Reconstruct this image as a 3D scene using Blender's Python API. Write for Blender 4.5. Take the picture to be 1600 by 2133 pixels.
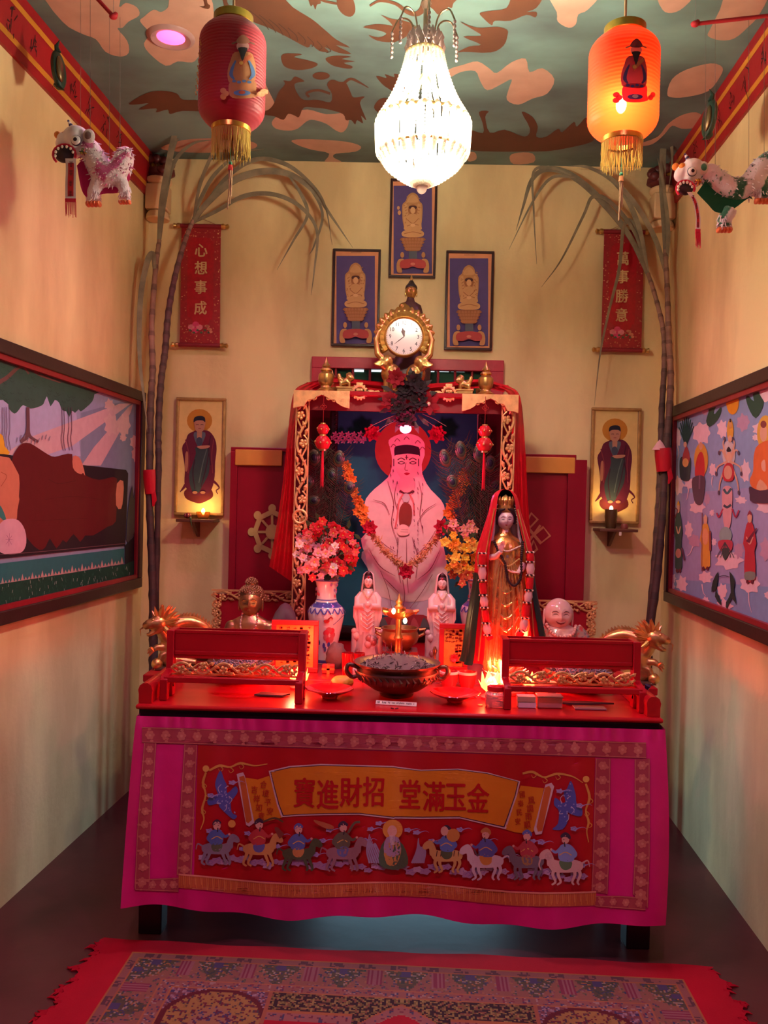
import bpy, bmesh, math, random
from mathutils import Vector, Matrix, noise
from mathutils.geometry import tessellate_polygon
random.seed(7)
S = bpy.context.scene
for o in list(bpy.data.objects): bpy.data.objects.remove(o)
COL = S.collection
V = Vector
pi, sin, cos = math.pi, math.sin, math.cos

# ------------------------------------------------------------------ camera
F = 1787.0                                   # focal length in pixels of the 1600x2133 frame
CAM = V((0, 0, 1.5))
_y = V(((825 - 800) / F, -(1048.6 - 1066.5) / F, -1)).normalized()
_x = V((1, -0.0238, 0)); _x = (_x - _y * _x.dot(_y)).normalized()
_z = _x.cross(_y)
RC = Matrix((_x, _y, _z))                    # rows: world axes in camera space = camera -> world
cd = bpy.data.cameras.new('camera'); cam = bpy.data.objects.new('camera', cd); COL.objects.link(cam)
cd.sensor_fit = 'VERTICAL'; cd.sensor_height = 24; cd.lens = F / 2133 * 24; cd.clip_start = .02
cam.matrix_world = Matrix.Translation(CAM) @ RC.to_4x4()
S.camera = cam

# ------------------------------------------------------------------ world, lights, exposure
S.view_settings.view_transform = 'Standard'; S.view_settings.look = 'None'
S.view_settings.gamma = 1; S.view_settings.use_curve_mapping = False
S.view_settings.exposure = 0.22
W = bpy.data.worlds.new('world'); S.world = W; W.use_nodes = True
W.node_tree.nodes['Background'].inputs[0].default_value = (.55, .5, .55, 1)
W.node_tree.nodes['Background'].inputs[1].default_value = .05
def lamp(name, kind, loc, power, col, size=.05, aim=None, **k):
    d = bpy.data.lights.new(name, kind); d.energy = power; d.color = col
    if kind == 'AREA': d.size = size
    else: d.shadow_soft_size = size
    for a, b in k.items(): setattr(d, a, b)
    o = bpy.data.objects.new(name, d); COL.objects.link(o); o.location = loc
    if aim is not None: o.rotation_euler = (V(aim) - V(loc)).to_track_quat('-Z', 'Y').to_euler()
    return o

# ------------------------------------------------------------------ geometry of the room and pixel helpers
BY, HZ = 4.47, 3.266                          # back wall distance, ceiling height
SK = .0526                                    # the side walls run slightly askew to the back wall
def ray(px, py): return (RC @ V(((px - 800) / F, -(py - 1066.5) / F, -1))).normalized()
def P(px, py, Y):                             # point seen at a pixel, at distance Y
    d = ray(px, py); return CAM + d * (Y / d.y)
def PP(px, py, o, n):                         # point of a plane seen at a pixel
    d = ray(px, py); return CAM + d * ((V(o) - CAM).dot(n) / d.dot(n))
def PZ(px, py, z): return PP(px, py, V((0, 0, z)), V((0, 0, 1)))
def pxs(Y): return Y / F                      # metres per pixel at distance Y
XL = P(298, 1036, BY).x; XR = P(1382, 1062, BY).x
def xl(Y): return XL - SK * (BY - Y)
def xr(Y): return XR - SK * (BY - Y)
NL = V((1, -SK, 0)).normalized(); NR = -NL
OL = V((XL, BY, 0)); OR = V((XR, BY, 0))

# ------------------------------------------------------------------ materials (all procedural)
MATS = {}
def mat(name, rough=.6, metal=0, col=None, bump=0, bscale=40, var=.12, vscale=6, emit=0, ecol=None, trans=0, alpha=1,
        coat=0, sheen=0, sss=0, spec=.5, aniso=False):
    if name in MATS: return MATS[name]
    m = bpy.data.materials.new(name); m.use_nodes = True; nt = m.node_tree; N = nt.nodes; L = nt.links
    b = N['Principled BSDF']
    b.inputs['Roughness'].default_value = rough; b.inputs['Metallic'].default_value = metal
    b.inputs['Specular IOR Level'].default_value = spec
    tc = N.new('ShaderNodeTexCoord')
    if col is None:
        a = N.new('ShaderNodeAttribute'); a.attribute_name = 'Col'; src = a.outputs['Color']
    else:
        r = N.new('ShaderNodeRGB'); r.outputs[0].default_value = (*col, 1); src = r.outputs[0]
    if var:
        nz = N.new('ShaderNodeTexNoise'); nz.inputs['Scale'].default_value = vscale; nz.inputs['Detail'].default_value = 4
        L.new(tc.outputs['Object'], nz.inputs['Vector'])
        mr = N.new('ShaderNodeMapRange'); mr.inputs[1].default_value = .3; mr.inputs[2].default_value = .7
        mr.inputs[3].default_value = 1 - var; mr.inputs[4].default_value = 1 + var
        L.new(nz.outputs[0], mr.inputs[0])
        mx = N.new('ShaderNodeVectorMath'); mx.operation = 'SCALE'
        L.new(src, mx.inputs[0]); L.new(mr.outputs[0], mx.inputs['Scale']); src = mx.outputs[0]
    L.new(src, b.inputs['Base Color'])
    if bump:
        n2 = N.new('ShaderNodeTexNoise'); n2.inputs['Scale'].default_value = bscale; n2.inputs['Detail'].default_value = 6
        L.new(tc.outputs['Object'], n2.inputs['Vector'])
        bp = N.new('ShaderNodeBump'); bp.inputs['Strength'].default_value = bump; bp.inputs['Distance'].default_value = .004
        L.new(n2.outputs[0], bp.inputs['Height']); L.new(bp.outputs[0], b.inputs['Normal'])
    if emit:
        if ecol: b.inputs['Emission Color'].default_value = (*ecol, 1)
        else: L.new(src, b.inputs['Emission Color'])
        b.inputs['Emission Strength'].default_value = emit
    if trans: b.inputs['Transmission Weight'].default_value = trans
    if alpha < 1: b.inputs['Alpha'].default_value = alpha
    if coat: b.inputs['Coat Weight'].default_value = coat; b.inputs['Coat Roughness'].default_value = .12
    if sheen: b.inputs['Sheen Weight'].default_value = sheen
    if sss: b.inputs['Subsurface Weight'].default_value = sss; b.inputs['Subsurface Radius'].default_value = (.02, .01, .008)
    MATS[name] = m; return m
matte = mat('matte_paint', .75, bump=.15, bscale=120)
flatp = mat('picture_print', .75, spec=.2, var=.05, vscale=30)
mural = mat('mural_paint', .8, var=.10, vscale=9)
satin = mat('satin_paint', .42, bump=.12, bscale=60)
gloss = mat('gloss_lacquer', .28, var=.08, spec=.28, bump=.05, bscale=25)
porc = mat('glazed_porcelain', .16, var=.05, coat=.5)
gold = mat('gilded_metal', .3, .85, var=.2, vscale=25, bump=.15, bscale=90)
brass = mat('aged_brass', .4, .9, var=.25, vscale=14, bump=.12, bscale=60)
carved = mat('gilded_wood_carving', .42, .35, var=.2, vscale=30, bump=.25, bscale=140)
cloth = mat('woven_cloth', .85, var=.08, spec=.2, bump=.12, bscale=300)
silk = mat('satin_silk', .36, var=.06, vscale=9, spec=.45, bump=.25, bscale=26)
foil = mat('metallic_brocade', .2, .75, var=.25, vscale=22, bump=.5, bscale=45)
fur = mat('plush_fur', .95, var=.12, sheen=.6, bump=.6, bscale=160)
plant = mat('dried_cane', .7, var=.28, vscale=18, bump=.3, bscale=60)
glass = mat('clear_glass', .05, trans=1, var=0)
sheer = mat('sheer_cloth', .75, var=.06, alpha=.92, spec=.15)

# ------------------------------------------------------------------ mesh builder
def lerp(a, b, t): return a + (b - a) * t
def smooth_closed(p, k=4):
    n = len(p); out = []
    for i in range(n):
        a, b, c, d = [V(p[(i + j - 1) % n]) for j in range(4)]
        for s in range(k):
            t = s / k
            out.append(.5 * ((2 * b) + (c - a) * t + (2 * a - 5 * b + 4 * c - d) * t * t + (3 * b - a - 3 * c + d) * t ** 3))
    return out
def smooth_open(p, k=6):
    p = [V(q) for q in p]; n = len(p); out = []
    for i in range(n - 1):
        a = p[i - 1] if i else p[0] * 2 - p[1]
        b, c = p[i], p[i + 1]
        d = p[i + 2] if i + 2 < n else p[-1] * 2 - p[-2]
        for s in range(k):
            t = s / k
            out.append(.5 * ((2 * b) + (c - a) * t + (2 * a - 5 * b + 4 * c - d) * t * t + (3 * b - a - 3 * c + d) * t ** 3))
    out.append(p[-1]); return out
def rs(vals, n):                               # resample a list of numbers to n entries
    out = []
    for i in range(n):
        f = i / max(1, n - 1) * (len(vals) - 1); j = min(int(f), len(vals) - 2) if len(vals) > 1 else 0
        out.append(vals[0] if len(vals) == 1 else lerp(vals[j], vals[j + 1], f - j))
    return out
class MB:
    def __init__(s, col=(.8, .8, .8)): s.v = []; s.f = []; s.fc = []; s.col = col; s.T = None
    def add(s, vs, fs, col=None):
        k = len(s.v); T = s.T
        s.v += [(T @ V(a)) if T else V(a) for a in vs]
        c = col or s.col
        for f in fs: s.f.append([k + i for i in f]); s.fc.append(c)
        return s
    def box(s, c, d, rot=None, col=None):
        x, y, z = d[0] / 2, d[1] / 2, d[2] / 2; c = V(c)
        vs = [V(p) for p in ((-x, -y, -z), (x, -y, -z), (x, y, -z), (-x, y, -z), (-x, -y, z), (x, -y, z), (x, y, z), (-x, y, z))]
        if rot is not None: vs = [rot @ p for p in vs]
        return s.add([p + c for p in vs], [(0, 3, 2, 1), (4, 5, 6, 7), (0, 1, 5, 4), (1, 2, 6, 5), (2, 3, 7, 6), (3, 0, 4, 7)], col)
    def tube(s, pts, rad, n=8, col=None, flat=1, up=None, cap=True):
        pts = [V(p) for p in pts]; m = len(pts); rad = rs(rad if isinstance(rad, (list, tuple)) else [rad], m)
        fl = rs(flat if isinstance(flat, (list, tuple)) else [flat], m)
        vs = []; u = None
        for i, p in enumerate(pts):
            t = (pts[min(i + 1, m - 1)] - pts[max(i - 1, 0)])
            t = t.normalized() if t.length > 1e-9 else V((0, 0, 1))
            if u is None:
                h = V(up) if up else (V((0, 0, 1)) if abs(t.z) < .9 else V((0, 1, 0)))
                u = (h - t * h.dot(t)).normalized()
            else:
                u = u - t * u.dot(t); u = u.normalized() if u.length > 1e-6 else t.orthogonal().normalized()
            w = t.cross(u)
            for k in range(n):
                a = 2 * pi * k / n; vs.append(p + u * (cos(a) * rad[i] * fl[i]) + w * (sin(a) * rad[i]))
        fs = [(i * n + k, i * n + (k + 1) % n, (i + 1) * n + (k + 1) % n, (i + 1) * n + k) for i in range(m - 1) for k in range(n)]
        if cap: fs += [tuple(range(n - 1, -1, -1)), tuple((m - 1) * n + k for k in range(n))]
        return s.add(vs, fs, col)
    def cyl(s, a, b, r0, r1=None, n=12, col=None): return s.tube([a, b], [r0, r0 if r1 is None else r1], n, col)
    def lathe(s, prof, c=(0, 0, 0), n=20, col=None, cols=None, rx=1, ry=1, wave=None, caps=True):
        c = V(c); vs = []
        for j, (r, z) in enumerate(prof):
            for k in range(n):
                a = 2 * pi * k / n; q = r
                if wave: q = r * (1 + wave[1] * (wave[2] if len(wave) > 2 and not callable(wave[2]) else 1) * cos(wave[0] * a))
                vs.append(c + V((q * rx * cos(a), q * ry * sin(a), z)))
        m = len(prof)
        for j in range(m - 1):
            if j == 0: base = len(s.v); s.add(vs, [])
            cc = cols[j] if cols else (col or s.col)
            for k in range(n):
                s.f.append([base + i for i in (j * n + k, j * n + (k + 1) % n, (j + 1) * n + (k + 1) % n, (j + 1) * n + k)]); s.fc.append(cc)
        if caps:
            if prof[0][0] > 1e-4: s.f.append([base + k for k in range(n - 1, -1, -1)]); s.fc.append(cols[0] if cols else (col or s.col))
            if prof[-1][0] > 1e-4: s.f.append([base + (m - 1) * n + k for k in range(n)]); s.fc.append(cols[-1] if cols else (col or s.col))
        return s
    def ell(s, c, r, nu=14, nv=9, rot=None, col=None, fn=None):
        c = V(c); r = (r, r, r) if not hasattr(r, '__len__') else r; vs = []
        for j in range(nv + 1):
            b = pi * j / nv - pi / 2
            for k in range(nu):
                a = 2 * pi * k / nu; d = V((cos(b) * cos(a), cos(b) * sin(a), sin(b)))
                p = V((d.x * r[0], d.y * r[1], d.z * r[2]))
                if fn: p = fn(d, p)
                vs.append(c + (rot @ p if rot is not None else p))
        fs = [(j * nu + k, j * nu + (k + 1) % nu, (j + 1) * nu + (k + 1) % nu, (j + 1) * nu + k) for j in range(nv) for k in range(nu)]
        return s.add(vs, fs, col)
    def prism(s, pts, o, u, v, th, col=None):   # outline in the (u, v) plane at o, extruded by th along u x v
        u, v, o = V(u), V(v), V(o); n = u.cross(v).normalized() * th
        P2 = [o + u * p[0] + v * p[1] for p in pts]; k = len(P2)
        tr = tessellate_polygon([[V((p[0], p[1], 0)) for p in pts]])
        ar = sum(pts[i][0] * pts[(i + 1) % k][1] - pts[(i + 1) % k][0] * pts[i][1] for i in range(k))
        fs = [tuple(t) for t in tr] + [tuple(k + i for i in t) for t in tr]
        fs += [((i, (i + 1) % k, k + (i + 1) % k, k + i)) for i in range(k)]
        return s.add(P2 + [p + n for p in P2], fs, col)
    def grid(s, fn, nu, nv, col=None, cfn=None):
        k = len(s.v); vs = [fn(i / nu, j / nv) for j in range(nv + 1) for i in range(nu + 1)]; s.add(vs, [])
        for j in range(nv):
            for i in range(nu):
                a = j * (nu + 1) + i
                s.f.append([k + a, k + a + 1, k + a + nu + 2, k + a + nu + 1])
                s.fc.append(cfn((i + .5) / nu, (j + .5) / nv) if cfn else (col or s.col))
        return s
    def loft(s, rings, n=24, col=None, cols=None, folds=0, amp=0, cap=True, ph=0):   # ring: (x, y, z, rx, ry[, amp])
        vs = []
        for g in rings:
            am = g[5] if len(g) > 5 else amp
            for k in range(n):
                a = 2 * pi * k / n; q = 1 + am * cos(folds * a + ph)
                vs.append(V((g[0] + g[3] * q * cos(a), g[1] + g[4] * q * sin(a), g[2])))
        k0 = len(s.v); s.add(vs, []); m = len(rings)
        for j in range(m - 1):
            cc = cols[j] if cols else (col or s.col)
            for k in range(n):
                s.f.append([k0 + i for i in (j * n + k, j * n + (k + 1) % n, (j + 1) * n + (k + 1) % n, (j + 1) * n + k)]); s.fc.append(cc)
        if cap:
            s.f.append([k0 + k for k in range(n - 1, -1, -1)]); s.fc.append(cols[0] if cols else (col or s.col))
            s.f.append([k0 + (m - 1) * n + k for k in range(n)]); s.fc.append(cols[-1] if cols else (col or s.col))
        return s
    def mesh(s, name, m, off=V((0, 0, 0)), smooth=True, norm=True):
        me = bpy.data.meshes.new(name)
        me.from_pydata([tuple(p - off) for p in s.v], [], s.f)
        ca = me.color_attributes.new('Col', 'FLOAT_COLOR', 'CORNER')
        buf = []
        for f, c in zip(s.f, s.fc): buf += [c[0], c[1], c[2], 1.0] * len(f)
        if len(buf) == len(ca.data) * 4: ca.data.foreach_set('color', buf)
        me.materials.append(m)
        if norm:
            bm = bmesh.new(); bm.from_mesh(me); bmesh.ops.recalc_face_normals(bm, faces=bm.faces); bm.to_mesh(me); bm.free()
        if smooth:
            me.polygons.foreach_set('use_smooth', [True] * len(me.polygons))
            try: me.set_sharp_from_angle(angle=math.radians(38))
            except Exception: pass
        me.update(); return me
def link(name, me, loc=(0, 0, 0), parent=None):
    o = bpy.data.objects.new(name, me); COL.objects.link(o); o.location = loc
    if parent: o.parent = parent
    return o
def bev(o, w=.004, seg=2):
    md = o.modifiers.new('bevel', 'BEVEL'); md.width = w; md.segments = seg; md.limit_method = 'ANGLE'; md.angle_limit = .7
    return o
def tag(o, label, cat, group=None):
    o['label'] = label; o['category'] = cat
    if group: o['group'] = group
    return o
class Thing:
    def __init__(s, name, label, cat, loc, group=None):
        s.o = bpy.data.objects.new(name, None); COL.objects.link(s.o); s.o.location = V(loc); s.loc = V(loc); s.o.empty_display_size = .05
        tag(s.o, label, cat, group)
    def part(s, name, mb, m, parent=None, label=None, smooth=True, norm=True, bevel=0):
        o = link(name, mb.mesh(name, m, s.loc, smooth, norm), (0, 0, 0), parent or s.o)
        if label: o['label'] = label
        if bevel: bev(o, bevel)
        return o
def solo(name, mb, m, label, cat, group=None, loc=None, smooth=True, norm=True, bevel=0, kind=None):
    if loc is None:
        n = len(mb.v); loc = V((sum(p.x for p in mb.v) / n, sum(p.y for p in mb.v) / n, min(p.z for p in mb.v)))
    o = link(name, mb.mesh(name, m, V(loc), smooth, norm), loc); tag(o, label, cat, group)
    if kind: o['kind'] = kind
    if bevel: bev(o, bevel)
    return o
def struct(name, mb, m, smooth=False, bevel=0, norm=True, label=None):
    o = link(name, mb.mesh(name, m, V((0, 0, 0)), smooth, norm)); o['kind'] = 'structure'
    if label: o['label'] = label
    if bevel: bev(o, bevel)
    return o
def child(name, mb, m, parent, smooth=True, norm=True, label=None):   # part of a structure built in world space
    o = link(name, mb.mesh(name, m, V((0, 0, 0)), smooth, norm), (0, 0, 0), parent)
    if label: o['label'] = label
    return o
def copy_tree(o, loc=None, rotz=None, scale=None, label=None, parent=None):
    c = o.copy(); COL.objects.link(c)
    if parent: c.parent = parent
    if loc is not None: c.location = loc
    if rotz is not None: c.rotation_euler = (0, 0, rotz)
    if scale is not None: c.scale = scale if hasattr(scale, '__len__') else (scale,) * 3
    if label: c['label'] = label
    for ch in list(o.children): copy_tree(ch, parent=c)
    return c
def remesh(mb, name, m, voxel, off, smooth_it=4, cfn=None, zmin=None):      # fuse the shapes of a builder into one continuous skin
    me = mb.mesh(name, m); tmp = link('tmp', me)
    r = tmp.modifiers.new('r', 'REMESH'); r.mode = 'VOXEL'; r.voxel_size = voxel
    if smooth_it:
        q = tmp.modifiers.new('s', 'SMOOTH'); q.factor = .5; q.iterations = smooth_it
    dg = bpy.context.evaluated_depsgraph_get(); dg.update()
    nm = bpy.data.meshes.new_from_object(tmp.evaluated_get(dg)); bpy.data.objects.remove(tmp)
    nm.name = name; nm.materials.clear(); nm.materials.append(m)
    ca = nm.color_attributes.get('Col') or nm.color_attributes.new('Col', 'FLOAT_COLOR', 'CORNER')
    buf = []
    cv = [(*(cfn(v.co) if cfn else mb.col), 1.0) for v in nm.vertices]
    ca2 = nm.color_attributes['Col']
    if ca2.domain != 'CORNER':
        nm.color_attributes.remove(ca2); ca2 = nm.color_attributes.new('Col', 'FLOAT_COLOR', 'CORNER')
    for lp in nm.loops: buf += cv[lp.vertex_index]
    ca2.data.foreach_set('color', buf)
    for v in nm.vertices:
        if zmin is not None and v.co.z < zmin: v.co.z = zmin
        v.co -= V(off)
    nm.polygons.foreach_set('use_smooth', [True] * len(nm.polygons)); nm.update()
    return nm
_glyph = {}
def glyphs(ch, bold=0):
    k = (ch, bold)
    if k in _glyph: return _glyph[k]
    c = bpy.data.curves.new('t', 'FONT'); c.body = ch; c.size = 1; c.align_x = 'CENTER'; c.align_y = 'CENTER'; c.offset = bold; c.resolution_u = 3
    o = link('t', c); dg = bpy.context.evaluated_depsgraph_get(); dg.update()
    me = bpy.data.meshes.new_from_object(o.evaluated_get(dg)); bpy.data.objects.remove(o)
    vs = [v.co.copy() for v in me.vertices]; fs = [list(p.vertices) for p in me.polygons]
    if vs:
        cx = (min(v.x for v in vs) + max(v.x for v in vs)) / 2; cy = (min(v.y for v in vs) + max(v.y for v in vs)) / 2
        vs = [V((v.x - cx, v.y - cy)) for v in vs]
    _glyph[k] = (vs, fs); return _glyph[k]
class Flat:                                    # a painted or embroidered picture: outlines in photo pixels laid on a surface
    def __init__(s, proj, step=.0005, maxlen=0):
        s.proj = proj; s.step = step; s.n = 1; s.mb = MB(); s.maxlen = maxlen
    def _put(s, pts, fs, col, lift):
        if s.maxlen:
            bm = bmesh.new(); bv = [bm.verts.new((p[0], p[1], 0)) for p in pts]
            for f in fs:
                try: bm.faces.new([bv[i] for i in f])
                except Exception: pass
            bmesh.ops.triangulate(bm, faces=bm.faces[:])
            for _ in range(5):
                es = [e for e in bm.edges if e.calc_length() > s.maxlen]
                if not es: break
                bmesh.ops.subdivide_edges(bm, edges=es, cuts=1, use_grid_fill=False)
                bmesh.ops.triangulate(bm, faces=bm.faces[:])
            bm.verts.index_update(); pts = [(v.co.x, v.co.y) for v in bm.verts]; fs = [[v.index for v in f.verts] for f in bm.faces]; bm.free()
        s.mb.add([s.proj(p[0], p[1], lift) for p in pts], fs, col)
    def poly(s, pts, col, k=3, lift=None):
        if k > 1: pts = smooth_closed([V((p[0], p[1])) for p in pts], k)
        fs = tessellate_polygon([[V((p[0], p[1], 0)) for p in pts]])
        s._put(pts, fs, col, s.n * s.step if lift is None else lift); s.n += 1; return s
    def rect(s, x0, y0, x1, y1, col): return s.poly([(x0, y0), (x1, y0), (x1, y1), (x0, y1)], col, 1)
    def disc(s, cx, cy, rx, ry, col, n=20): return s.poly([(cx + rx * cos(2 * pi * i / n), cy + ry * sin(2 * pi * i / n)) for i in range(n)], col, 1)
    def cloud(s, cx, cy, rx, ry, col, n=7, seed=0):
        r = random.Random(seed + int(cx * 7 + cy)); p = []
        for i in range(n * 2):
            a = pi * i / n; q = (1 if i % 2 == 0 else .74) * r.uniform(.88, 1.1); p.append((cx + rx * q * cos(a), cy + ry * q * sin(a)))
        return s.poly(p, col, 4)
    def line(s, pts, w, col, k=5, taper=None):
        p = smooth_open([V((q[0], q[1])) for q in pts], k) if k > 1 else [V((q[0], q[1])) for q in pts]
        m = len(p); ws = rs(taper, m) if taper else [1] * m; vs = []
        for i in range(m):
            t = (p[min(i + 1, m - 1)] - p[max(i - 1, 0)]); t = t.normalized() if t.length else V((1, 0)); nn = V((-t.y, t.x)) * (w * ws[i] / 2)
            vs += [p[i] + nn, p[i] - nn]
        s._put(vs, [(2 * i, 2 * i + 1, 2 * i + 3, 2 * i + 2) for i in range(m - 1)], col, s.n * s.step); s.n += 1; return s
    def text(s, ch, cx, cy, size, col, ang=0, bold=.02, sx=1, sh=0):
        vs, fs = glyphs(ch, 0); c, q = cos(ang), sin(ang)
        w = bold * size                          # thicken the strokes with slightly shifted copies
        for i, (dx, dy) in enumerate(((0, 0), (w, 0), (-w, 0), (0, w * .7), (0, -w * .7)) if bold else ((0, 0),)):
            pts = []
            for v in vs:
                x, y = v.x * size * sx, -v.y * size; y += x * sh
                pts.append((cx + x * c - y * q + dx, cy + x * q + y * c + dy))
            s._put(pts, fs, col, s.n * s.step + i * .00003)
        return s
def on_back(lift0=0, Y=None):
    return lambda x, y, l: P(x, y, (Y or BY) - lift0 - l)
def on_plane(o, n, lift0=0):
    return lambda x, y, l: PP(x, y, o + n * (lift0 + l), n)
# colours
RED = (.42, .006, .012); DRED = (.16, .004, .012); GOLD = (.72, .38, .07); CREAM = (.8, .62, .36)
# pink fill light added behind the viewer, and daylight under the closed doorway behind the altar
lamp('entrance_pink_fill', 'AREA', (-.1, -1.9, 1.7), 4.5, (1, .60, .82), 2.2, (0, 3, 1.2))
lamp('doorway_daylight', 'AREA', (.12, BY - .02, .22), 9, (.4, .78, 1), .95, (.12, 2.5, .2), shape='RECTANGLE', size_y=.34)

# ------------------------------------------------------------------ room shell
def wall_mat():
    m = mat('sponged_cream_wall', .72, col=CREAM, var=0); nt = m.node_tree; N = nt.nodes; L = nt.links; b = N['Principled BSDF']
    tc = N.new('ShaderNodeTexCoord'); mp = N.new('ShaderNodeMapping'); mp.inputs['Scale'].default_value = (2.2, 2.2, .8)
    L.new(tc.outputs['Object'], mp.inputs[0])
    n1 = N.new('ShaderNodeTexNoise'); n1.inputs['Scale'].default_value = 1.6; n1.inputs['Detail'].default_value = 5; L.new(mp.outputs[0], n1.inputs['Vector'])
    cr = N.new('ShaderNodeValToRGB'); e = cr.color_ramp.elements
    e[0].position = .36; e[0].color = (.62, .45, .22, 1); e[1].position = .62; e[1].color = (.82, .65, .33, 1)
    L.new(n1.outputs[0], cr.inputs[0]); L.new(cr.outputs[0], b.inputs['Base Color'])
    n2 = N.new('ShaderNodeTexNoise'); n2.inputs['Scale'].default_value = 45; n2.inputs['Detail'].default_value = 5; L.new(tc.outputs['Object'], n2.inputs['Vector'])
    bp = N.new('ShaderNodeBump'); bp.inputs['Strength'].default_value = .18; bp.inputs['Distance'].default_value = .006
    L.new(n2.outputs[0], bp.inputs['Height']); L.new(bp.outputs[0], b.inputs['Normal']); return m
wm = wall_mat()
Y0 = -2.2
b = MB(); b.box((0, BY + .06, HZ / 2), (3.4, .12, HZ + .2)); struct('wall_back', b, wm)
def side(name, x, s):
    a, c = x(Y0), x(BY + .12); w = .12 * s; bb = MB()
    bb.add([(a, Y0, -.1), (c, BY + .12, -.1), (c + w, BY + .12, -.1), (a + w, Y0, -.1), (a, Y0, HZ + .1), (c, BY + .12, HZ + .1), (c + w, BY + .12, HZ + .1), (a + w, Y0, HZ + .1)],
           [(0, 3, 2, 1), (4, 5, 6, 7), (0, 1, 5, 4), (1, 2, 6, 5), (2, 3, 7, 6), (3, 0, 4, 7)])
    return struct(name, bb, wm)
side('wall_left', xl, -1); side('wall_right', xr, 1)
def floor_mat():
    m = mat('stained_concrete_floor', .3, col=(.085, .022, .028), spec=.3, var=.3, vscale=3, bump=.12, bscale=18); return m
b = MB(); b.box((-.2, 1.15, -.05), (3.8, 6.9, .1)); struct('floor', b, floor_mat())
def ceil_mat():
    m = mat('painted_sky_ceiling', .8, col=(.2, .3, .27), var=0); nt = m.node_tree; N = nt.nodes; L = nt.links; b = N['Principled BSDF']
    tc = N.new('ShaderNodeTexCoord'); n1 = N.new('ShaderNodeTexNoise'); n1.inputs['Scale'].default_value = 1.5; n1.inputs['Detail'].default_value = 5
    mp = N.new('ShaderNodeMapping'); mp.inputs['Scale'].default_value = (1, 1.7, 1); L.new(tc.outputs['Object'], mp.inputs[0]); L.new(mp.outputs[0], n1.inputs['Vector'])
    cr = N.new('ShaderNodeValToRGB'); e = cr.color_ramp.elements
    e[0].position = .3; e[0].color = (.07, .095, .09, 1); e[1].position = .68; e[1].color = (.18, .32, .28, 1)
    L.new(n1.outputs[0], cr.inputs[0]); L.new(cr.outputs[0], b.inputs['Base Color']); return m
b = MB(); b.box((-.2, 1.15, HZ + .05), (3.8, 6.9, .1)); ceil = struct('ceiling', b, ceil_mat())
# ceiling mural: clouds and brown dragons
PEACH = (.50, .31, .22); BRN = (.10, .034, .013)
fl = Flat(lambda x, y, l: PZ(x, y, HZ - .0004 - l), .00006)
z6 = lambda q: [(480 + a * .325, c * .325) for a, c in q]
z7 = lambda q: [(940 + a * .4125, c * .4125) for a, c in q]
z8 = lambda q: [(a * .2625, c * .2625) for a, c in q]
for p in ([(95, -20), (130, 45), (170, 70), (200, 82), (220, 108), (250, 118), (268, 110), (265, 85), (245, 60), (255, 58), (268, 45), (290, 32), (285, 15), (262, 6), (248, 14), (240, -20)],
          [(300, 35), (320, 20), (335, 25), (350, 15), (360, -10), (430, -10), (445, 20), (440, 70), (425, 100), (412, 120), (400, 130), (370, 128), (345, 137), (310, 110), (300, 90), (312, 70), (292, 45)],
          [(545, 165), (560, 190), (572, 215), (572, 228), (550, 236), (530, 220)],
          [(566, 255), (580, 240), (600, 236), (640, 228), (680, 238), (722, 236), (726, 258), (715, 275), (700, 272), (680, 258), (655, 250), (640, 252), (620, 268), (600, 272), (575, 268)],
          [(608, 292), (650, 290), (720, 295), (752, 305), (740, 316), (700, 320), (695, 328), (712, 338), (675, 340), (686, 320), (650, 312), (620, 302)],
          [(335, 308), (380, 292), (440, 288), (500, 290), (535, 300), (520, 312), (440, 318), (370, 316)],
          [(935, 145), (965, 135), (995, 128), (1020, 143), (1035, 152), (1065, 130), (1095, 122), (1103, 150), (1130, 142), (1155, 165), (1140, 195), (1110, 205), (1080, 218), (1056, 208), (1060, 185), (1066, 165), (1045, 175), (1015, 188), (1000, 168), (990, 148), (960, 150), (935, 162)],
          [(1145, -20), (1160, 25), (1162, 45), (1185, 58), (1200, 50), (1205, 30), (1225, 20), (1250, -20)],
          [(1372, -15), (1380, 20), (1400, 27), (1425, 15), (1445, -15)],
          [(1500, 20), (1480, 60), (1475, 75), (1500, 84), (1530, 80), (1560, 55), (1582, 30), (1600, -20), (1520, -20)],
          [(1390, 195), (1400, 165), (1430, 145), (1480, 132), (1505, 140), (1500, 160), (1475, 190), (1430, 202), (1400, 203)],
          [(1330, 300), (1370, 285), (1392, 258), (1420, 240), (1450, 234), (1466, 246), (1450, 265), (1420, 268), (1400, 262), (1384, 280), (1360, 300), (1335, 304)],
          [(1062, 325), (1080, 318), (1110, 320), (1112, 338), (1070, 342)], [(975, 318), (990, 318), (992, 332), (975, 336)]):
    fl.poly(p, PEACH)
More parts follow.
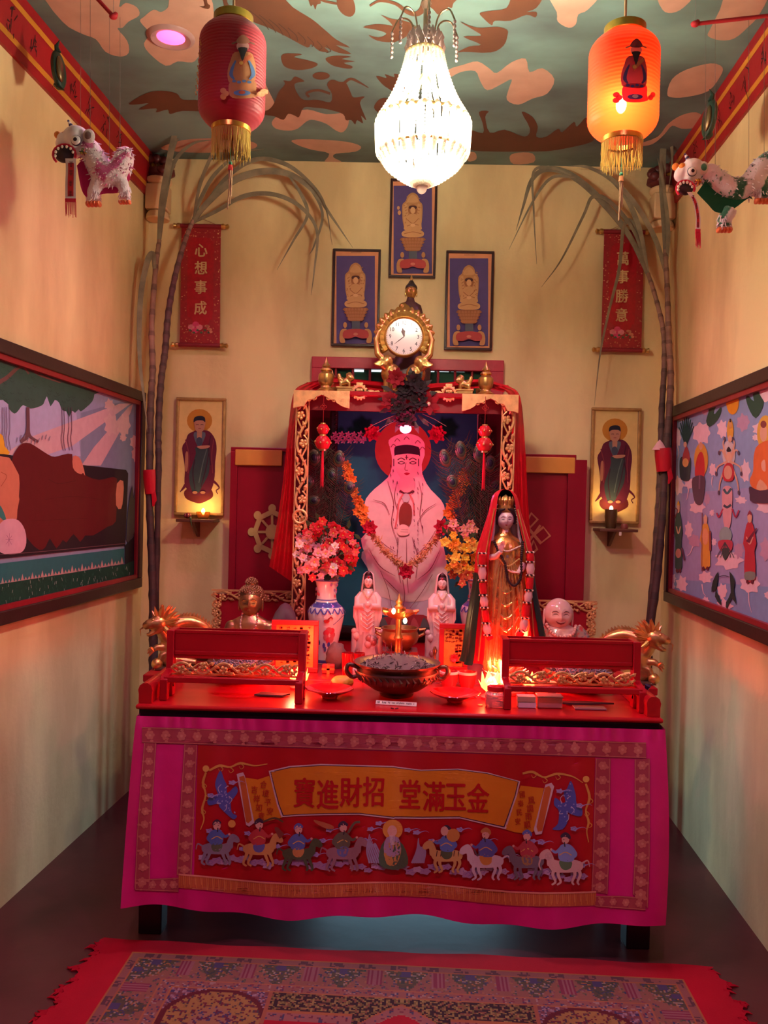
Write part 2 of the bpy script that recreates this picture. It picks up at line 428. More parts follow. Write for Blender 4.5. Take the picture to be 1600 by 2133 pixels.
for p in ([(490, -20), (492, 14), (520, 42), (560, 58), (600, 78), (640, 99), (648, 92), (665, 106), (685, 108), (676, 98), (705, 110), (732, 112), (700, 94), (729, 99), (700, 82), (680, 65), (650, 40), (610, 15), (570, -20)],
          [(587, 115), (600, 111), (630, 113), (612, 119), (640, 125), (662, 133), (650, 142), (620, 146), (595, 140), (587, 128)],
          [(678, 122), (700, 116), (732, 118), (712, 123), (740, 128), (716, 131), (734, 138), (730, 143), (710, 141), (690, 135)],
          z6([(415, 490), (475, 520), (430, 530), (410, 545), (430, 600), (470, 640), (560, 640), (640, 655), (650, 600), (620, 545), (650, 510), (700, 525), (740, 530), (770, 590), (790, 625), (862, 618), (830, 660), (872, 770), (838, 742), (850, 790), (812, 770), (800, 798), (775, 770), (740, 770), (720, 730), (620, 700), (540, 690), (470, 690), (440, 750), (410, 740), (370, 730), (340, 768), (280, 745), (220, 735), (150, 700), (215, 712), (260, 690), (290, 640), (310, 590), (350, 540), (340, 515), (385, 520)]),
          z6([(1255, -40), (1255, 20), (1300, 60), (1335, 95), (1370, 60), (1390, 72), (1395, 45), (1420, 52), (1430, 20), (1470, -40)]),
          z6([(965, 95), (1030, 120), (1100, 130), (1160, 150), (1190, 180), (1150, 220), (1080, 260), (1030, 272), (940, 260), (885, 225), (950, 240), (1000, 215), (930, 190), (850, 175), (930, 155), (1010, 160), (1040, 165), (1010, 130)]),
          z7([(45, 110), (130, 140), (230, 135), (280, 150), (285, 175), (265, 230), (200, 265), (60, 262), (20, 270), (90, 235), (150, 225), (60, 185), (150, 180), (110, 150)]),
          z7([(145, 65), (200, 55), (280, 40), (320, -30), (460, -30), (430, 40), (380, 60), (430, 60), (425, 88), (380, 75), (300, 105), (220, 105), (205, 128), (160, 90)]),
          z7([(90, 660), (160, 672), (158, 620), (140, 565), (190, 562), (172, 590), (195, 670), (270, 655), (370, 690), (398, 650), (355, 565), (410, 590), (437, 640), (430, 690), (480, 690), (540, 650), (560, 668), (620, 615), (635, 640), (690, 590), (720, 690), (700, 720), (600, 745), (500, 762), (400, 765), (200, 765), (90, 750)]),
          z8([(1025, 820), (1160, 740), (1280, 720), (1400, 740), (1450, 790), (1600, 800), (1660, 880), (1450, 880), (1350, 905), (1330, 870), (1240, 892), (1240, 860), (1100, 870), (1180, 820), (1080, 830)]),
          [(421, -9), (430, -9), (432, 6), (438, 12), (433, 19), (415, 13), (427, 12)], [(461, -9), (470, -9), (474, 6), (478, 12), (472, 20), (453, 17), (467, 13)],
          z6([(935, 485), (1000, 500), (990, 475), (1050, 495), (1050, 472), (1105, 490), (1120, 560), (1080, 600), (1000, 560), (960, 525)]),
          z6([(920, 690), (950, 640), (1000, 628), (1045, 660), (1000, 700), (960, 725)]),
          z6([(500, -20), (515, 40), (530, 30), (545, 62), (555, 30), (580, 20), (560, -20)]), z6([(685, 40), (720, 90), (770, 108), (800, 75), (795, 20), (770, -20), (690, -20)])):
    fl.poly(p, BRN)
fl.disc(669, 158, 18, 8, BRN)
fl.line(z6([(640, 600), (560, 578), (490, 596), (505, 622)]), 5, BRN); fl.line(z6([(720, 540), (770, 506), (830, 530), (885, 562)]), 6, BRN, taper=[1, .9, .3])
fl.line(z6([(893, 38), (960, 6), (1060, 25), (1130, 75), (1190, 90), (1230, 60), (1255, -20)]), 8, BRN, taper=[.5, .8, 1.3, 2])
fl.line(z6([(570, -5), (620, 12), (690, 25)]), 5, BRN)
for k in range(9): fl.line([(520 + k * 20, 22 + k * 9), (545 + k * 18, 42 + k * 8), (560 + k * 15, 62 + k * 6)], 1.6, (.05, .02, .01))
child('painted_clouds_and_dragons', fl.mb, mural, ceil, smooth=False)

# ------------------------------------------------------------------ red beams under the ceiling, with yellow stripes and brushed writing
def trim(name, x, s, chars):
    o = V((x(0), 0, 0)); d = V((SK, 1, 0)); n = V((s, 0, 0)); z0, z1, out = 3.05, HZ, .035
    bb = MB((.30, .006, .012)); A = [V((x(Y0), Y0, 0)), V((x(BY), BY, 0))]
    prof = [(0, z0), (.012, z0), (out, z1), (0, z1)]
    vs = [p + n * q + V((0, 0, z)) for p in A for q, z in prof]
    bb.add(vs, [(0, 1, 5, 4), (1, 2, 6, 5), (2, 3, 7, 6), (3, 0, 4, 7), (0, 3, 2, 1), (4, 5, 6, 7)])
    def face(y, t, l): return V((x(y), y, z0 + (z1 - z0) * t)) + n * (lerp(.012, out, t) + l)
    tr = struct(name, bb, satin)
    st = MB((.55, .22, .02))
    for t0 in (.16, .72):
        st.add([face(Y0, t0, .001), face(BY - .01, t0, .001), face(BY - .01, t0 + .1, .001), face(Y0, t0 + .1, .001)], [(0, 1, 2, 3)])
    child('yellow_stripe', st, satin, tr, smooth=False)
    wr = MB((.03, .004, .004)); r = random.Random(3)
    for i in range(14):                                              # faded brush marks, too blurred to read
        yc = 2.0 + i * .165
        for k in range(9):
            a, c = r.uniform(-.035, .03), r.uniform(.3, .68); da, dc = (r.uniform(.01, .035), r.uniform(-.12, .12)) if k % 2 else (r.uniform(-.02, .014), r.uniform(-.2, -.06))
            w = .0035
            p0, p1 = (yc + a, c), (yc + a + da, c + dc)
            q = (V(p1) - V(p0)); nn = V((-q.y * .21, q.x / .21)).normalized() * w; nn = V((nn.x, nn.y / .21))
            wr.add([face(p0[0] + nn.x, p0[1] + nn.y, .0012), face(p0[0] - nn.x, p0[1] - nn.y, .0012), face(p1[0] - nn.x * .5, p1[1] - nn.y * .5, .0012), face(p1[0] + nn.x * .5, p1[1] + nn.y * .5, .0012)], [(0, 1, 2, 3)])
    child('brush_lettering', wr, matte, tr, smooth=False)
trim('trim_1', xl, 1, ''); trim('trim_2', xr, -1, '')

# ------------------------------------------------------------------ corner posts: cream capital and dark carved rose on top
def corbel(nm, lab, x, s):
    c = V((x + s * .062, BY - .05, 3.0)); t = Thing(nm, lab, 'corner bracket', c)
    m = MB((.72, .5, .28)); m.box(c + V((0, 0, .04)), (.11, .1, .13)); m.lathe([(.062, -.07), (.058, -.045), (.05, -.03)], c, 16); m.lathe([(.055, .105), (.07, .125), (.065, .14)], c, 16)
    t.part('capital', m, matte, bevel=.006)
    m = MB((.12, .02, .02)); r = random.Random(5)
    m.lathe([(.05, .14), (.085, .16), (.08, .19), (.04, .2)], c, 14, ry=.55)
    for k in range(11):
        a = k * .57; m.ell(c + V((.062 * cos(a) * s, -.02 + .02 * sin(a * 2), .205 + .03 * sin(a))), (.028, .022, .024), 8, 6)
    t.part('carved_rose', m, satin)
corbel('corner_bracket', 'cream plaster bracket with dark carved rose in the left back corner', XL, 1)
corbel('corner_bracket', 'cream plaster bracket with dark carved rose in the right back corner', XR, -1)

# ------------------------------------------------------------------ green shell ornaments on the beams
def shell_orn(lab, cx, cy, Y, s):
    c = P(cx, cy, Y); t = Thing('shell_ornament', lab, 'ornament', c)
    R = Matrix.Rotation(s * -.12, 3, 'Y')
    def f(d, p): return p
    m = MB((.012, .035, .022)); k = pxs(Y)
    m.ell(c, (13 * k, 26 * k, 40 * k), 16, 12, R); m.tube([c + V((0, -.01, 34 * k)), c + V((s * -.004, -.012, 46 * k)), c + V((s * .01, -.02, 56 * k))], [.012, .008, .001], 8)
    m.tube([c + V((0, -.01, -34 * k)), c + V((s * .01, -.02, -42 * k)), c + V((s * .035, -.03, -50 * k))], [.012, .009, .001], 8)
    t.part('shell', m, satin)
    m = MB((.16, .1, .05)); m.ell(c + V((s * 8 * k, -12 * k, -4 * k)), (7 * k, 14 * k, 27 * k), 12, 10, R); t.part('bronze_rim', m, brass)
shell_orn('dark green shell ornament on the left red beam', 122, 146, 3.05, 1)
shell_orn('dark green shell ornament on the right red beam', 1478, 248, 3.1, -1)

# ------------------------------------------------------------------ recessed ceiling lights with pink bulbs
pinkbulb = mat('pink_bulb', .4, col=(1, .3, .6), var=0, emit=3.5, ecol=(1, .05, .2))
def downlight(lab, x, y, power, aim=(0, 0, 0), grp=None, col=(1, .3, .62), spread=2.5):
    c = V((x, y, HZ)); t = Thing('ceiling_downlight', lab, 'ceiling light', c, grp)
    m = MB((.35, .22, .2)); m.lathe([(.055, -.004), (.075, -.012), (.088, -.006), (.092, 0)], c, 28, caps=False); m.lathe([(.055, -.004), (.05, .0)], c, 28, caps=False); t.part('trim_ring', m, satin)
    m = MB(); m.lathe([(.0, -.016), (.03, -.014), (.054, -.003)], c, 24, caps=False); t.part('bulb', m, pinkbulb)
    lamp('downlight_beam', 'SPOT', c - V((0, 0, .03)), power, col, .05, V((x, y, 0)) + V(aim), spot_size=spread, spot_blend=.9)
cdl = PZ(356, 77, HZ)
downlight('round pink downlight glowing in the painted cloud beside the left lantern', cdl.x, cdl.y, 30, (.7, .1, .7), spread=2.4)
q = PZ(1299, 165, HZ); downlight('unseen pink ceiling downlight added behind the right lantern', q.x, q.y, 30, (-.6, .1, .9), spread=1.7)  # hidden fitting, added to throw pink light on the altar statues
for x_, ax_ in ((-.62, .15), (.50, -.1)): downlight('unseen added pink ceiling downlight nearer the entrance, ' + ('left' if x_ < 0 else 'right'), x_, 1.35, 62, (ax_, 1.5, .6), spread=1.5)  # out-of-view pair, added for the pink light on cloth and altar
# ------------------------------------------------------------------ door leaves opened flat against the back wall, and the fanlight
def rectpx(x0, y0, x1, y1, Y):                 # world x/z extents of an upright rectangle given two opposite pixels
    a, c = P(x0, y0, Y), P(x1, y1, Y); return min(a.x, c.x), max(a.x, c.x), min(a.z, c.z), max(a.z, c.z)
def slab(m, x0, x1, z0, z1, y0, y1, col=None): return m.box(((x0 + x1) / 2, (y0 + y1) / 2, (z0 + z1) / 2), (x1 - x0, y1 - y0, z1 - z0), col=col)
DY = 4.39
xa, xb, _, zt = rectpx(482, 931, 622, 1000, DY)
m = MB((.27, .004, .02)); slab(m, xa, xb, .02, zt, DY, DY + .05); m.box((xa + .018, DY - .006, zt / 2), (.036, .014, zt - .04)); m.box(((xa + xb) / 2, DY - .006, zt - .01), (xb - xa, .014, .02))
d1 = struct('door_1', m, gloss, bevel=.003, label='left red door leaf with a yellow wheel')
xc, xd, _, zt2 = rectpx(1085, 945, 1200, 1000, DY); x3 = P(1222, 952, DY).x
m = MB((.27, .004, .02)); slab(m, xc, xd, .02, zt2, DY, DY + .05); slab(m, xd - .045, x3, .02, zt2 - .025, DY - .02, DY + .04)
d2 = struct('door_2', m, gloss, bevel=.003, label='right red door leaf with a pale knot emblem')
for d, (x0, y0, x1, y1) in ((d1, (491, 936, 588, 971)), (d2, (1095, 951, 1197, 987))):
    a = rectpx(x0, y0, x1, y1, DY - .01); m = MB((.66, .27, .05)); slab(m, *a, DY - .022, DY - .003); o = child('gold_panel', m, satin, d); bev(o, .004)
fl = Flat(lambda x, y, l: P(x, y, DY - .001 - l))                    # dharma wheel
WC = (.5, .36, .12); cx, cy = 567, 1108
for k in range(8):
    a = k * pi / 4 + pi / 8 * 0; fl.line([(cx + 8 * cos(a), cy + 10 * sin(a)), (cx + 30 * cos(a), cy + 35 * sin(a))], 5, WC, 1)
    fl.disc(cx + 43 * cos(a), cy + 49 * sin(a), 8, 9, WC)
    a2 = a + pi / 4; fl.line([(cx + 36 * cos(a), cy + 42 * sin(a)), (cx + 36 * cos(a2), cy + 42 * sin(a2))], 10, WC, 1)
fl.disc(cx, cy, 14, 16, WC)
child('wheel_emblem', fl.mb, satin, d1, smooth=False, label='yellow spoked wheel')
fl = Flat(lambda x, y, l: P(x, y, DY - .001 - l)); KC = (.52, .2, .09)
for q in ([(1098, 1085), (1107, 1069), (1120, 1082), (1105, 1098), (1088, 1082)], [(1096, 1128), (1132, 1098), (1146, 1116), (1126, 1132), (1098, 1098)], [(1100, 1150), (1112, 1126), (1119, 1144), (1104, 1158)],
          [(1100, 1130), (1126, 1094)], [(1098, 1096), (1128, 1132)]):
    fl.line(q, 5, KC, 1)
child('knot_emblem', fl.mb, satin, d2, smooth=False, label='pale orange knot')
# fanlight over the doorway
FY = 4.42
x0, x1, z0, z1 = rectpx(650, 742, 1048, 830, FY); z0 -= .02
m = MB((.40, .005, .03)); w = .085
slab(m, x0, x1, z1 - .058, z1, FY, BY + .01); slab(m, x0, x0 + w, z0, z1 - .058, FY, BY + .01); slab(m, x1 - w, x1, z0, z1 - .058, FY, BY + .01); slab(m, x0, x1, z0 - .05, z0, FY, BY + .01)
win = struct('window_1', m, satin, bevel=.003, label='red framed fanlight over the doorway')
gl = MB(); slab(gl, x0 + w, x1 - w, z0, z1 - .05, BY - .008, BY - .002); o = child('green_pane', gl, mat('dark_green_pane', .12, col=(.012, .06, .03), var=.2), win)
gl = MB()
for a, c in ((737, 758), (772, 797), (890, 905), (910, 935), (940, 968), (975, 1002), (1010, 1029)):
    p, q = P(a, 766, BY - .01), P(c, 775, BY - .01); slab(gl, p.x, q.x, q.z, p.z, BY - .012, BY - .009)
o = child('daylight_strip', gl, mat('daylight_gap', .5, col=(.8, .95, 1), var=0, emit=1.1, ecol=(.75, .93, 1)), win)
for k in range(10):
    px = 700 + k * 35.5; p = P(px, 766, FY + .015); m = MB((.26, .006, .02)); m.cyl((p.x, FY + .02, z0), (p.x, FY + .02, z1 - .05), .007, n=8); child('window_bar', m, satin, win)
# red doorway panel behind the altar picture
a = P(640, 830, 4.43); c = P(1060, 830, 4.43); m = MB((.12, .004, .012)); slab(m, a.x, c.x, .5, a.z, 4.425, BY + .01); struct('door_3', m, gloss, label='dark red doorway behind the altar picture')

# ------------------------------------------------------------------ framed pictures
def frame_thing(name, lab, cat, px, Y, fw, fcol, fmat, draw, depth=.022, fname='frame'):
    x0, x1, z0, z1 = rectpx(*px, Y); t = Thing(name, lab, cat, V(((x0 + x1) / 2, Y + depth, z0)))
    w = fw * pxs(Y); m = MB(fcol)
    for a, c, e, f in ((x0, x1, z1 - w, z1), (x0, x1, z0, z0 + w), (x0, x0 + w, z0 + w, z1 - w), (x1 - w, x1, z0 + w, z1 - w)): slab(m, a, c, e, f, Y, Y + depth)
    t.part(fname, m, fmat, bevel=w * .22)
    m = MB((.3, .25, .2)); slab(m, x0 + w * .5, x1 - w * .5, z0 + w * .5, z1 - w * .5, Y + depth * .6, Y + depth - .001); t.part('backing_board', m, matte)
    
    def pj(x, y, l): p = P(x, y, Y + depth * .6 - .0005 - l); return V((min(max(p.x, x0 + w * .6), x1 - w * .6), p.y, min(max(p.z, z0 + w * .6), z1 - w * .6)))
    fl = Flat(pj, .0003); draw(fl); t.part('picture', fl.mb, flatp, smooth=False)
    return t
def throne_print(ox, oy, hue=0, hands=0):
    def d(fl):                                  # written for the left picture (694..790, 517..722)
        T = lambda q: [(ox + a, oy + c) for a, c in q]
        R = lambda x0, y0, x1, y1, c: fl.poly(T([(x0, y0), (x1, y0), (x1, y1), (x0, y1)]), c, 1)
        G1, G2, G3, OR_ = (.50, .24, .10), (.62, .33, .15), (.36, .14, .06), (.72, .30, .15)
        R(2, 2, 96, 205, OR_); R(8, 16, 88, 199, (.10, .065, .20))
        R(38, 8, 60, 10, (.45, .2, .12))
        fl.poly(T([(48, 30), (58, 36), (62, 48), (68, 56), (68, 78), (66, 95), (62, 106), (34, 106), (28, 95), (26, 78), (26, 56), (33, 48), (38, 36)]), G1)
        fl.poly(T([(48, 34), (56, 40), (59, 50), (37, 50), (40, 40)]), G2)
        fl.poly(T([(28, 60), (36, 54), (38, 80), (30, 96)]), G2); fl.poly(T([(58, 54), (66, 60), (65, 96), (57, 80)]), G2)
        for k in range(6):
            fl.line(T([(31 + k * 1, 62 + k * 6), (36 + k * .5, 60 + k * 6)]), 1.2, G3, 1); fl.line(T([(63 - k, 62 + k * 6), (58 - k * .5, 60 + k * 6)]), 1.2, G3, 1)
        fl.disc(*T([(48, 66)])[0], 10, 11, G3)
        fl.poly(T([(41, 58), (55, 58), (55, 64), (41, 64)]), (.08, .03, .03), 2)
        fl.disc(*T([(48, 67)])[0], 5.2, 7, (.72, .40, .2))
        fl.poly(T([(43, 75), (53, 75), (64, 84), (66, 100), (64, 108), (32, 108), (30, 100), (33, 84)]), G2)
        r = random.Random(int(ox)); fl.n += 1
        for i_ in range(70):
            x_, y_ = r.uniform(29, 66), r.uniform(38, 105); n0 = fl.n; fl.disc(*T([(x_, y_)])[0], r.uniform(.7, 1.6), r.uniform(.7, 1.8), r.choice([G2, G3, (.44, .2, .08)]), 6) if abs(x_ - 48) > 11 else None; fl.n = n0
        fl.n += 2
        fl.line(T([(36, 86), (46, 94), (60, 98)]), 1.4, G3); fl.line(T([(60, 84), (50, 94), (36, 100)]), 1.4, G3); fl.disc(*T([(48, 98)])[0], 5, 3.5, (.74, .42, .22))
        fl.poly(T([(26, 112), (40, 106), (57, 106), (70, 112), (70, 120), (60, 123), (36, 123), (26, 120)]), G2); fl.line(T([(30, 116), (48, 112), (66, 116)]), 1.4, G3)
        for r_ in range(4):
            w = 23 - r_ * 2.5; y = 128 + r_ * 6.5
            fl.poly(T([(48 - w, y - 4), (48 + w, y - 4), (48 + w - 2, y + 4), (48 - w + 2, y + 4)]), G3 if r_ % 2 else (.34, .13, .06), 2)
            for k in range(7): fl.disc(*T([(48 - w * .85 + k * w * .283, y)])[0], 2.6, 3.2, (.42, .17, .08), 8)
        R(40, 152, 57, 170, (.10, .11, .14))
        for k in (-1, 1):
            fl.poly(T([(48 + k * 20, 168), (48 + k * 30, 170), (48 + k * 34, 182), (48 + k * 32, 196), (48 + k * 22, 196), (48 + k * 24, 184), (48 + k * 18, 176)]), G1)
            fl.disc(*T([(48 + k * 22, 160)])[0], 4, 6, G1); R(48 + k * 27 - 4, 190, 48 + k * 27 + 4, 197, G1)
        fl.poly(T([(24, 172), (48, 168), (72, 172), (74, 186), (60, 188), (48, 184), (36, 188), (22, 186)]), (.42, .06, .06)); fl.disc(*T([(48, 179)])[0], 5, 3, (.6, .2, .14))
        if hands: fl.disc(*T([(18, 62)])[0], 3, 4, G2, 8); fl.disc(*T([(20, 72)])[0], 3.5, 5, G2, 8)
    return d
FB = (.045, .018, .018)
frame_thing('framed_picture', 'black framed blue print of a golden seated buddha, left of the three', 'picture', (694, 517, 789, 722), BY - .03, 5, FB, gloss, throne_print(693, 517))
frame_thing('framed_picture', 'black framed blue print of a golden seated buddha, topmost of the three', 'picture', (814, 371, 907, 579), BY - .03, 5, FB, gloss, throne_print(812, 371, hands=1))
frame_thing('framed_picture', 'black framed blue print of a golden seated buddha, right of the three', 'picture', (930, 521, 1025, 730), BY - .03, 5, FB, gloss, throne_print(929, 522))
def standing(tx):
    def d(fl):
        T = lambda q: [tx(a, c) for a, c in q]
        k = 1 / 4.848; D = lambda x, y, rx, ry, c: fl.disc(*tx(x, y), rx * k, ry * k, c)
        fl.poly(T([(150, 150), (600, 150), (580, 1320), (130, 1320)]), (.70, .50, .20), 1)
        D(367, 370, 128, 118, (.50, .21, .03))
        MAR, DK, GRN = (.11, .012, .035), (.045, .012, .03), (.035, .05, .06)
        fl.poly(T([(215, 1080), (300, 1040), (440, 1040), (495, 1080), (500, 1140), (440, 1180), (370, 1205), (300, 1190), (225, 1150)]), (.12, .015, .02))
        fl.line(T([(480, 960), (540, 1010), (565, 1050), (535, 1075), (550, 1110)]), 4, MAR, taper=[1.5, .6, .4]); fl.line(T([(240, 1000), (205, 1050), (170, 1090)]), 5, MAR, taper=[1.5, 1, .3])
        fl.poly(T([(300, 480), (345, 465), (400, 465), (470, 480), (525, 560), (540, 660), (525, 790), (520, 930), (490, 1060), (430, 1115), (310, 1120), (240, 1060), (215, 990), (220, 840), (190, 650), (225, 580), (250, 510)]), MAR)
        fl.poly(T([(330, 640), (460, 640), (470, 760), (460, 900), (400, 1020), (350, 1100), (290, 1080), (260, 930), (300, 800), (330, 700)]), GRN)
        fl.line(T([(440, 660), (400, 800), (360, 1000)]), 2, (.09, .12, .12)); fl.line(T([(460, 700), (430, 860), (380, 1040)]), 2, DK); fl.line(T([(320, 760), (300, 900), (320, 1060)]), 2, DK)
        fl.poly(T([(310, 490), (425, 490), (400, 590), (365, 640), (330, 590)]), (.10, .12, .16)); fl.poly(T([(345, 470), (390, 470), (385, 560), (365, 590), (345, 560)]), (.42, .2, .14))
        D(365, 580, 32, 45, (.05, .06, .10))
        fl.line(T([(225, 560), (260, 720), (250, 900)]), 2, (.2, .03, .05)); fl.line(T([(510, 560), (490, 720), (500, 900)]), 2, (.2, .03, .05)); fl.line(T([(480, 520), (460, 650), (480, 820)]), 1.6, DK)
        fl.poly(T([(340, 630), (420, 620), (470, 622), (455, 645), (380, 655)]), (.44, .2, .14)); fl.poly(T([(225, 700), (250, 690), (252, 800), (240, 880), (220, 860)]), (.38, .15, .1))
        fl.poly(T([(318, 360), (420, 360), (422, 420), (405, 470), (365, 485), (330, 470), (316, 420)]), (.46, .22, .15))
        fl.poly(T([(308, 385), (312, 345), (340, 325), (390, 322), (420, 340), (424, 385), (400, 368), (340, 368)]), (.02, .02, .035))
        for e in (345, 392): fl.line(T([(e - 14, 412), (e, 408), (e + 14, 412)]), 1.4, (.12, .05, .05), 2)
        fl.line(T([(355, 448), (382, 448)]), 1.6, (.3, .06, .06), 1)
        for e in (320, 400): D(e, 1095, 26, 14, (.36, .16, .1))
    return d
FG = (.42, .24, .08)
frame_thing('framed_picture', 'gold framed picture of a standing robed buddha above the left candle shelf', 'picture', (367, 827, 465, 1075), BY - .03, 6, FG, carved, standing(lambda a, c: (340 + a / 4.848, 800 + c / 4.848)))
frame_thing('framed_picture', 'gold framed picture of a standing robed buddha above the right candle shelf', 'picture', (1234, 848, 1331, 1092), BY - .03, 6, FG, carved, standing(lambda a, c: (1070 + (a + 656) / 4.848, 820 + (c - 2) / 4.848)))

# ------------------------------------------------------------------ hanging couplet scrolls
def scroll(lab, ox, oy, chars, x0, x1, xb0, xb1, yt, yb, sway):
    Y = BY - .035; sc = 1 / 6.464; T = lambda a, c: (ox + a * sc, oy + c * sc)
    a, c = P(*T(x0, yt), Y), P(*T(x1, yt), Y); t = Thing('hanging_scroll', lab, 'scroll', V(((a.x + c.x) / 2, BY, P(*T(x0, yb), Y).z)))
    def pos(x, y, l):
        f = (y - oy) / sc; q = (f - yt) / (yb - yt); return P(x, y, Y + .012 * sin(pi * min(max(q, 0), 1)) - l)
    fl = Flat(pos, .0003, 22)
    L = lambda v: lerp(x0 + 60, xb0 + 60, v); R_ = lambda v: lerp(x1 - 55, xb1 - 55, v)
    fl.poly([T(L(0), yt), T(R_(0), yt), T(R_(1), yb), T(L(1), yb)], (.30, .012, .02), 1)
    r = random.Random(int(ox))
    for k in range(300):
        v = r.random(); u = r.random(); x = lerp(L(v), R_(v), u); inside = .16 < u < .84 and .13 < v < .83
        if inside: continue
        fl.n = 3; fl.disc(*T(x, lerp(yt, yb, v)), r.uniform(.6, 1.8), r.uniform(.6, 1.6), (.5, .2, .08) if r.random() < .75 else (.75, .5, .25), 6)
    cx = lambda v: lerp((x0 + x1) / 2, (xb0 + xb1) / 2, v)
    fl.n = 5; mid = []
    for (u, v) in ((-.62, .14), (-.5, .12), (-.46, .105), (.46, .105), (.5, .12), (.62, .14), (.66, .2), (.66, .72), (.62, .78), (.5, .79), (.42, .83), (-.3, .83), (-.4, .79), (-.62, .76), (-.66, .72), (-.66, .2)):
        mid.append(T(cx(v) + u * (x1 - x0 - 110) / 2, lerp(yt, yb, v)))
    fl.poly(mid, (.36, .001, .012), 1)
    for k in range(4):                                              # peony painted at the foot
        a = k * 1.6; fl.n = 7; fl.disc(*T(cx(.85) - 60 + 55 * cos(a), lerp(yt, yb, .85) + 40 * sin(a)), 7, 6, (.62, .05, .16) if k % 2 else (.66, .2, .24), 10)
    for k in range(6): fl.n = 9; fl.disc(*T(cx(.85) - 130 + 50 * k, lerp(yt, yb, .875) + 30 * (k % 2)), 3, 2.4, (.06, .12, .06), 6)
    for k in range(7): fl.n = 9; fl.disc(*T(cx(.86) + 90 + 10 * k, lerp(yt, yb, .84) + 13 * k - 10 * (k % 3)), 4, 3, (.62, .24, .14), 7)
    t.part('scroll_cloth', fl.mb, foil_flat, smooth=False)
    fl2 = Flat(lambda x, y, l: pos(x, y, l + .004), .0004, 0)
    for ch, yy in chars:
        v = (yy - yt) / (yb - yt); p = T(cx(v) + sway, yy); fl2.text(ch, p[0], p[1], 30, (.62, .42, .2), 0, .022, .92)
    t.part('gold_lettering', fl2.mb, foil_flat, smooth=False)
    for nm, yy, xa_, xb_ in (('top_rod', yt + 14, x0, x1), ('bottom_rod', yb, xb0, xb1)):
        p, q = P(*T(xa_ + 45, yy), Y), P(*T(xb_ - 45, yy), Y); q.z = p.z = (p.z + q.z) / 2; m = MB((.22, .01, .02)); m.cyl(p, q, .011, n=12); ro = t.part(nm, m, satin)
        for e, s in ((p, -1), (q, 1)):
            m = MB((.6, .36, .12)); m.tube([e, e + V((s * .012, 0, 0)), e + V((s * .02, 0, 0)), e + V((s * .034, 0, 0)), e + V((s * .04, 0, 0))], [.013, .015, .009, .014, .004], 12); t.part('rod_knob', m, gold, parent=ro)
    k = P(*T((x0 + x1) / 2, yt - 90), BY - .008); m = MB((.35, .15, .08)); e, f = P(*T(x0 + 110, yt), Y), P(*T(x1 - 110, yt), Y); m.tube([e, k], .0016, 5); m.tube([f, k], .0016, 5); t.part('hanging_cord', m, matte)
foil_flat = mat('glitter_print', .38, .15, var=.15, vscale=60)
scroll('red hanging scroll with gold letters ending in 成, on the left of the back wall', 280, 430, [('心', 590), ('想', 825), ('事', 1085), ('成', 1365)], 575, 1220, 550, 1205, 250, 1870, 5)
scroll('red hanging scroll half hidden by cane leaves, ending in 意, on the right', 1200, 440, [('萬', 635), ('事', 880), ('勝', 1140), ('意', 1395)], 320, 975, 275, 935, 262, 1870, -5)

# ------------------------------------------------------------------ candle shelves
def shelf(lab, cx, cy, w):
    Y = BY - .07; k = pxs(Y); c = P(cx, cy, Y); t = Thing('candle_shelf', lab, 'shelf', c)
    m = MB((.11, .04, .02)); m.box(V((c.x, BY - .075, c.z)), (w * k, .15, .014)); t.part('board', m, satin, bevel=.002)
    m = MB((.11, .04, .02)); m.prism([(0, 0), (.13, 0), (.02, -.075), (0, -.08)], V((c.x - .006, BY, c.z - .007)), (0, -1, 0), (0, 0, 1), .014); t.part('bracket', m, satin)
    return c
s1 = shelf('small dark shelf carrying a glowing oil lamp under the left standing buddha', 413, 1084, 78)
s2 = shelf('small dark shelf carrying a tall brown glass under the right standing buddha', 1281, 1104, 78)
flame = mat('candle_flame', .5, col=(1, .7, .25), var=0, emit=30, ecol=(1, .62, .22))
amber = mat('amber_glass', .08, col=(.75, .42, .1), var=0, trans=.8)
def shelf_lamp(lab, c, h, r, col, gm, fz):
    t = Thing('candle_glass', lab, 'candle', c); m = MB(col)
    m.lathe([(0, 0), (r * .7, 0), (r * .8, .005), (r, h * .6), (r, h), (r * .93, h), (r * .9, h * .6), (r * .7, .01), (0, .008)], c, 20); t.part('glass', m, gm)
    m = MB((.8, .6, .3)); m.lathe([(0, .009), (r * .68, .01), (r * .82, fz - .006), (0, fz - .006)], c, 16); t.part('oil', m, amber if gm is amber else matte)
    m = MB(); m.ell(c + V((0, -.002, fz + .01)), (.009, .009, .016), 10, 8); t.part('flame', m, flame)
    lamp('candle_light', 'POINT', c + V((0, -.02, fz + .035)), .55, (1, .6, .2), .015)
shelf_lamp('wide amber oil lamp burning on the left shelf', s1 + V((.025, .0, .007)), .038, .036, (.8, .45, .1), amber, .03)
shelf_lamp('tall brown candle glass lit on the right shelf', s2 + V((-.022, .0, .007)), .098, .032, (.10, .05, .02), mat('brown_glass', .2, col=(.10, .05, .02), var=.1), .09)
def bud(lab, c, col):
    t = Thing('flower_bud', lab, 'flower', c); m = MB(col); m.ell(c + V((0, 0, .016)), (.016, .015, .015), 12, 9)
    for k in range(5): m.ell(c + V((.012 * cos(k * 1.256), -.004 + .01 * sin(k * 1.256), .017)), (.008, .008, .011), 8, 6)
    t.part('petals', m, satin); m = MB((.05, .09, .03)); m.tube([c + V((.01, 0, .006)), c + V((.02, -.02, .008)), c + V((.028, -.053, .003)), c + V((.036, -.057, -.035))], [.004, .004, .005, .001], 6); t.part('stem', m, matte)
bud('dark red flower bud with pale centre beside the left oil lamp', s1 + V((-.048, -.03, .0075)), (.2, .02, .03))
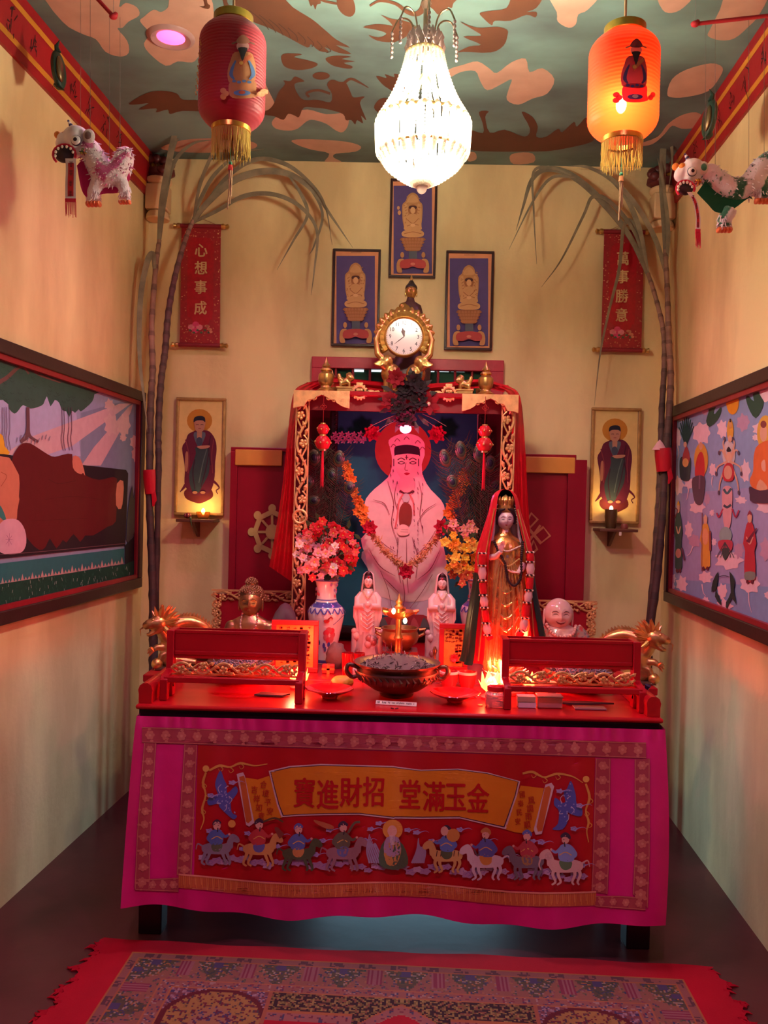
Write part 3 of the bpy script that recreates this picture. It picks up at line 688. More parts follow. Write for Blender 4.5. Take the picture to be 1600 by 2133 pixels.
m = MB((.25, .06, .05)); q = s2 + V((.043, -.02, .007)); m.lathe([(0, 0), (.017, 0), (.02, .012), (.016, .026), (0, .028)], q, 16); solo('trinket_box', m, satin, 'small round red pot beside the brown glass on the right shelf', 'pot')
m = MB((.75, .68, .6)); q = s2 + V((.008, -.076, -.012)); m.box(q, (.012, .003, .028)); solo('paper_tag', m, matte, 'tiny white tag stuck to the front of the right shelf', 'tag')
# ------------------------------------------------------------------ crystal chandelier
cry = mat('lit_crystal', .15, col=(.95, .93, .88), var=0)
_n = cry.node_tree; _t = _n.nodes.new('ShaderNodeBsdfTranslucent'); _t.inputs[0].default_value = (.95, .93, .88, 1); _m = _n.nodes.new('ShaderNodeMixShader'); _m.inputs[0].default_value = .6
_n.links.new(_n.nodes['Principled BSDF'].outputs[0], _m.inputs[1]); _n.links.new(_t.outputs[0], _m.inputs[2]); _n.links.new(_m.outputs[0], _n.nodes['Material Output'].inputs['Surface'])
CY = 2.75; ck = pxs(CY); CX = P(882, 250, CY).x
def cz(py): return P(882, py, CY).z
t = Thing('chandelier', 'bright crystal chandelier hanging from the middle of the ceiling', 'chandelier', V((CX, CY, cz(398))))
c0 = V((CX, CY, 0))
m = MB((.3, .2, .14)); m.cyl((CX, CY, cz(112)), (CX, CY, HZ), .008, n=10); m.lathe([(.045, -.03), (.05, -.012), (.03, 0)], (CX, CY, HZ), 20)
for q in (.08, .2): m.lathe([(.008, -.02), (.018, 0), (.008, .02)], (CX, CY, cz(60) + q), 12)
t.part('stem', m, brass)
m = MB((.75, .5, .2))
for py, r in ((112, 38), (256, 94), (320, 88)): m.lathe([(r * ck, -.006), (r * ck + .004, 0), (r * ck, .006), (r * ck - .004, 0), (r * ck, -.006)], (CX, CY, cz(py)), 36, caps=False)
for k in range(6):
    a = k * pi / 3; d = V((cos(a), sin(a), 0)); m.tube([c0 + V((0, 0, cz(150))), c0 + d * 40 * ck + V((0, 0, cz(200))), c0 + d * 93 * ck + V((0, 0, cz(256)))], .003, 6)
t.part('frame_ring', m, brass)
cry2 = cry.copy(); cry2.name = 'lit_crystal_dense'
for q in cry2.node_tree.nodes:
    if q.type == 'MIX_SHADER': q.inputs[0].default_value = .38
def strand(name, pts, n, r0, r1, count, ph=0):
    for k in range(count):
        a = 2 * pi * (k + ph) / count; d = V((cos(a), sin(a), 0)); m = MB(); pp = smooth_open([V((p[0], p[1])) for p in pts], 12)
        for i in range(n):
            f = i / (n - 1) * (len(pp) - 1); j = min(int(f), len(pp) - 2); q = pp[j].lerp(pp[j + 1], f - j); r = lerp(r0, r1, i / (n - 1))
            m.ell(c0 + d * q.x * ck + V((0, 0, cz(q.y))), (r, r, r * .95), 7, 5)
        t.part(name, m, cry2 if ph else cry)
strand('upper_bead_strand', [(38, 114), (46, 150), (66, 205), (94, 254)], 24, .0056, .0088, 24)
strand('lower_bead_strand', [(88, 322), (74, 345), (40, 372), (8, 388)], 15, .0095, .007, 26, .5)
for k in range(34):                                                # belt of hanging crystal bars
    a = 2 * pi * k / 34; d = V((cos(a), sin(a), 0)); p = c0 + d * 95 * ck; m = MB()
    m.tube([p + V((0, 0, cz(252))), p + V((0, 0, cz(260))), c0 + d * 92 * ck + V((0, 0, cz(318))), c0 + d * 91 * ck + V((0, 0, cz(328)))], [.004, .011, .011, .003], 6); t.part('crystal_bar', m, cry)
m = MB(); m.ell((CX, CY, cz(392)), (11 * ck, 11 * ck, 12 * ck), 14, 10); t.part('crystal_ball', m, cry)
ice = mat('pale_pendant', .15, col=(.55, .42, .4), var=.2, trans=.3)
for k in range(14):                                                # crown of leaf crystals
    a = 2 * pi * k / 14
    for j, (r, y, h) in enumerate(((36, 100, 20), (33, 82, 18))):
        a2 = a + j * pi / 14; p = c0 + V((cos(a2), sin(a2), 0)) * r * ck; m = MB(); z = cz(y)
        m.tube([p + V((0, 0, z - h * ck * .8)), p + V((0, 0, z)), p + V((0, 0, z + h * ck * .8))], [.002, .0125, .001], 6, flat=.6); t.part('crown_crystal', m, ice)
for k in range(7):
    a = 2 * pi * k / 7 + .3; d = V((cos(a), sin(a), 0)); m = MB((.25, .16, .1)); e = c0 + d * 70 * ck
    m.tube(smooth_open([c0 + d * 18 * ck + V((0, 0, cz(98))), c0 + d * 30 * ck + V((0, 0, cz(45))), c0 + d * 55 * ck + V((0, 0, cz(36))), e + V((0, 0, cz(62)))], 5), .0028, 6); arm = t.part('scroll_arm', m, brass)
    m = MB()
    for i in range(6): m.ell(e + V((0, 0, cz(66) - i * .0145)), (.0055, .0055, .0068), 7, 5)
    t.part('drop_string', m, ice, parent=arm)
bulbm = mat('lit_bulb', .4, col=(1, .9, .7), var=0, emit=40, ecol=(1, .86, .6))
for k in range(5):
    a = 2 * pi * k / 5; m = MB(); m.ell(c0 + V((.062 * cos(a), .062 * sin(a), cz(280))), (.014, .014, .03), 10, 8); t.part('light_bulb', m, bulbm)
for k in range(3):
    a = 2 * pi * k / 3; lamp('chandelier_light', 'POINT', c0 + V((.05 * cos(a), .05 * sin(a), cz(285))), 46, (1, .91, .70), .07)

# ------------------------------------------------------------------ two red lanterns
def lantern_mat(name, tl):
    m = mat(name, .55, var=.06, sheen=.2); nt = m.node_tree; b = nt.nodes['Principled BSDF']; out = nt.nodes['Material Output']
    tr = nt.nodes.new('ShaderNodeBsdfTranslucent'); mx = nt.nodes.new('ShaderNodeMixShader'); mx.inputs[0].default_value = tl
    nt.links.new(b.inputs['Base Color'].links[0].from_socket, tr.inputs['Color'])
    nt.links.new(b.outputs[0], mx.inputs[1]); nt.links.new(tr.outputs[0], mx.inputs[2]); 
    tp = nt.nodes.new('ShaderNodeBsdfTransparent'); m2 = nt.nodes.new('ShaderNodeMixShader'); m2.inputs[0].default_value = .05 if tl > .5 else 0
    nt.links.new(mx.outputs[0], m2.inputs[1]); nt.links.new(tp.outputs[0], m2.inputs[2]); nt.links.new(m2.outputs[0], out.inputs['Surface']); return m
def lantern(lab, cx, yt, yb, rpx, Y, rings, body_col, fig, lit, yfr, ytas):
    k = pxs(Y); X = P(cx, (yt + yb) / 2, Y).x; z = lambda py: P(cx, py, Y).z; zt, zb = z(yt), z(yb); R = rpx * k
    t = Thing('paper_lantern', lab, 'lantern', V((X, Y, zb)))
    prof = []; H = zt - zb; N = rings
    shape = lambda f: R * min(1, .54 + .46 * (1 - abs(1 - min(f, 1 - f) / .2) ** 2.2 if min(f, 1 - f) < .2 else 1))
    for i in range(N * 4 + 1):
        f = i / (N * 4); r = shape(f); prof.append((r * (1 - .012 * (1 - abs(sin(pi * i / 4)))), zb + H * f))
    m = MB(body_col); m.lathe(prof, (X, Y, 0), 40, caps=False); bo = t.part('lantern_shade', m, lantern_mat('lit_lantern_cloth' if lit else 'lantern_cloth', .55 if lit else .25))
    m = MB((.6, .36, .06)); r = R * .56
    for zz, h in ((zt, .022), (zb - .012, .014)):
        m = MB((.6, .36, .06)); m.lathe([(r, zz - .002), (r + .003, zz), (r + .003, zz + h), (r, zz + h + .002), (r - .006, zz + h), (r - .006, zz)], (X, Y, 0), 32, caps=False); t.part('gold_rim', m, gold)
    m = MB((.3, .17, .08)); m.tube([(X, Y, zt), (X, Y, HZ)], .004, 8)
    for a in (0, pi): m.tube([(X + r * cos(a), Y, zt + .012), (X, Y, zt + .05)], .0015, 5)
    t.part('hanging_cord', m, matte)
    if lit:
        m = MB(); m.ell((X - .012, Y - .025, z(226)), (.016, .016, .026), 12, 10); t.part('light_bulb', m, bulbm)
        lamp('lantern_light', 'POINT', (X - .02, Y - .056, z(238)), 2.2, (1, .8, .6), .012)
    m = MB((.42, .3, .06)); rr = random.Random(4)
    for i in range(90):
        a = 2 * pi * i / 90; L = (zb - .012) - z(yfr) + rr.uniform(-.012, .008)
        p = V((X + r * cos(a), Y + r * sin(a), zb - .012)); m.tube([p, p + V((rr.uniform(-.002, .002), rr.uniform(-.002, .002), -L * .5)), p + V((rr.uniform(-.004, .004), rr.uniform(-.004, .004), -L))], [.0016, .0016, .0008], 4)
    o = t.part('fringe', m, cloth); o['kind'] = 'stuff'
    m = MB((.05, .3, .15)); zq = z(ytas); m.ell((X, Y, zq), .006, 8, 6); m.tube([(X, Y, zb), (X, Y, zq)], .0009, 4); ta = t.part('tassel_bead', m, gloss)
    m = MB((.55, .25, .1) if lit else (.45, .04, .03)); m.cyl((X, Y, zq - .006), (X, Y, zq - .022), .006, .008, 8); 
    for i in range(10): m.tube([(X + .005 * cos(i), Y + .005 * sin(i), zq - .02), (X + .006 * cos(i * 2), Y + .006 * sin(i * 2), zq - .1 - .02 * (i % 3))], [.0022, .001], 4, col=(.32, .2, .1))
    t.part('tassel', m, cloth, parent=ta)
    fz = lambda zz: shape(min(max((zz - zb) / H, 0), 1))
    def onsurf(x, y, l):                          # wrap a picture drawn in pixels round the shade
        q = (x - cx) / rpx; a = math.asin(max(-.999, min(.999, q))); zz = P(x, y, Y - R * cos(a)).z; rr_ = fz(zz) + l + .0012
        return V((X + rr_ * sin(a), Y - rr_ * cos(a), zz))
    fl = Flat(onsurf, .0004, 6); fig(fl, cx)
    if not lit: f2 = Flat(onsurf, .0004, 6); fig_side(f2, cx); t.part('printed_border', f2.mb, lantern_mat('lantern_print', .3), smooth=False)
    t.part('printed_figure', fl.mb, lantern_mat('lantern_print', .3), smooth=False)
def fig_common(fl, cx, x, yh, s, lit):
    q = lambda pts: [(x + a * s, yh + c * s) for a, c in pts]
    A, Bc, Cc, D = ((.16, .03, .05), (.06, .05, .22), (.5, .02, .03), (.5, .2, .08)) if lit else ((.62, .27, .10), (.1, .24, .55), (.5, .07, .04), (.72, .42, .12))
    fl.poly(q([(-14, 22), (-22, 40), (-27, 60), (-26, 80), (-18, 88), (20, 88), (25, 60), (22, 38), (14, 22)]), A)
    fl.poly(q([(-20, 82), (22, 82), (26, 104), (28, 116), (0, 120), (-22, 114)]), Cc if lit else A)
    for a, w in ((-1, 1), (1, 1)): fl.line(q([(a * 12, 40), (a * 18, 56), (a * 20, 70), (a * 14, 80)]), 6 * s, Bc, taper=[.5, 1, 1.2, .6])
    for k in range(4): fl.disc(x + (-14 + k * 9) * s, yh + (84 + (k % 2) * 2) * s, 4 * s, 3 * s, Bc, 8)
    fl.poly(q([(-8, 44), (14, 26), (17, 32), (-3, 54)]), D if lit else (.6, .14, .05), 1); fl.disc(x - 2 * s, yh + 46 * s, 4 * s, 4 * s, (.8, .5, .1), 8)
    fl.poly(q([(-9, 4), (9, 4), (10, 16), (0, 24), (-10, 16)]), (.5, .2, .2) if lit else (.7, .38, .35))
    fl.poly(q([(-8, 14), (8, 14), (5, 26), (0, 42), (-5, 26)]), (.02, .015, .02))
    fl.poly(q([(-11, 4), (-9, -6), (0, -14), (9, -6), (11, 4)]), (.1, .02, .04) if lit else (.45, .2, .12)); fl.line(q([(-20, 6), (-11, 2)]), 3 * s, (.2, .1, .06), 1); fl.line(q([(20, 6), (11, 2)]), 3 * s, (.2, .1, .06), 1)
    fl.disc(x, yh + 110 * s, 15 * s, 6 * s, Bc, 14); fl.disc(x, yh + 109 * s, 6 * s, 4 * s, (.8, .6, .5) if lit else (.6, .12, .05), 10)
    for k in range(5): fl.disc(x + (-34 + 5 * (k % 2)) * s + (0 if k < 3 else 64 * s), yh + (106 + 6 * (k % 3)) * s, 6 * s, 6 * s, Cc if lit else A, 9)
def fig_left(fl, cx):
    fig_common(fl, cx, 515, 88, .98, False)
    return
def fig_side(fl, cx):
    for k in range(26): fl.disc(424 + (k % 3) * 2.2, 84 + k * 4.6, 2.2, 2.4, (.62, .3, .06), 7)
def fig_right(fl, cx): fig_common(fl, cx, 1303, 96, .98, True)
lantern('unlit red silk lantern with printed robed figure, hanging on the left', 484, 50, 268, 69, 2.6, 34, (.40, .008, .03), fig_left, False, 330, 340)
lantern('glowing red lantern with printed bearded figure, hanging on the right', 1299, 73, 290, 72, 2.6, 28, (.92, .07, .01), fig_right, True, 348, 363)

# ------------------------------------------------------------------ toy lions on strings
def lion(lab, Y, H, body, brad, cA, cB, legs, strip, bar, strings, belly, ear_in, mouth, seed):
    k = pxs(Y); Q = lambda x, y, d=0: P(x, y, Y + d * k)
    t = Thing('lion_puppet', lab, 'puppet', Q(body[0][0], max(l[1] for l in legs)))
    hx, hy, hr = H
    m = MB((.80, .74, .80)); e = lambda x, y, d, r, sx=1, sy=1, sd=1: m.ell(Q(hx + x * hr, hy + y * hr, d * hr), (r * hr * k * sx, r * hr * k * sd, r * hr * k * sy), 16, 12)
    e(.05, -.05, 0, .8, 1, .95); e(-.55, .0, 0, .55, 1, .8); e(-.75, .25, -.1, .42); e(.25, .5, 0, .5); e(-.35, .85, .05, .42, 1.2, .7); e(0, -.3, -.45, .36); e(-.1, .3, -.45, .3)
    hm = remesh(m, 'head', matte, .006, t.loc, 3); head = link('head', hm, (0, 0, 0), t.o)
    m = MB((.03, .012, .02)); mx, my, mr = mouth; m.ell(Q(mx, my, -hr * .48), (mr * k * 1.0, mr * .55 * k, mr * .86 * k), 16, 10); t.part('mouth', m, satin, parent=head)
    m = MB((.55, .02, .06)); pts = [Q(mx + mr * 1.18 * cos(a), my + mr * 1.05 * sin(a), -hr * (.72 + .1 * sin(a))) for a in [pi * .75 + i * pi * 1.35 / 12 for i in range(13)]]; m.tube(pts, 2.6 * k, 8); t.part('lips', m, gloss, parent=head)
    m = MB((.8, .74, .7))
    for i in range(7):
        a = pi * .95 + i * pi * .95 / 6; m.ell(Q(mx + mr * .95 * cos(a), my + mr * .85 * sin(a), -hr * .82), (2.8 * k, 2 * k, 3.4 * k), 8, 6)
    t.part('teeth', m, gloss, parent=head)
    for sx in (0, 1):                             # eyes on both sides of the head
        d = -1 if sx == 0 else 1; p = Q(hx + .02 * hr, hy + .02 * hr, d * .78 * hr)
        m = MB((.05, .03, .06)); m.ell(p, (.31 * hr * k, .12 * hr * k, .31 * hr * k), 16, 10)
        m.ell(p + V((0, -d * -.03 * hr * k, 0)) + V((0, d * .04 * hr * k, 0)), (.27 * hr * k, .12 * hr * k, .27 * hr * k), 16, 10, col=(.8, .76, .78)); m.ell(p + V((0, d * .09 * hr * k, 0)), (.17 * hr * k, .12 * hr * k, .17 * hr * k), 14, 10, col=(.02, .01, .02)); t.part('eye', m, gloss, parent=head)
    m = MB((.75, .26, .05)); m.ell(Q(hx - .62 * hr, hy - .32 * hr, -.32 * hr), 7 * k, 12, 8); m.ell(Q(hx - 1.05 * hr, hy - .3 * hr, -.05 * hr), 7.5 * k, 12, 8); t.part('nose', m, gloss, parent=head)
    for d in (-.55, .5):
        p = Q(hx + .75 * hr, hy - .22 * hr, d * hr); m = MB((.72, .6, .58)); m.ell(p, (.36 * hr * k, .2 * hr * k, .42 * hr * k), 14, 10); m.ell(p + V((0, -.1 * hr * k, 0)), (.22 * hr * k, .14 * hr * k, .27 * hr * k), 12, 9, col=ear_in); t.part('ear', m, fur, parent=head)
    m = MB((.06, .04, .12)); p = Q(hx - .3 * hr, hy - .78 * hr, -.1 * hr)
    for i in range(4): q = Q(hx - (.22 + .07 * i) * hr, hy - (.72 + .13 * i) * hr, -.1 * hr); m.ell(q, (5.5 - i) * k, 8, 6, col=(.72, .66, .72) if i % 2 == 0 else (.05, .04, .12))
    t.part('horn', m, matte, parent=head)
    m = MB((.55, .3, .06)); r = random.Random(seed); pc = Q(hx + .42 * hr, hy + .68 * hr, -.75 * hr)
    for i in range(26): v = V((r.gauss(0, 1), r.gauss(0, 1), r.gauss(0, 1))).normalized(); m.tube([pc, pc + v * 8 * k], [2.4 * k, .8 * k], 4, col=r.choice([(.6, .35, .05), (.5, .1, .05), (.1, .2, .08), (.6, .2, .35)]))
    t.part('cheek_pompom', m, foil, parent=head)
    # body: one furry skin hanging in a curve
    m = MB(cA); bp = smooth_open([V((x, y, 0)) for x, y in body], 5); n = len(bp); rr = rs(brad, n)
    for i, p in enumerate(bp): m.ell(Q(p.x, p.y), (rr[i] * k, rr[i] * 1.1 * k, rr[i] * k), 12, 8)
    for lx, ly, lr in legs: m.tube([Q(lx + (bp[n // 2].x - lx) * .25, ly - 42, -8), Q(lx, ly - 20, -8), Q(lx, ly - 6, -8)], [lr * k * 1.1, lr * k, lr * .9 * k], 10)
    def cf(p):
        q = noise.noise(p * 22 + V((seed, 0, 0))); return cB if q > .16 else cA
    bm_ = remesh(m, 'body', fur, .007, t.loc, 2, cf); bo = link('body', bm_, (0, 0, 0), t.o)
    m = MB(cA); r = random.Random(seed + 1)
    for i in range(420):
        j = r.randrange(n); p = Q(bp[j].x, bp[j].y); v = V((r.gauss(0, 1), -abs(r.gauss(0, 1)), r.gauss(0, 1))).normalized(); s = p + v * rr[j] * k * .92; g = (v * .6 + V((r.uniform(-.6, .6), -.2, -.5))).normalized()
        m.tube([s, s + g * r.uniform(7, 14) * k], [2.3 * k, .3 * k], 4, col=cA if r.random() < .75 else cB)
    for lx, ly, lr in legs:
        for i in range(50): a = r.uniform(0, 2 * pi); s = Q(lx + lr * .8 * cos(a), ly - r.uniform(4, 30), -8 + lr * .8 * sin(a)); m.tube([s, s + V((cos(a) * 5 * k, sin(a) * 5 * k, -8 * k))], [2 * k, .3 * k], 4, col=cA)
    o = t.part('fur_tufts', m, fur, parent=bo); o['kind'] = 'stuff'
    for lx, ly, lr in legs:
        m = MB((.62, .14, .05))
        for i in range(4): m.ell(Q(lx - lr * .75 + i * lr * .5, ly + 1, -14), (lr * .36 * k, lr * .7 * k, lr * .4 * k), 9, 7)
        t.part('paw', m, satin, parent=bo)
    m = MB(belly); fl_ = smooth_open([V((x, y, 0)) for x, y in strip[2]], 5); m2 = len(fl_)
    m.add([Q(p.x, p.y, -14 + 20 * (i / m2 - .5)) for i, p in enumerate(fl_)] + [Q(bp[int(i / m2 * (n - 1))].x, bp[int(i / m2 * (n - 1))].y, -6) for i in range(m2)], [(i, i + 1, m2 + i + 1, m2 + i) for i in range(m2 - 1)])
    t.part('cloth_skirt', m, cloth, parent=bo)
    # paper strip in the mouth, red panel, tassel
    sp = smooth_open([V((x, y, 0)) for x, y in strip[0]], 6); w = strip[1]; m = MB((.74, .66, .7)); ns = len(sp)
    ed = [Q(p.x - w, p.y, -hr * .95) for p in sp] + [Q(p.x + w, p.y, -hr * .95) for p in sp]; m.add(ed, [(i, i + 1, ns + i + 1, ns + i) for i in range(ns - 1)]); st = t.part('paper_strip', m, matte)
    a0, a1 = int(ns * .18), int(ns * .95); m = MB((.5, .01, .02)); ii = range(a0, a1)
    m.add([Q(sp[i].x - w * .55, sp[i].y, -hr * .95 - .8) for i in ii] + [Q(sp[i].x + w * .55, sp[i].y, -hr * .95 - .8) for i in ii], [(i, i + 1, len(ii) + i + 1, len(ii) + i) for i in range(len(ii) - 1)]); t.part('red_panel', m, matte, parent=st)
    m = MB((.12, .01, .02)); r = random.Random(2)
    for i in range(4):
        p = sp[a0 + int((a1 - a0) * (i + .5) / 4)]
        for j in range(4): yy = p.y - 5 + j * 3.2; m.box(Q(p.x, yy, -hr * .95 - 1.6), (w * .75 * k * r.uniform(.5, 1), .0006, 1.2 * k))
        m.box(Q(p.x, p.y, -hr * .95 - 1.6), (1.3 * k, .0006, 11 * k))
    t.part('black_lettering', m, matte, parent=st)
    e = sp[-1]; m = MB((.55, .02, .05)); m.box(Q(e.x, e.y + 3, -hr * .95), (w * 2 * k, .003, 7 * k))
    for i in range(12): x = e.x - w + i * w / 5.5; m.tube([Q(x, e.y + 6, -hr * .95), Q(x + r.uniform(-1.5, 1.5), e.y + 38 + r.uniform(-6, 2), -hr * .95)], [.8 * k, .5 * k], 4)
    t.part('tassel', m, cloth, parent=st)
    (b0, b1) = bar; m = MB((.42, .01, .02)); m.tube([Q(*b0), Q(*b1)], 4 * k, 10); e = Q(*b1)
    br = t.part('control_bar', m, matte); m = MB((.42, .01, .02)); m.ell(e, (9 * k, 7 * k, 6.5 * k), 10, 8); m.ell(e + V((5 * k, 0, 4 * k)), 5 * k, 8, 6); t.part('ribbon_knot', m, matte, parent=br)
    for (x0, y0), (x1, y1) in strings: m = MB((.1, .08, .08)); m.tube([Q(x0, y0), Q(x1, y1)], .0007, 4); t.part('string', m, matte)
    for px_ in strings[-1:]:
        p = Q(*b1); m = MB((.2, .18, .18)); m.tube([p, V((p.x, p.y, HZ))], .0008, 4); q = Q(*b0); m.tube([q, V((q.x, q.y, HZ))], .0008, 4); t.part('ceiling_line', m, matte)
lion('pink and white toy lion with a lettered paper strip, hung by the left wall', 2.95, (158, 292, 36), [(188, 312), (203, 342), (222, 368), (243, 362), (258, 335), (262, 318)], [22, 27, 28, 26, 21, 13], (.80, .68, .74), (.58, .09, .28),
     [(195, 424, 15), (260, 420, 12)], ([(147, 330), (148, 350), (147, 382), (147, 414)], 11, [(160, 345), (170, 395), (185, 412), (215, 404), (250, 400), (272, 372)]), ((185, -22), (236, 34)),
     [((228, 38), (228, 350)), ((250, 36), (250, 345)), ((168, -15), (168, 262)), ((188, -15), (188, 305))], (.52, .02, .12), (.2, .1, .1), (134, 322, 20), 3)
lion('green and white toy lion with a red tongue strip, hung by the right wall', 2.9, (1441, 357, 32), [(1478, 365), (1500, 385), (1530, 397), (1560, 385), (1585, 350), (1612, 330), (1640, 322)], [23, 25, 25, 24, 22, 20, 16], (.76, .66, .78), (.01, .12, .07),
     [(1509, 478, 15), (1588, 418, 15)], ([(1436, 400), (1448, 420), (1454, 450), (1454, 478)], 5, [(1452, 402), (1474, 425), (1492, 442), (1520, 440), (1556, 415), (1590, 395)]), ((1625, 30), (1448, 50)),
     [((1470, 48), (1470, 345)), ((1490, 45), (1490, 372)), ((1560, 38), (1560, 375)), ((1592, 36), (1592, 340))], (.008, .09, .05), (.03, .16, .1), (1428, 393, 16), 9)
# ------------------------------------------------------------------ large paintings on the side walls
def wall_painting(lab, o, n, far_top, far_bot, far_x, near_x, draw):
    dep = .035
    a, c = PP(*far_top, o + n * dep, n), PP(*far_bot, o + n * dep, n); zt, zb = a.z, c.z; yf = (a.y + c.y) / 2
    yn = PP(near_x, (far_top[1] + far_bot[1]) / 2, o + n * dep, n).y
    xw = (lambda y: o.x - SK * (BY - y))
    t = Thing('wall_painting', lab, 'painting', V((xw((yf + yn) / 2), (yf + yn) / 2, zb)))
    d = V((SK, 1, 0)).normalized()
    def bar(m, y0, y1, z0, z1, l0, l1):
        p = [V((xw(y), y, z)) + n * l for y in (y0, y1) for l in (l0, l1) for z in (z0, z1)]
        m.add(p, [(0, 1, 3, 2), (4, 6, 7, 5), (0, 4, 5, 1), (2, 3, 7, 6), (0, 2, 6, 4), (1, 5, 7, 3)])
    w = .05; m = MB((.03, .012, .012))
    bar(m, yn, yf, zt - w, zt, 0, dep); bar(m, yn, yf, zb, zb + w, 0, dep); bar(m, yf - w, yf, zb + w, zt - w, 0, dep); bar(m, yn, yn + w, zb + w, zt - w, 0, dep)
    t.part('frame', m, satin, bevel=.004)
    m = MB((.25, .008, .02)); r = .02; u0, u1, v0, v1 = yn + w, yf - w, zb + w, zt - w
    bar(m, u0, u1, v1 - r, v1, 0, .026); bar(m, u0, u1, v0, v0 + r, 0, .026); bar(m, u1 - r, u1, v0 + r, v1 - r, 0, .026); bar(m, u0, u0 + r, v0 + r, v1 - r, 0, .026)
    t.part('red_inner_frame', m, satin)
    m = MB((.25, .24, .42)); bar(m, u0 + .003, u1 - .003, v0 + .003, v1 - .003, .002, .008); t.part('canvas', m, matte)
    iy0, iy1, iz0, iz1 = u0 + r, u1 - r, v0 + r, v1 - r
    def proj(x, y, l):
        p = PP(x, y, o + n * .009, n); yy = min(max(p.y, iy0), iy1); zz = min(max(p.z, iz0), iz1); return V((xw(yy), yy, zz)) + n * (.009 + l)
    fl = Flat(proj, .00004, 30); draw(fl); t.part('picture', fl.mb, flatp, smooth=False)
def reclining(fl):
    T = lambda q: [(a / 3.331, 680 + c / 3.331) for a, c in q]; p = lambda q, c, k=3: fl.poly(T(q), c, k)
    L = lambda q, w, c, tp=None: fl.line(T(q), w, c, taper=tp)
    p([(-300, 150), (1000, 150), (1000, 1800), (-300, 1800)], (.26, .30, .50), 1)
    p([(-300, 300), (500, 300), (560, 900), (-300, 900)], (.38, .38, .64), 1)
    p([(560, 600), (1000, 480), (1000, 1500), (560, 1000)], (.19, .23, .38), 1)
    ray_c = (.54, .36, .44)
    p([(915, 505), (900, 540), (500, 830), (300, 900), (20, 890), (230, 760)], ray_c, 1); p([(925, 520), (905, 600), (700, 965), (565, 965), (650, 840)], ray_c, 1)
    for x, y, rx, ry in ((760, 545, 36, 45), (770, 680, 52, 85), (860, 690, 50, 80), (855, 770, 26, 30), (935, 800, 36, 52), (940, 890, 30, 55)): fl.cloud(x / 3.331, 680 + y / 3.331, rx / 3.331, ry / 3.331, (.58, .40, .46))
    p([(-300, 100), (100, 200), (650, 410), (655, 470), (640, 520), (600, 560), (560, 590), (545, 575), (520, 600), (500, 585), (480, 628), (460, 590), (430, 580), (410, 530), (380, 510), (350, 555), (325, 485), (300, 540), (260, 560), (210, 570), (160, 545), (130, 580), (100, 605), (60, 570), (20, 510), (-300, 480)], (.035, .085, .07), 2)
    L([(-100, 440), (40, 360), (160, 270), (280, 340), (420, 390)], 5, (.14, .06, .06), [2, 1.6, 1, .5]); L([(160, 270), (200, 330)], 4, (.14, .06, .06)); L([(165, 275), (300, 290)], 3, (.14, .06, .06))
    r = random.Random(5)
    for k in range(60): x, y = r.uniform(0, 620), r.uniform(260, 520); L([(x, y), (x + 12, y + 14), (x + 26, y + 6)], .8, (.02, .05, .045))
    L([(188, 560), (190, 700), (180, 760), (140, 800)], 7, (.13, .06, .08), [1, 1, 1.6, 1]); L([(190, 700), (205, 760), (260, 800)], 5, (.13, .06, .08))
    for x in (10, 25, 40, 60, 425, 440, 470, 490): L([(x, 560), (x + 4, 700), (x - 4, 780), (x + 10, 860)], 1, (.08, .05, .08))
    for k in range(10): L([(110 + k * 25, 800 - 20 * sin(k)), (118 + k * 25, 770 - 20 * sin(k))], 1.4, (.2, .22, .3))
    p([(-300, 700), (-20, 730), (25, 830), (40, 900), (-300, 1000)], (.66, .36, .03))
    p([(20, 885), (80, 895), (560, 960), (870, 995), (885, 1020), (865, 1520), (0, 1610), (-300, 1640), (-300, 880)], (.02, .012, .02), 1)
    p([(-300, 900), (20, 905), (70, 930), (125, 1010), (125, 1180), (105, 1340), (-300, 1420)], (.52, .18, .12)); L([(0, 1010), (40, 1040), (0, 1110)], 1.2, (.3, .07, .04))
    p([(75, 935), (110, 850), (150, 812), (200, 810), (260, 845), (330, 890), (375, 905), (430, 890), (495, 885), (500, 950), (580, 1030), (680, 1065), (750, 1050), (806, 1055), (800, 1180), (800, 1350), (740, 1390), (640, 1450), (585, 1450), (550, 1495), (505, 1440), (455, 1500), (430, 1480), (385, 1540), (340, 1470), (310, 1530), (265, 1550), (190, 1480), (110, 1340), (128, 1200), (125, 1030)], (.10, .008, .012), 2)
    L([(330, 1060), (400, 1090), (520, 1070)], 1.2, (.06, .004, .008)); L([(300, 1200), (500, 1180), (700, 1200)], 1.0, (.07, .004, .008)); L([(200, 1350), (400, 1340), (600, 1330)], 1.0, (.07, .004, .008))
    p([(500, 900), (540, 905), (565, 950), (585, 1035), (570, 1015), (560, 1025), (530, 1015), (500, 980)], (.55, .2, .15), 2)
    p([(806, 1090), (850, 1072), (850, 1180), (835, 1265), (800, 1240)], (.52, .2, .14), 2)
    p([(-10, 1240), (20, 1290), (35, 1345), (10, 1340), (-30, 1290)], (.04, .2, .2))
    p([(0, 1360), (60, 1335), (120, 1345), (165, 1410), (175, 1500), (150, 1560), (90, 1580), (0, 1570), (-60, 1480)], (.60, .36, .48))
    for k in range(8): a = k * .8; L([(55, 1480), (55 + 25 * cos(a), 1480 + 45 * sin(a))], .7, (.25, .1, .2))
    L([(-100, 1590), (300, 1560), (865, 1505)], 1.2, (.16, .08, .1))
    p([(862, 1520), (975, 1400), (985, 1700), (862, 1640)], (.015, .015, .02), 1)
    p([(870, 1480), (885, 1250), (915, 1100), (922, 1200), (955, 1000), (965, 1200), (975, 1300), (935, 1420), (900, 1480)], (.06, .07, .07), 2)
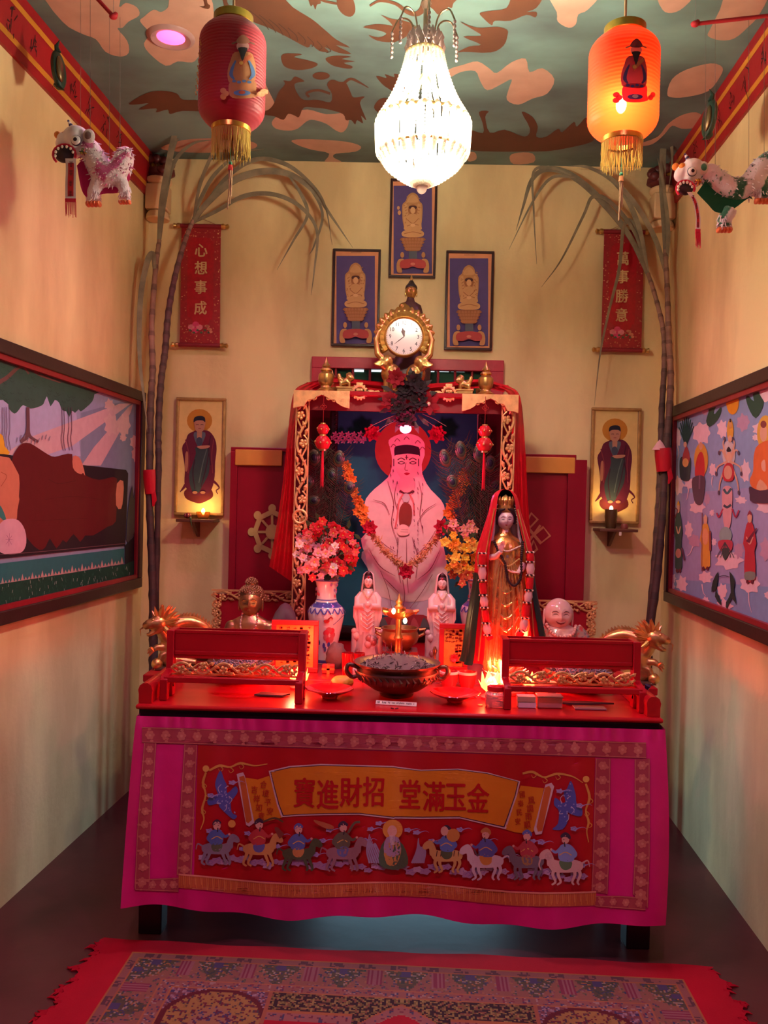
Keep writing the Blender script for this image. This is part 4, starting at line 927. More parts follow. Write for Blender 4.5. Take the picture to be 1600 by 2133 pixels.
    p([(-300, 1680), (857, 1540), (857, 1640), (-300, 1830)], (.025, .15, .17), 1)
    for k in range(40): x = -60 + k * 23; y = 1790 - (x) * .172; p([(x - 12, y + 4), (x, y - (50 if k % 3 == 0 else 26)), (x + 12, y)], (.45, .30, .30), 1)
    p([(-300, 1850), (0, 1785), (857, 1650), (985, 1600), (985, 1780), (0, 2000), (-300, 2100)], (.008, .06, .04), 1)
    for k in range(220):
        x = r.uniform(-60, 960); y = r.uniform(1800 - x * .17, 1990 - x * .24); L([(x, y), (x + r.uniform(-6, 6), y - 22)], .8, (.02, .11, .07) if k % 4 else (.3, .4, .36))
def heavens(fl):
    sc = 1 / 3.4417; T = lambda q: [(1360 + a * sc, 740 + c * sc) for a, c in q]; p = lambda q, c, k=3: fl.poly(T(q), c, k)
    L = lambda q, w, c, tp=None: fl.line(T(q), w, c, taper=tp); D = lambda x, y, rx, ry, c: fl.disc(1360 + x * sc, 740 + y * sc, rx * sc, ry * sc, c)
    p([(90, 100), (1300, -100), (1300, 2200), (90, 1800)], (.24, .30, .54), 1); p([(90, 1000), (1300, 900), (1300, 1700), (90, 1600)], (.31, .28, .52), 1); p([(90, 1600), (1300, 1700), (1300, 2300), (90, 1800)], (.20, .28, .52), 1)
    CL = (.70, .48, .60); r = random.Random(8)
    for x, y, rx, ry in ((215, 450, 25, 32), (375, 400, 25, 35), (300, 400, 12, 18), (350, 560, 70, 90), (180, 590, 24, 75), (500, 530, 40, 70), (650, 480, 50, 70), (770, 530, 60, 50), (820, 270, 70, 70), (430, 820, 26, 52), (665, 830, 36, 90), (185, 930, 40, 75), (260, 920, 36, 45), (390, 1030, 24, 48), (320, 1090, 60, 50), (635, 1040, 45, 30), (820, 1080, 80, 60), (425, 1130, 20, 26), (260, 1250, 30, 65), (300, 1330, 50, 50), (440, 1340, 20, 30), (140, 1290, 18, 40), (550, 1470, 105, 75), (620, 1400, 40, 60), (380, 1590, 56, 46), (140, 1600, 34, 40), (210, 1640, 45, 60), (135, 1660, 30, 40), (500, 1690, 40, 60), (700, 1640, 80, 70), (380, 1760, 28, 30), (520, 1800, 60, 60), (820, 1390, 55, 90), (830, 1720, 30, 30), (740, 590, 26, 26)):
        fl.cloud(1360 + x * sc, 740 + y * sc, rx * sc, ry * sc, CL if r.random() < .8 else (.44, .26, .42), 7, int(x))
    for q in ([(180, 650), (190, 700), (180, 740)], [(260, 960), (250, 1020), (240, 1040)], [(430, 870), (425, 920), (435, 950)], [(290, 1370), (270, 1420), (245, 1440)], [(355, 1640), (365, 1700), (385, 1730)], [(690, 1700), (695, 1780), (712, 1845)]): L(q, 2, CL, [1.2, .8, .3])
    D(575, 330, 46, 95, (.68, .26, .02))
    GRN = (.03, .07, .05)
    for q in ([(410, 300), (470, 290), (440, 400), (450, 420), (490, 370), (495, 400), (470, 460), (410, 515), (385, 470), (405, 400)], [(715, 180), (785, 160), (760, 260), (800, 330), (780, 400), (740, 450), (700, 400), (670, 310), (690, 290), (730, 330)]): p(q, GRN, 2)
    # peacock throne figure, seated bodhisattvas
    for k in range(9): a = -.9 + k * .22; L([(240, 640), (245 + 70 * sin(a), 640 - 185 * cos(a) - 10)], 3, (.02, .06, .06), [1.6, 1, .6])
    p([(200, 740), (235, 725), (275, 740), (272, 850), (260, 900), (205, 890), (195, 820)], (.04, .05, .06)); p([(215, 740), (245, 650), (270, 740), (240, 800)], (.34, .05, .06)); D(238, 770, 22, 32, (.62, .34, .12)); D(236, 640, 12, 20, (.62, .36, .26))
    D(350, 750, 50, 120, (.60, .30, .05)); p([(305, 860), (320, 740), (350, 690), (372, 740), (375, 860), (345, 880)], (.48, .03, .04)); p([(290, 880), (375, 870), (372, 1000), (350, 1070), (310, 1060), (290, 980)], (.10, .05, .09)); D(348, 650, 14, 28, (.6, .3, .2)); L([(340, 860), (338, 960)], 3, (.2, .1, .18))
    # many-armed central figure
    D(560, 540, 24, 80, (.62, .32, .05)); D(550, 710, 46, 100, (.52, .44, .5))
    for s in (-1, 1):
        for a, c, e, f in ((500, 680, 480, 700), (470, 800, 460, 850), (490, 900, 478, 985), (510, 640, 520, 600)): L([(550 + s * 10, 760), (550 + s * (550 - a) * 1.0, c), (550 + s * (550 - e), f)], 3, (.62, .32, .24), [1.4, 1, .7]); D(550 + s * (550 - e), f, 8, 16, (.1, .06, .1))
    p([(505, 850), (520, 790), (550, 770), (580, 790), (590, 850), (575, 900), (520, 900)], (.45, .03, .05)); D(545, 840, 30, 50, (.62, .3, .22)); D(553, 725, 18, 36, (.66, .36, .28)); p([(535, 680), (550, 655), (568, 680), (560, 692), (540, 692)], (.03, .02, .03)); D(560, 600, 14, 26, (.6, .34, .24)); D(562, 500, 10, 22, (.6, .3, .12)); L([(562, 480), (562, 455)], 3, (.05, .02, .02))
    p([(510, 950), (572, 950), (575, 1080), (560, 1230), (520, 1230), (505, 1080)], (.62, .30, .36)); L([(515, 1075), (540, 1090), (568, 1072)], 5, (.05, .06, .1)); L([(515, 960), (540, 990), (570, 955)], 5, (.05, .1, .14))
    L([(510, 1100), (480, 1160), (465, 1130)], 3, (.4, .03, .08)); L([(575, 1100), (600, 1160), (625, 1110)], 3, (.4, .03, .08))
    D(528, 1290, 46, 60, (.25, .34, .36)); p([(480, 1330), (575, 1330), (570, 1400), (530, 1420), (485, 1390)], (.42, .05, .09)); p([(500, 1390), (560, 1390), (525, 1470)], (.05, .06, .06))
    for k in range(6): L([(525, 1340), (480 + k * 20, 1420 + 10 * (k % 2)), (465 + k * 24, 1450)], 1.4, (.06, .06, .07))
    # robed attendants
    def person(x, y, h, robe, skin=(.6, .32, .24), low=None, hat=(.04, .02, .02), w=38):
        p([(x - w * .5, y + h * .2), (x, y + h * .15), (x + w * .5, y + h * .2), (x + w, y + h * .45), (x + w * .7, y + h * .55), (x + w * .85, y + h * .93), (x - w * .8, y + h * .93), (x - w * .7, y + h * .55), (x - w, y + h * .45)], robe, 2)
        if low: p([(x - w * .7, y + h * .84), (x + w * .75, y + h * .84), (x + w * .7, y + h * .94), (x - w * .7, y + h * .94)], low, 2)
        D(x - w * .35, y + h * .97, 9, 14, (.14, .02, .04)); D(x + w * .35, y + h * .97, 9, 14, (.14, .02, .04)); D(x, y + h * .1, w * .34, h * .075, skin); p([(x - w * .4, y + h * .08), (x, y), (x + w * .4, y + h * .08), (x, y + h * .055)], hat, 2); L([(x - w * .5, y + h * .36), (x, y + h * .46), (x + w * .5, y + h * .36)], 2.4, skin)
    person(190, 1040, 520, (.04, .07, .07), hat=(.62, .32, .03), w=30); L([(150, 1090), (185, 1110), (160, 1170)], 2, (.16, .02, .05)); L([(215, 1380), (235, 1470)], 4, (.12, .04, .1)); D(190, 1420, 20, 34, (.5, .2, .18))
    person(385, 1140, 400, (.62, .30, .05), hat=(.6, .36, .26), w=40); L([(362, 1130), (360, 1550)], 1.6, (.2, .06, .06)); L([(418, 1260), (420, 1400)], 4, (.25, .05, .05)); D(385, 1300, 22, 60, (.66, .3, .16))
    person(705, 1110, 530, (.42, .03, .05), low=(.2, .22, .2), hat=(.25, .03, .06), w=48); L([(690, 1340), (755, 1240)], 5, (.14, .02, .05), [1.6, .6])
    D(820, 560, 62, 130, (.60, .34, .06)); p([(735, 720), (770, 640), (900, 620), (960, 900), (860, 980), (740, 960), (705, 900), (730, 830)], (.62, .13, .04)); p([(705, 940), (780, 970), (940, 950), (940, 1050), (730, 1055), (705, 1000)], (.07, .03, .06)); p([(755, 960), (780, 890), (830, 940), (820, 965)], (.6, .3, .2)); D(805, 560, 26, 60, (.64, .34, .26)); D(805, 495, 22, 26, (.2, .05, .05)); p([(790, 770), (815, 750), (820, 830), (795, 820)], (.62, .32, .26))
    for s, q in ((-1, [(480, 1550), (440, 1620), (430, 1700), (460, 1680), (500, 1770), (495, 1790), (455, 1730), (470, 1650)]), (1, [(560, 1550), (600, 1620), (590, 1680), (610, 1790), (575, 1740), (540, 1820), (535, 1770), (570, 1700)])): p(q, (.025, .04, .04), 2)
    L([(480, 1590), (520, 1580), (560, 1590)], 1.5, (.05, .04, .06))
wall_painting('painting of a reclining figure in dark red robe under trees, left wall', OL, NL, (302, 817), (300, 1222), 300, -170, reclining)
wall_painting('painting of deities among pink clouds on blue sky, right wall', OR, NR, (1394, 849), (1380, 1251), 1390, 1740, heavens)

# ------------------------------------------------------------------ sugar canes leaning in the two back corners
LEAF = (.20, .175, .11); STALK = (.13, .075, .06)
def cane(lab, Y0c, Y1c, pts, widths, cols, leaves, grp):
    m = None
    n = len(pts); P3 = [P(x, y, lerp(Y0c, Y1c, i / (n - 1))) for i, (x, y) in enumerate(pts)]
    P3 = [V((P3[0].x, P3[0].y, 0)), V((P3[0].x, P3[0].y, P3[0].z * .5))] + P3
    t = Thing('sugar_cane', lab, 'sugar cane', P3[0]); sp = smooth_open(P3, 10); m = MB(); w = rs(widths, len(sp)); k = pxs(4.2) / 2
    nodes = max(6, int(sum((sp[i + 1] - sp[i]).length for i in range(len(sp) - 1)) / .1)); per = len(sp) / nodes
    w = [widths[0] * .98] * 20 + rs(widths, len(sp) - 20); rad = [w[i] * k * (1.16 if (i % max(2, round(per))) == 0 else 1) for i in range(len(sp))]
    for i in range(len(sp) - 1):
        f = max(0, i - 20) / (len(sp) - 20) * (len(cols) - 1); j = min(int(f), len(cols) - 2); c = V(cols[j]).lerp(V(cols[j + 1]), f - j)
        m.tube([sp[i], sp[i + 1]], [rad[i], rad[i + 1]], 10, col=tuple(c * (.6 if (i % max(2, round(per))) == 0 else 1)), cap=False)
    t.part('stalk', m, plant)
    for lp, lw, dy in leaves:
        q = [P(x, y, Yl) for (x, y), Yl in zip(lp, rs(dy, len(lp)))]; s = smooth_open(q, 7); m = MB(tuple(V(LEAF) * random.uniform(.8, 1.25))); ln = len(s)
        m.tube(s, [lw * k * .7, lw * k * 1.25, lw * k * 1.15, lw * k * .75, .0008], 6, flat=[.5, .14, .1, .1, .2], up=(0, 1, 0)); t.part('leaf', m, plant)
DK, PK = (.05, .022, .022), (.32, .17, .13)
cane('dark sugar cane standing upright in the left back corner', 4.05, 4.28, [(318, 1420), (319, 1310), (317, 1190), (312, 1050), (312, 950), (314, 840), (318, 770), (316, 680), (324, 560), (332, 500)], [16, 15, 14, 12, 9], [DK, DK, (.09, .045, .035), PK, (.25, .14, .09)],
     [([(331, 505), (336, 440), (346, 370), (366, 270), (388, 190), (408, 165)], 13, [4.28, 4.2, 4.1]), ([(333, 500), (344, 410), (362, 340), (400, 300), (450, 290)], 9, [4.28, 4.22]), ([(322, 560), (318, 528), (306, 548), (294, 610), (290, 690), (292, 760), (300, 830), (308, 900)], 12, [4.24, 4.2, 4.12]), ([(340, 430), (352, 340), (384, 250), (420, 236), (446, 285)], 8, [4.27, 4.2, 4.15])], 1)
cane('slanting sugar cane crossing the left scroll with long drooping leaves', 4.12, 4.36, [(330, 1000), (330, 900), (335, 800), (344, 730), (351, 650), (366, 570), (386, 500), (402, 460)], [12, 13, 13, 11, 8], [DK, (.10, .05, .04), (.14, .05, .07), PK],
     [([(400, 465), (430, 425), (480, 380), (540, 358), (600, 362), (650, 395), (690, 450), (735, 516)], 14, [4.36, 4.3, 4.3]), ([(405, 462), (450, 440), (510, 408), (570, 405), (625, 430), (660, 480), (655, 560), (648, 615)], 9, [4.36, 4.3, 4.3]),
      ([(410, 450), (470, 372), (530, 333), (590, 340), (640, 375), (676, 425), (692, 510)], 9, [4.36, 4.28, 4.28]), ([(600, 362), (630, 410), (640, 450), (612, 500), (577, 562)], 7, [4.3, 4.3]), ([(620, 370), (652, 400), (672, 450), (655, 510), (645, 530)], 6, [4.3, 4.32]),
      ([(398, 470), (420, 410), (450, 360), (500, 320), (550, 310)], 8, [4.36, 4.3]), ([(402, 462), (418, 380), (450, 300), (462, 240), (455, 180)], 7, [4.36, 4.2, 4.15])], 1)
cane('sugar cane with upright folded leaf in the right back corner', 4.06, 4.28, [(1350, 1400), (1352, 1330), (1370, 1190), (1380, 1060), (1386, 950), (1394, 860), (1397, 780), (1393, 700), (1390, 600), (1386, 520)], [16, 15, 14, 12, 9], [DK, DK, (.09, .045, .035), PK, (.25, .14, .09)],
     [([(1386, 525), (1383, 450), (1380, 380), (1381, 320), (1386, 292), (1398, 296), (1400, 340), (1392, 400)], 13, [4.28, 4.18]), ([(1388, 560), (1392, 480), (1384, 400), (1370, 330)], 8, [4.28, 4.2]), ([(1390, 580), (1366, 500), (1320, 420), (1260, 362), (1200, 345)], 10, [4.28, 4.25])], 1)
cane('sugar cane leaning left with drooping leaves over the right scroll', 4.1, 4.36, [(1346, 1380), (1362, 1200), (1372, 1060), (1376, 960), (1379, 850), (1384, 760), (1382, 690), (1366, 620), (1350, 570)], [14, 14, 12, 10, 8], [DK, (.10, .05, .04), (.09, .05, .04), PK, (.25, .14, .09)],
     [([(1350, 572), (1310, 490), (1250, 415), (1190, 365), (1140, 352), (1108, 375), (1090, 430), (1075, 480)], 13, [4.36, 4.3, 4.3]), ([(1348, 568), (1320, 480), (1270, 420), (1235, 410), (1215, 450), (1170, 540), (1128, 598)], 8, [4.36, 4.3, 4.3]),
      ([(1345, 560), (1322, 470), (1300, 470), (1290, 560), (1268, 650), (1250, 740), (1238, 845)], 8, [4.36, 4.32, 4.34]), ([(1350, 570), (1330, 470), (1290, 390), (1230, 350), (1180, 346)], 10, [4.36, 4.28]), ([(1190, 365), (1150, 350), (1112, 358), (1112, 440), (1118, 550)], 6, [4.3, 4.28]), ([(1200, 370), (1150, 370), (1110, 420), (1060, 520)], 6, [4.3, 4.3])], 1)
def tie(lab, x, y, Y, w, h):
    m = MB((.5, .006, .02)); p, q = P(x, y - h / 2, Y), P(x + 3, y + h / 2, Y); k = pxs(Y); m.tube([p, p.lerp(q, .3), p.lerp(q, .6), q], [w * .5 * k, w * .52 * k, w * .5 * k, w * .47 * k], 12)
    m.tube([q + V((.01, -.03, .02)), q + V((.02, -.035, -.03)), q + V((.012, -.03, -.06))], [.012, .014, .004], 6, flat=.2); solo('ribbon_tie', m, silk, lab, 'ribbon')
tie('red ribbon tied round the canes in the left corner', 315, 1004, 4.14, 34, 50); tie('red ribbon tied round the canes in the right corner', 1381, 958, 4.15, 34, 48)
m = MB((.72, .42, .42)); p = P(1374, 935, 4.14); m.lathe([(.0, .045), (.016, .028), (.034, -.002), (.036, -.006)], p, 14, caps=False, ry=.6); solo('paper_cone', m, matte, 'pale pink paper cone tucked beside the right canes', 'paper cone')
# ------------------------------------------------------------------ offering table in front, longer altar table behind
TZ, TF, TB = .80, 2.88, 3.36
tx0, tx1 = P(281, 1464, TF).x, P(1384, 1495, TF).x
t = Thing('offering_table', 'long red lacquered table under the pink cloth, in front of the shrine', 'table', V(((tx0 + tx1) / 2, 3.1, 0)))
m = MB((.42, .006, .014)); slab(m, tx0, tx1, TZ - .018, TZ - .0008, TF, TB); o = t.part('tabletop', m, gloss, bevel=.008)
m = MB((.014, .006, .012)); slab(m, tx0 + .01, tx1 - .01, TZ - .075, TZ - .018, TF + .012, TB - .01); t.part('black_apron', m, gloss, bevel=.004)
for x in (tx0 + .015, tx1 - .095):
    for y in (TF + .04, TB - .09): m = MB((.02, .008, .012)); slab(m, x, x + .08, 0, TZ - .075, y, y + .08); t.part('leg', m, gloss, bevel=.004)
for x, s in ((tx0 + .006, 1), (tx1 - .006, -1)):                      # raised rails at the two ends
    m = MB((.40, .006, .014)); xa, xb = sorted((x, x + s * .045)); prof = [(0, 0), (0, .03), (-.003, .045), (.004, .06), (.018, .068), (.04, .068), (.054, .06), (.061, .045), (.058, .03), (.058, 0)]
    m.prism([(p[0] * .76, p[1]) for p in prof], V((xa, TF + .022, TZ)), (1, 0, 0), (0, 0, 1), -(TB - TF - .03)); t.part('end_rail', m, gloss)
ax0, ax1 = -.985, 1.045
t = Thing('altar_table', 'wide altar table behind the offering table, carrying shrine and statues', 'table', V((0, 3.9, 0)))
m = MB((.36, .006, .014)); slab(m, ax0, ax1, TZ - .03, TZ - .001, TB + .012, 4.375); t.part('tabletop', m, gloss, bevel=.004)
m = MB((.02, .008, .012)); slab(m, ax0 + .02, ax1 - .02, TZ - .1, TZ - .03, TB + .03, 4.36); t.part('black_apron', m, gloss)
for x in (ax0 + .03, ax1 - .11):
    for y in (TB + .05, 4.25): m = MB((.02, .008, .012)); slab(m, x, x + .08, 0, TZ - .1, y, y + .08); t.part('leg', m, gloss)

# ------------------------------------------------------------------ embroidered altar cloth
CLY = 2.862
def ctop(x): return 1491 + (x - 285) * .0262
def cbot(x): return 1893 + (x - 255) * .037 + 8 * sin(x * .0125 + .4) + 4 * sin(x * .034)
def cpos(x, y, l=0):
    v = (y - ctop(x)) / (cbot(x) - ctop(x)); v = min(max(v, -.02), 1.05)
    Y = CLY - .055 * v + (.005 + .024 * v) * sin(x * .0125 + 1.2 * v) * 1.0 + (.004 + .010 * v) * sin(x * .034 + 2 * v + 1) + (.001 + .003 * v) * sin(x * .083 - 3 * v) + .005 * max(0, 1 - v * 14) * sin(x * .19 + sin(x * .05) * 2)
    return P(x, y, Y - l)
t = Thing('altar_cloth', 'magenta silk altar cloth with embroidered red panel and gold banner', 'altar cloth', P(820, 1910, CLY))
MAG = (.60, .008, .20)
def cl_l(v): return 285 - 34 * v ** .8
def cl_r(v): return 1386 + 9 * sin(v * pi * .9) - 2 * v
def cgrid(u, v):
    x = lerp(cl_l(v), cl_r(v), u); y = lerp(ctop(x), cbot(x), v); return cpos(x, y)
m = MB(MAG); m.grid(cgrid, 230, 64)
def sideflap(u, v):                             # the cloth turns the corner on the right
    x = cl_r(v) - 1 + u * (6 + 10 * sin(v * pi)); y = lerp(ctop(1386), cbot(1386), v); p = cpos(cl_r(v), y); return V((p.x + u * .012 * (1 + sin(9 * v)), p.y + u * .30, p.z + .01 * u))
m.grid(sideflap, 12, 40)
def sideflapl(u, v): p = cgrid(0, v); return V((p.x + u * .004 + u * .05 * v, p.y + u * .3, p.z))
m.grid(sideflapl, 10, 40)
base = t.part('silk_ground', m, silk, norm=False)
fl = Flat(lambda x, y, l: cpos(x, y, l + .001), .00012, 9)
z7c = lambda q: [(240 + a / 2.7586, 1460 + c / 2.7586) for a, c in q]; z8c = lambda q: [(800 + a / 2.5806, 1460 + c / 2.5806) for a, c in q]
CR = (.40, .003, .012)
fl.poly([(412, 1552), (640, 1560), (900, 1568), (1240, 1578), (1232, 1862), (1000, 1852), (700, 1842), (404, 1828)], CR, 1)
t.part('red_panel', fl.mb, silk, smooth=True, norm=False)
BR1, BR2 = (.36, .05, .08), (.52, .16, .14)
def brocade(pts0, pts1, n, nm='brocade_ribbon'):
    f = Flat(lambda x, y, l: cpos(x, y, l + .0022), .0002, 9); f.n = 4; L_ = len(pts0)
    f.poly(pts0 + pts1[::-1], BR1, 1); r = random.Random(int(pts0[0][0] + pts1[0][1]))
    for i in range(n):
        q = (i + .5) / n; j = min(int(q * (L_ - 1)), L_ - 2); g = q * (L_ - 1) - j
        a, c = V(pts0[j]).lerp(V(pts0[j + 1]), g), V(pts1[j]).lerp(V(pts1[j + 1]), g); cpt = a.lerp(c, .5); w = (a - c).length
        f.n = 6
        for k in range(6): an = k * 1.047 + i; f.disc(cpt.x + w * .19 * cos(an), cpt.y + w * .19 * sin(an), w * .12, w * .12, BR2, 7)
        f.n = 8; f.disc(cpt.x, cpt.y, w * .1, w * .1, (.6, .25, .2), 7)
        for s in (.2, .8): e = a.lerp(c, s); f.n = 6; f.disc(e.x + r.uniform(-4, 4), e.y + r.uniform(-4, 4), w * .12, w * .09, BR2, 6)
    for w_ in (.05, .95): f.n = 9; f.line([V(a).lerp(V(c), w_) for a, c in zip(pts0, pts1)], 1.6, BR2, 1)
    t.part(nm, f.mb, silk, norm=False)
xs = [296 + i * 70 for i in range(16)]
brocade([(x, 1514 + (x - 296) * .031) for x in xs], [(x, 1547 + (x - 296) * .031) for x in xs], 32)
brocade([(300, 1548), (292, 1640), (285, 1740), (280, 1852)], [(326, 1548), (320, 1640), (314, 1740), (312, 1852)], 11)
brocade([(384, 1550), (378, 1640), (372, 1740), (368, 1822)], [(411, 1552), (407, 1640), (403, 1740), (399, 1826)], 10)
brocade([(1241, 1580), (1238, 1680), (1235, 1780), (1232, 1858)], [(1272, 1580), (1271, 1680), (1270, 1780), (1266, 1862)], 10)
brocade([(1322, 1582), (1322, 1680), (1322, 1780), (1318, 1862)], [(1354, 1580), (1354, 1680), (1354, 1780), (1350, 1892)], 11)
brocade([(282, 1832), (330, 1830), (372, 1828)], [(282, 1854), (330, 1856), (372, 1858)], 4)
brocade([(1240, 1866), (1290, 1866), (1345, 1870)], [(1240, 1888), (1290, 1892), (1345, 1896)], 4)
# orange fringe band along the foot of the red panel
f = Flat(lambda x, y, l: cpos(x, y, l + .002), .0003, 9); f.n = 3; xs = [372 + i * 58 for i in range(16)]
yb = lambda x: 1828 + (x - 400) * .037 + 6 * sin(x * .0125 + .4)
f.poly([(x, yb(x)) for x in xs] + [(x, yb(x) + 28) for x in xs[::-1]], (.50, .12, .05), 1)
for i in range(215): x = 374 + i * 4.05; f.n = 5 + i % 2; f.line([(x, yb(x) + 2), (x + (i % 3 - 1), yb(x) + 18 + (i * 7) % 11)], 1.7, ((.62, .22, .06), (.56, .16, .05), (.66, .27, .09))[i % 3], 1)
f.n = 8; f.line([(x, yb(x)) for x in xs], 3.5, (.7, .3, .22), 1)
o = t.part('gold_fringe', f.mb, silk, norm=False)
# gold banner with the big characters
f = Flat(lambda x, y, l: cpos(x, y, l + .003), .0003, 8); YB = (.62, .23, .015); f.n = 3
out = z7c([(882, 402), (1000, 374), (1180, 362), (1400, 368), (1600, 374)]) + z8c([(80, 355), (200, 370), (400, 364), (560, 385), (732, 432), (715, 510), (655, 690), (560, 668), (410, 632), (200, 634), (60, 632)]) + z7c([(1600, 678), (1400, 654), (1200, 656), (1060, 660), (955, 668), (930, 600), (905, 500)])
f.poly(out, (.62, .5, .55), 1); cx_, cy_ = 825, 1645
f.poly([(cx_ + (x - cx_) * .988, cy_ + (y - cy_) * .955) for x, y in out], (.06, .02, .06), 1); f.poly([(cx_ + (x - cx_) * .981, cy_ + (y - cy_) * .925) for x, y in out], YB, 1)
f.n = 2
f.poly(z7c([(745, 440), (820, 452), (885, 430), (960, 670), (880, 690), (800, 705)]), YB, 1); f.poly(z8c([(735, 455), (860, 470), (805, 700), (780, 716), (700, 705), (650, 690)]), YB, 1)
for q in (z7c([(698, 420), (735, 410), (745, 430), (800, 700), (770, 722), (752, 712)]), z8c([(868, 450), (900, 440), (915, 460), (848, 715), (815, 720), (805, 690)])):
    f.poly(q, (.60, .48, .54), 1); c = (sum(p[0] for p in q) / 6, sum(p[1] for p in q) / 6); f.poly([(c[0] + (x - c[0]) * .72, c[1] + (y - c[1]) * .88) for x, y in q], (.5, .13, .03), 1)
bn = t.part('gold_banner', f.mb, silk, norm=False)
f = Flat(lambda x, y, l: cpos(x, y, l + .006), .0003, 8); f.n = 1
for ch, x, y in (('寶', 634, 1651), ('進', 683, 1655), ('財', 731, 1650), ('招', 778, 1649), ('堂', 854, 1654), ('滿', 904, 1659), ('玉', 949, 1660), ('金', 996, 1662)): f.text(ch, x, y, 66, (.42, .004, .01), .02, .02, .72)
for s, x0, y0, dx, dy, st, sk in (('合境平安', 549, 1634, 4.4, 18.6, 17, .1), ('吉祥如意', 530, 1645, 4.7, 18.4, 17, .1), ('風調雨順', 1107, 1667, -2.9, 17.0, 17, 0), ('國泰民安', 1088, 1655, -3, 18.6, 15, 0)):
    for i, ch in enumerate(s): f.text(ch, x0 + dx * i, y0 + dy * i, st, (.40, .03, .01), .12 if sk else -.1, .02, .85)
t.part('red_lettering', f.mb, silk, smooth=False, norm=False)
# embroidery: scrolled corners, blue phoenixes, riders on clouds
f = Flat(lambda x, y, l: cpos(x, y, l + .0028), .00003, 10); f.n = 4
GY = (.60, .32, .07); LAV = (.42, .26, .46); BLU = (.08, .10, .42)
f.disc(429, 1601, 7, 7, (.68, .4, .1), 12); f.disc(1221, 1623, 7, 7, (.68, .4, .1), 12)
for q in (z7c([(540, 400), (600, 372), (660, 380), (720, 358), (800, 372), (875, 362)]), z7c([(522, 410), (505, 470), (520, 540), (500, 620), (510, 680), (490, 740)]), z8c([(745, 390), (800, 382), (860, 410), (930, 392), (1010, 405), (1070, 440)]), z8c([(1085, 445), (1105, 520), (1085, 590), (1100, 650), (1090, 700), (1100, 760)])):
    f.line(q, 4.2, GY, taper=[1, 1.3, .8, 1.2, .7, .4])
    for i in (1, 2, 3): x, y = q[i]; f.line([(x, y), (x + 7, y + 7), (x + 1, y + 12), (x - 3, y + 6)], 2.2, GY, taper=[1, .6, .3])
for bird, mir in ((z7c([(605, 400), (625, 450), (640, 480), (645, 530), (690, 490), (705, 520), (680, 560), (665, 580), (670, 640), (700, 660), (680, 680), (640, 650), (600, 610), (590, 590), (540, 600), (530, 570), (560, 540), (590, 540), (575, 490), (580, 450)]), 0), (z8c([(1005, 430), (1030, 500), (1035, 550), (1065, 580), (1060, 620), (1010, 610), (985, 600), (990, 640), (960, 690), (905, 690), (935, 660), (940, 590), (915, 560), (920, 520), (955, 545), (975, 540), (965, 490), (985, 470)]), 1)):
    f.poly(bird, BLU); cx_ = sum(p[0] for p in bird) / len(bird); cy_ = sum(p[1] for p in bird) / len(bird); r = random.Random(mir)
    for k in range(22): p = r.choice(bird); g = r.uniform(.1, .75); f.disc(p[0] + (cx_ - p[0]) * g, p[1] + (cy_ - p[1]) * g, 1.6, 1.6, (.3, .32, .62), 6)
    for k in range(5): a = k * 1.3 + 1; f.line([(cx_ + 10 * cos(a), cy_ + 18 * sin(a)), (cx_ + 17 * cos(a + .3), cy_ + 26 * sin(a + .3)), (cx_ + 12 * cos(a + .6), cy_ + 30 * sin(a + .6))], 2, (.45, .42, .62), taper=[1, .5])
r = random.Random(11)
def swirl(x, y, s, c=LAV): f.cloud(x, y, s, s * .6, c, 5, int(x + y)); f.line([(x - s * .5, y), (x, y - s * .3), (x + s * .4, y), (x, y + s * .2)], 1.1, (.22, .14, .42))
for i in range(54):                              # bank of clouds
    x = 424 + i * 14.9; y = 1786 + (x - 424) * .046 + 5 * sin(i * .9) + 6 * (i % 2); swirl(x, y, r.uniform(10, 14), (.36, .22, .40) if i % 3 else (.46, .32, .48))
for x, y in ((437, 1731), (505, 1768), (516, 1736), (578, 1763), (580, 1740), (658, 1780), (672, 1751), (686, 1729), (760, 1750), (772, 1727), (790, 1715), (880, 1768), (850, 1729), (868, 1734), (900, 1752), (958, 1728), (1012, 1750), (1058, 1783), (1110, 1752), (1128, 1755), (1166, 1648), (1196, 1726), (1208, 1678), (1214, 1802), (484, 1630), (440, 1657)): swirl(x, y, 9, (.34, .30, .60)); f.line([(x + 6, y), (x + 18, y - 3), (x + 26, y)], 2, (.34, .30, .60), taper=[1, .2])
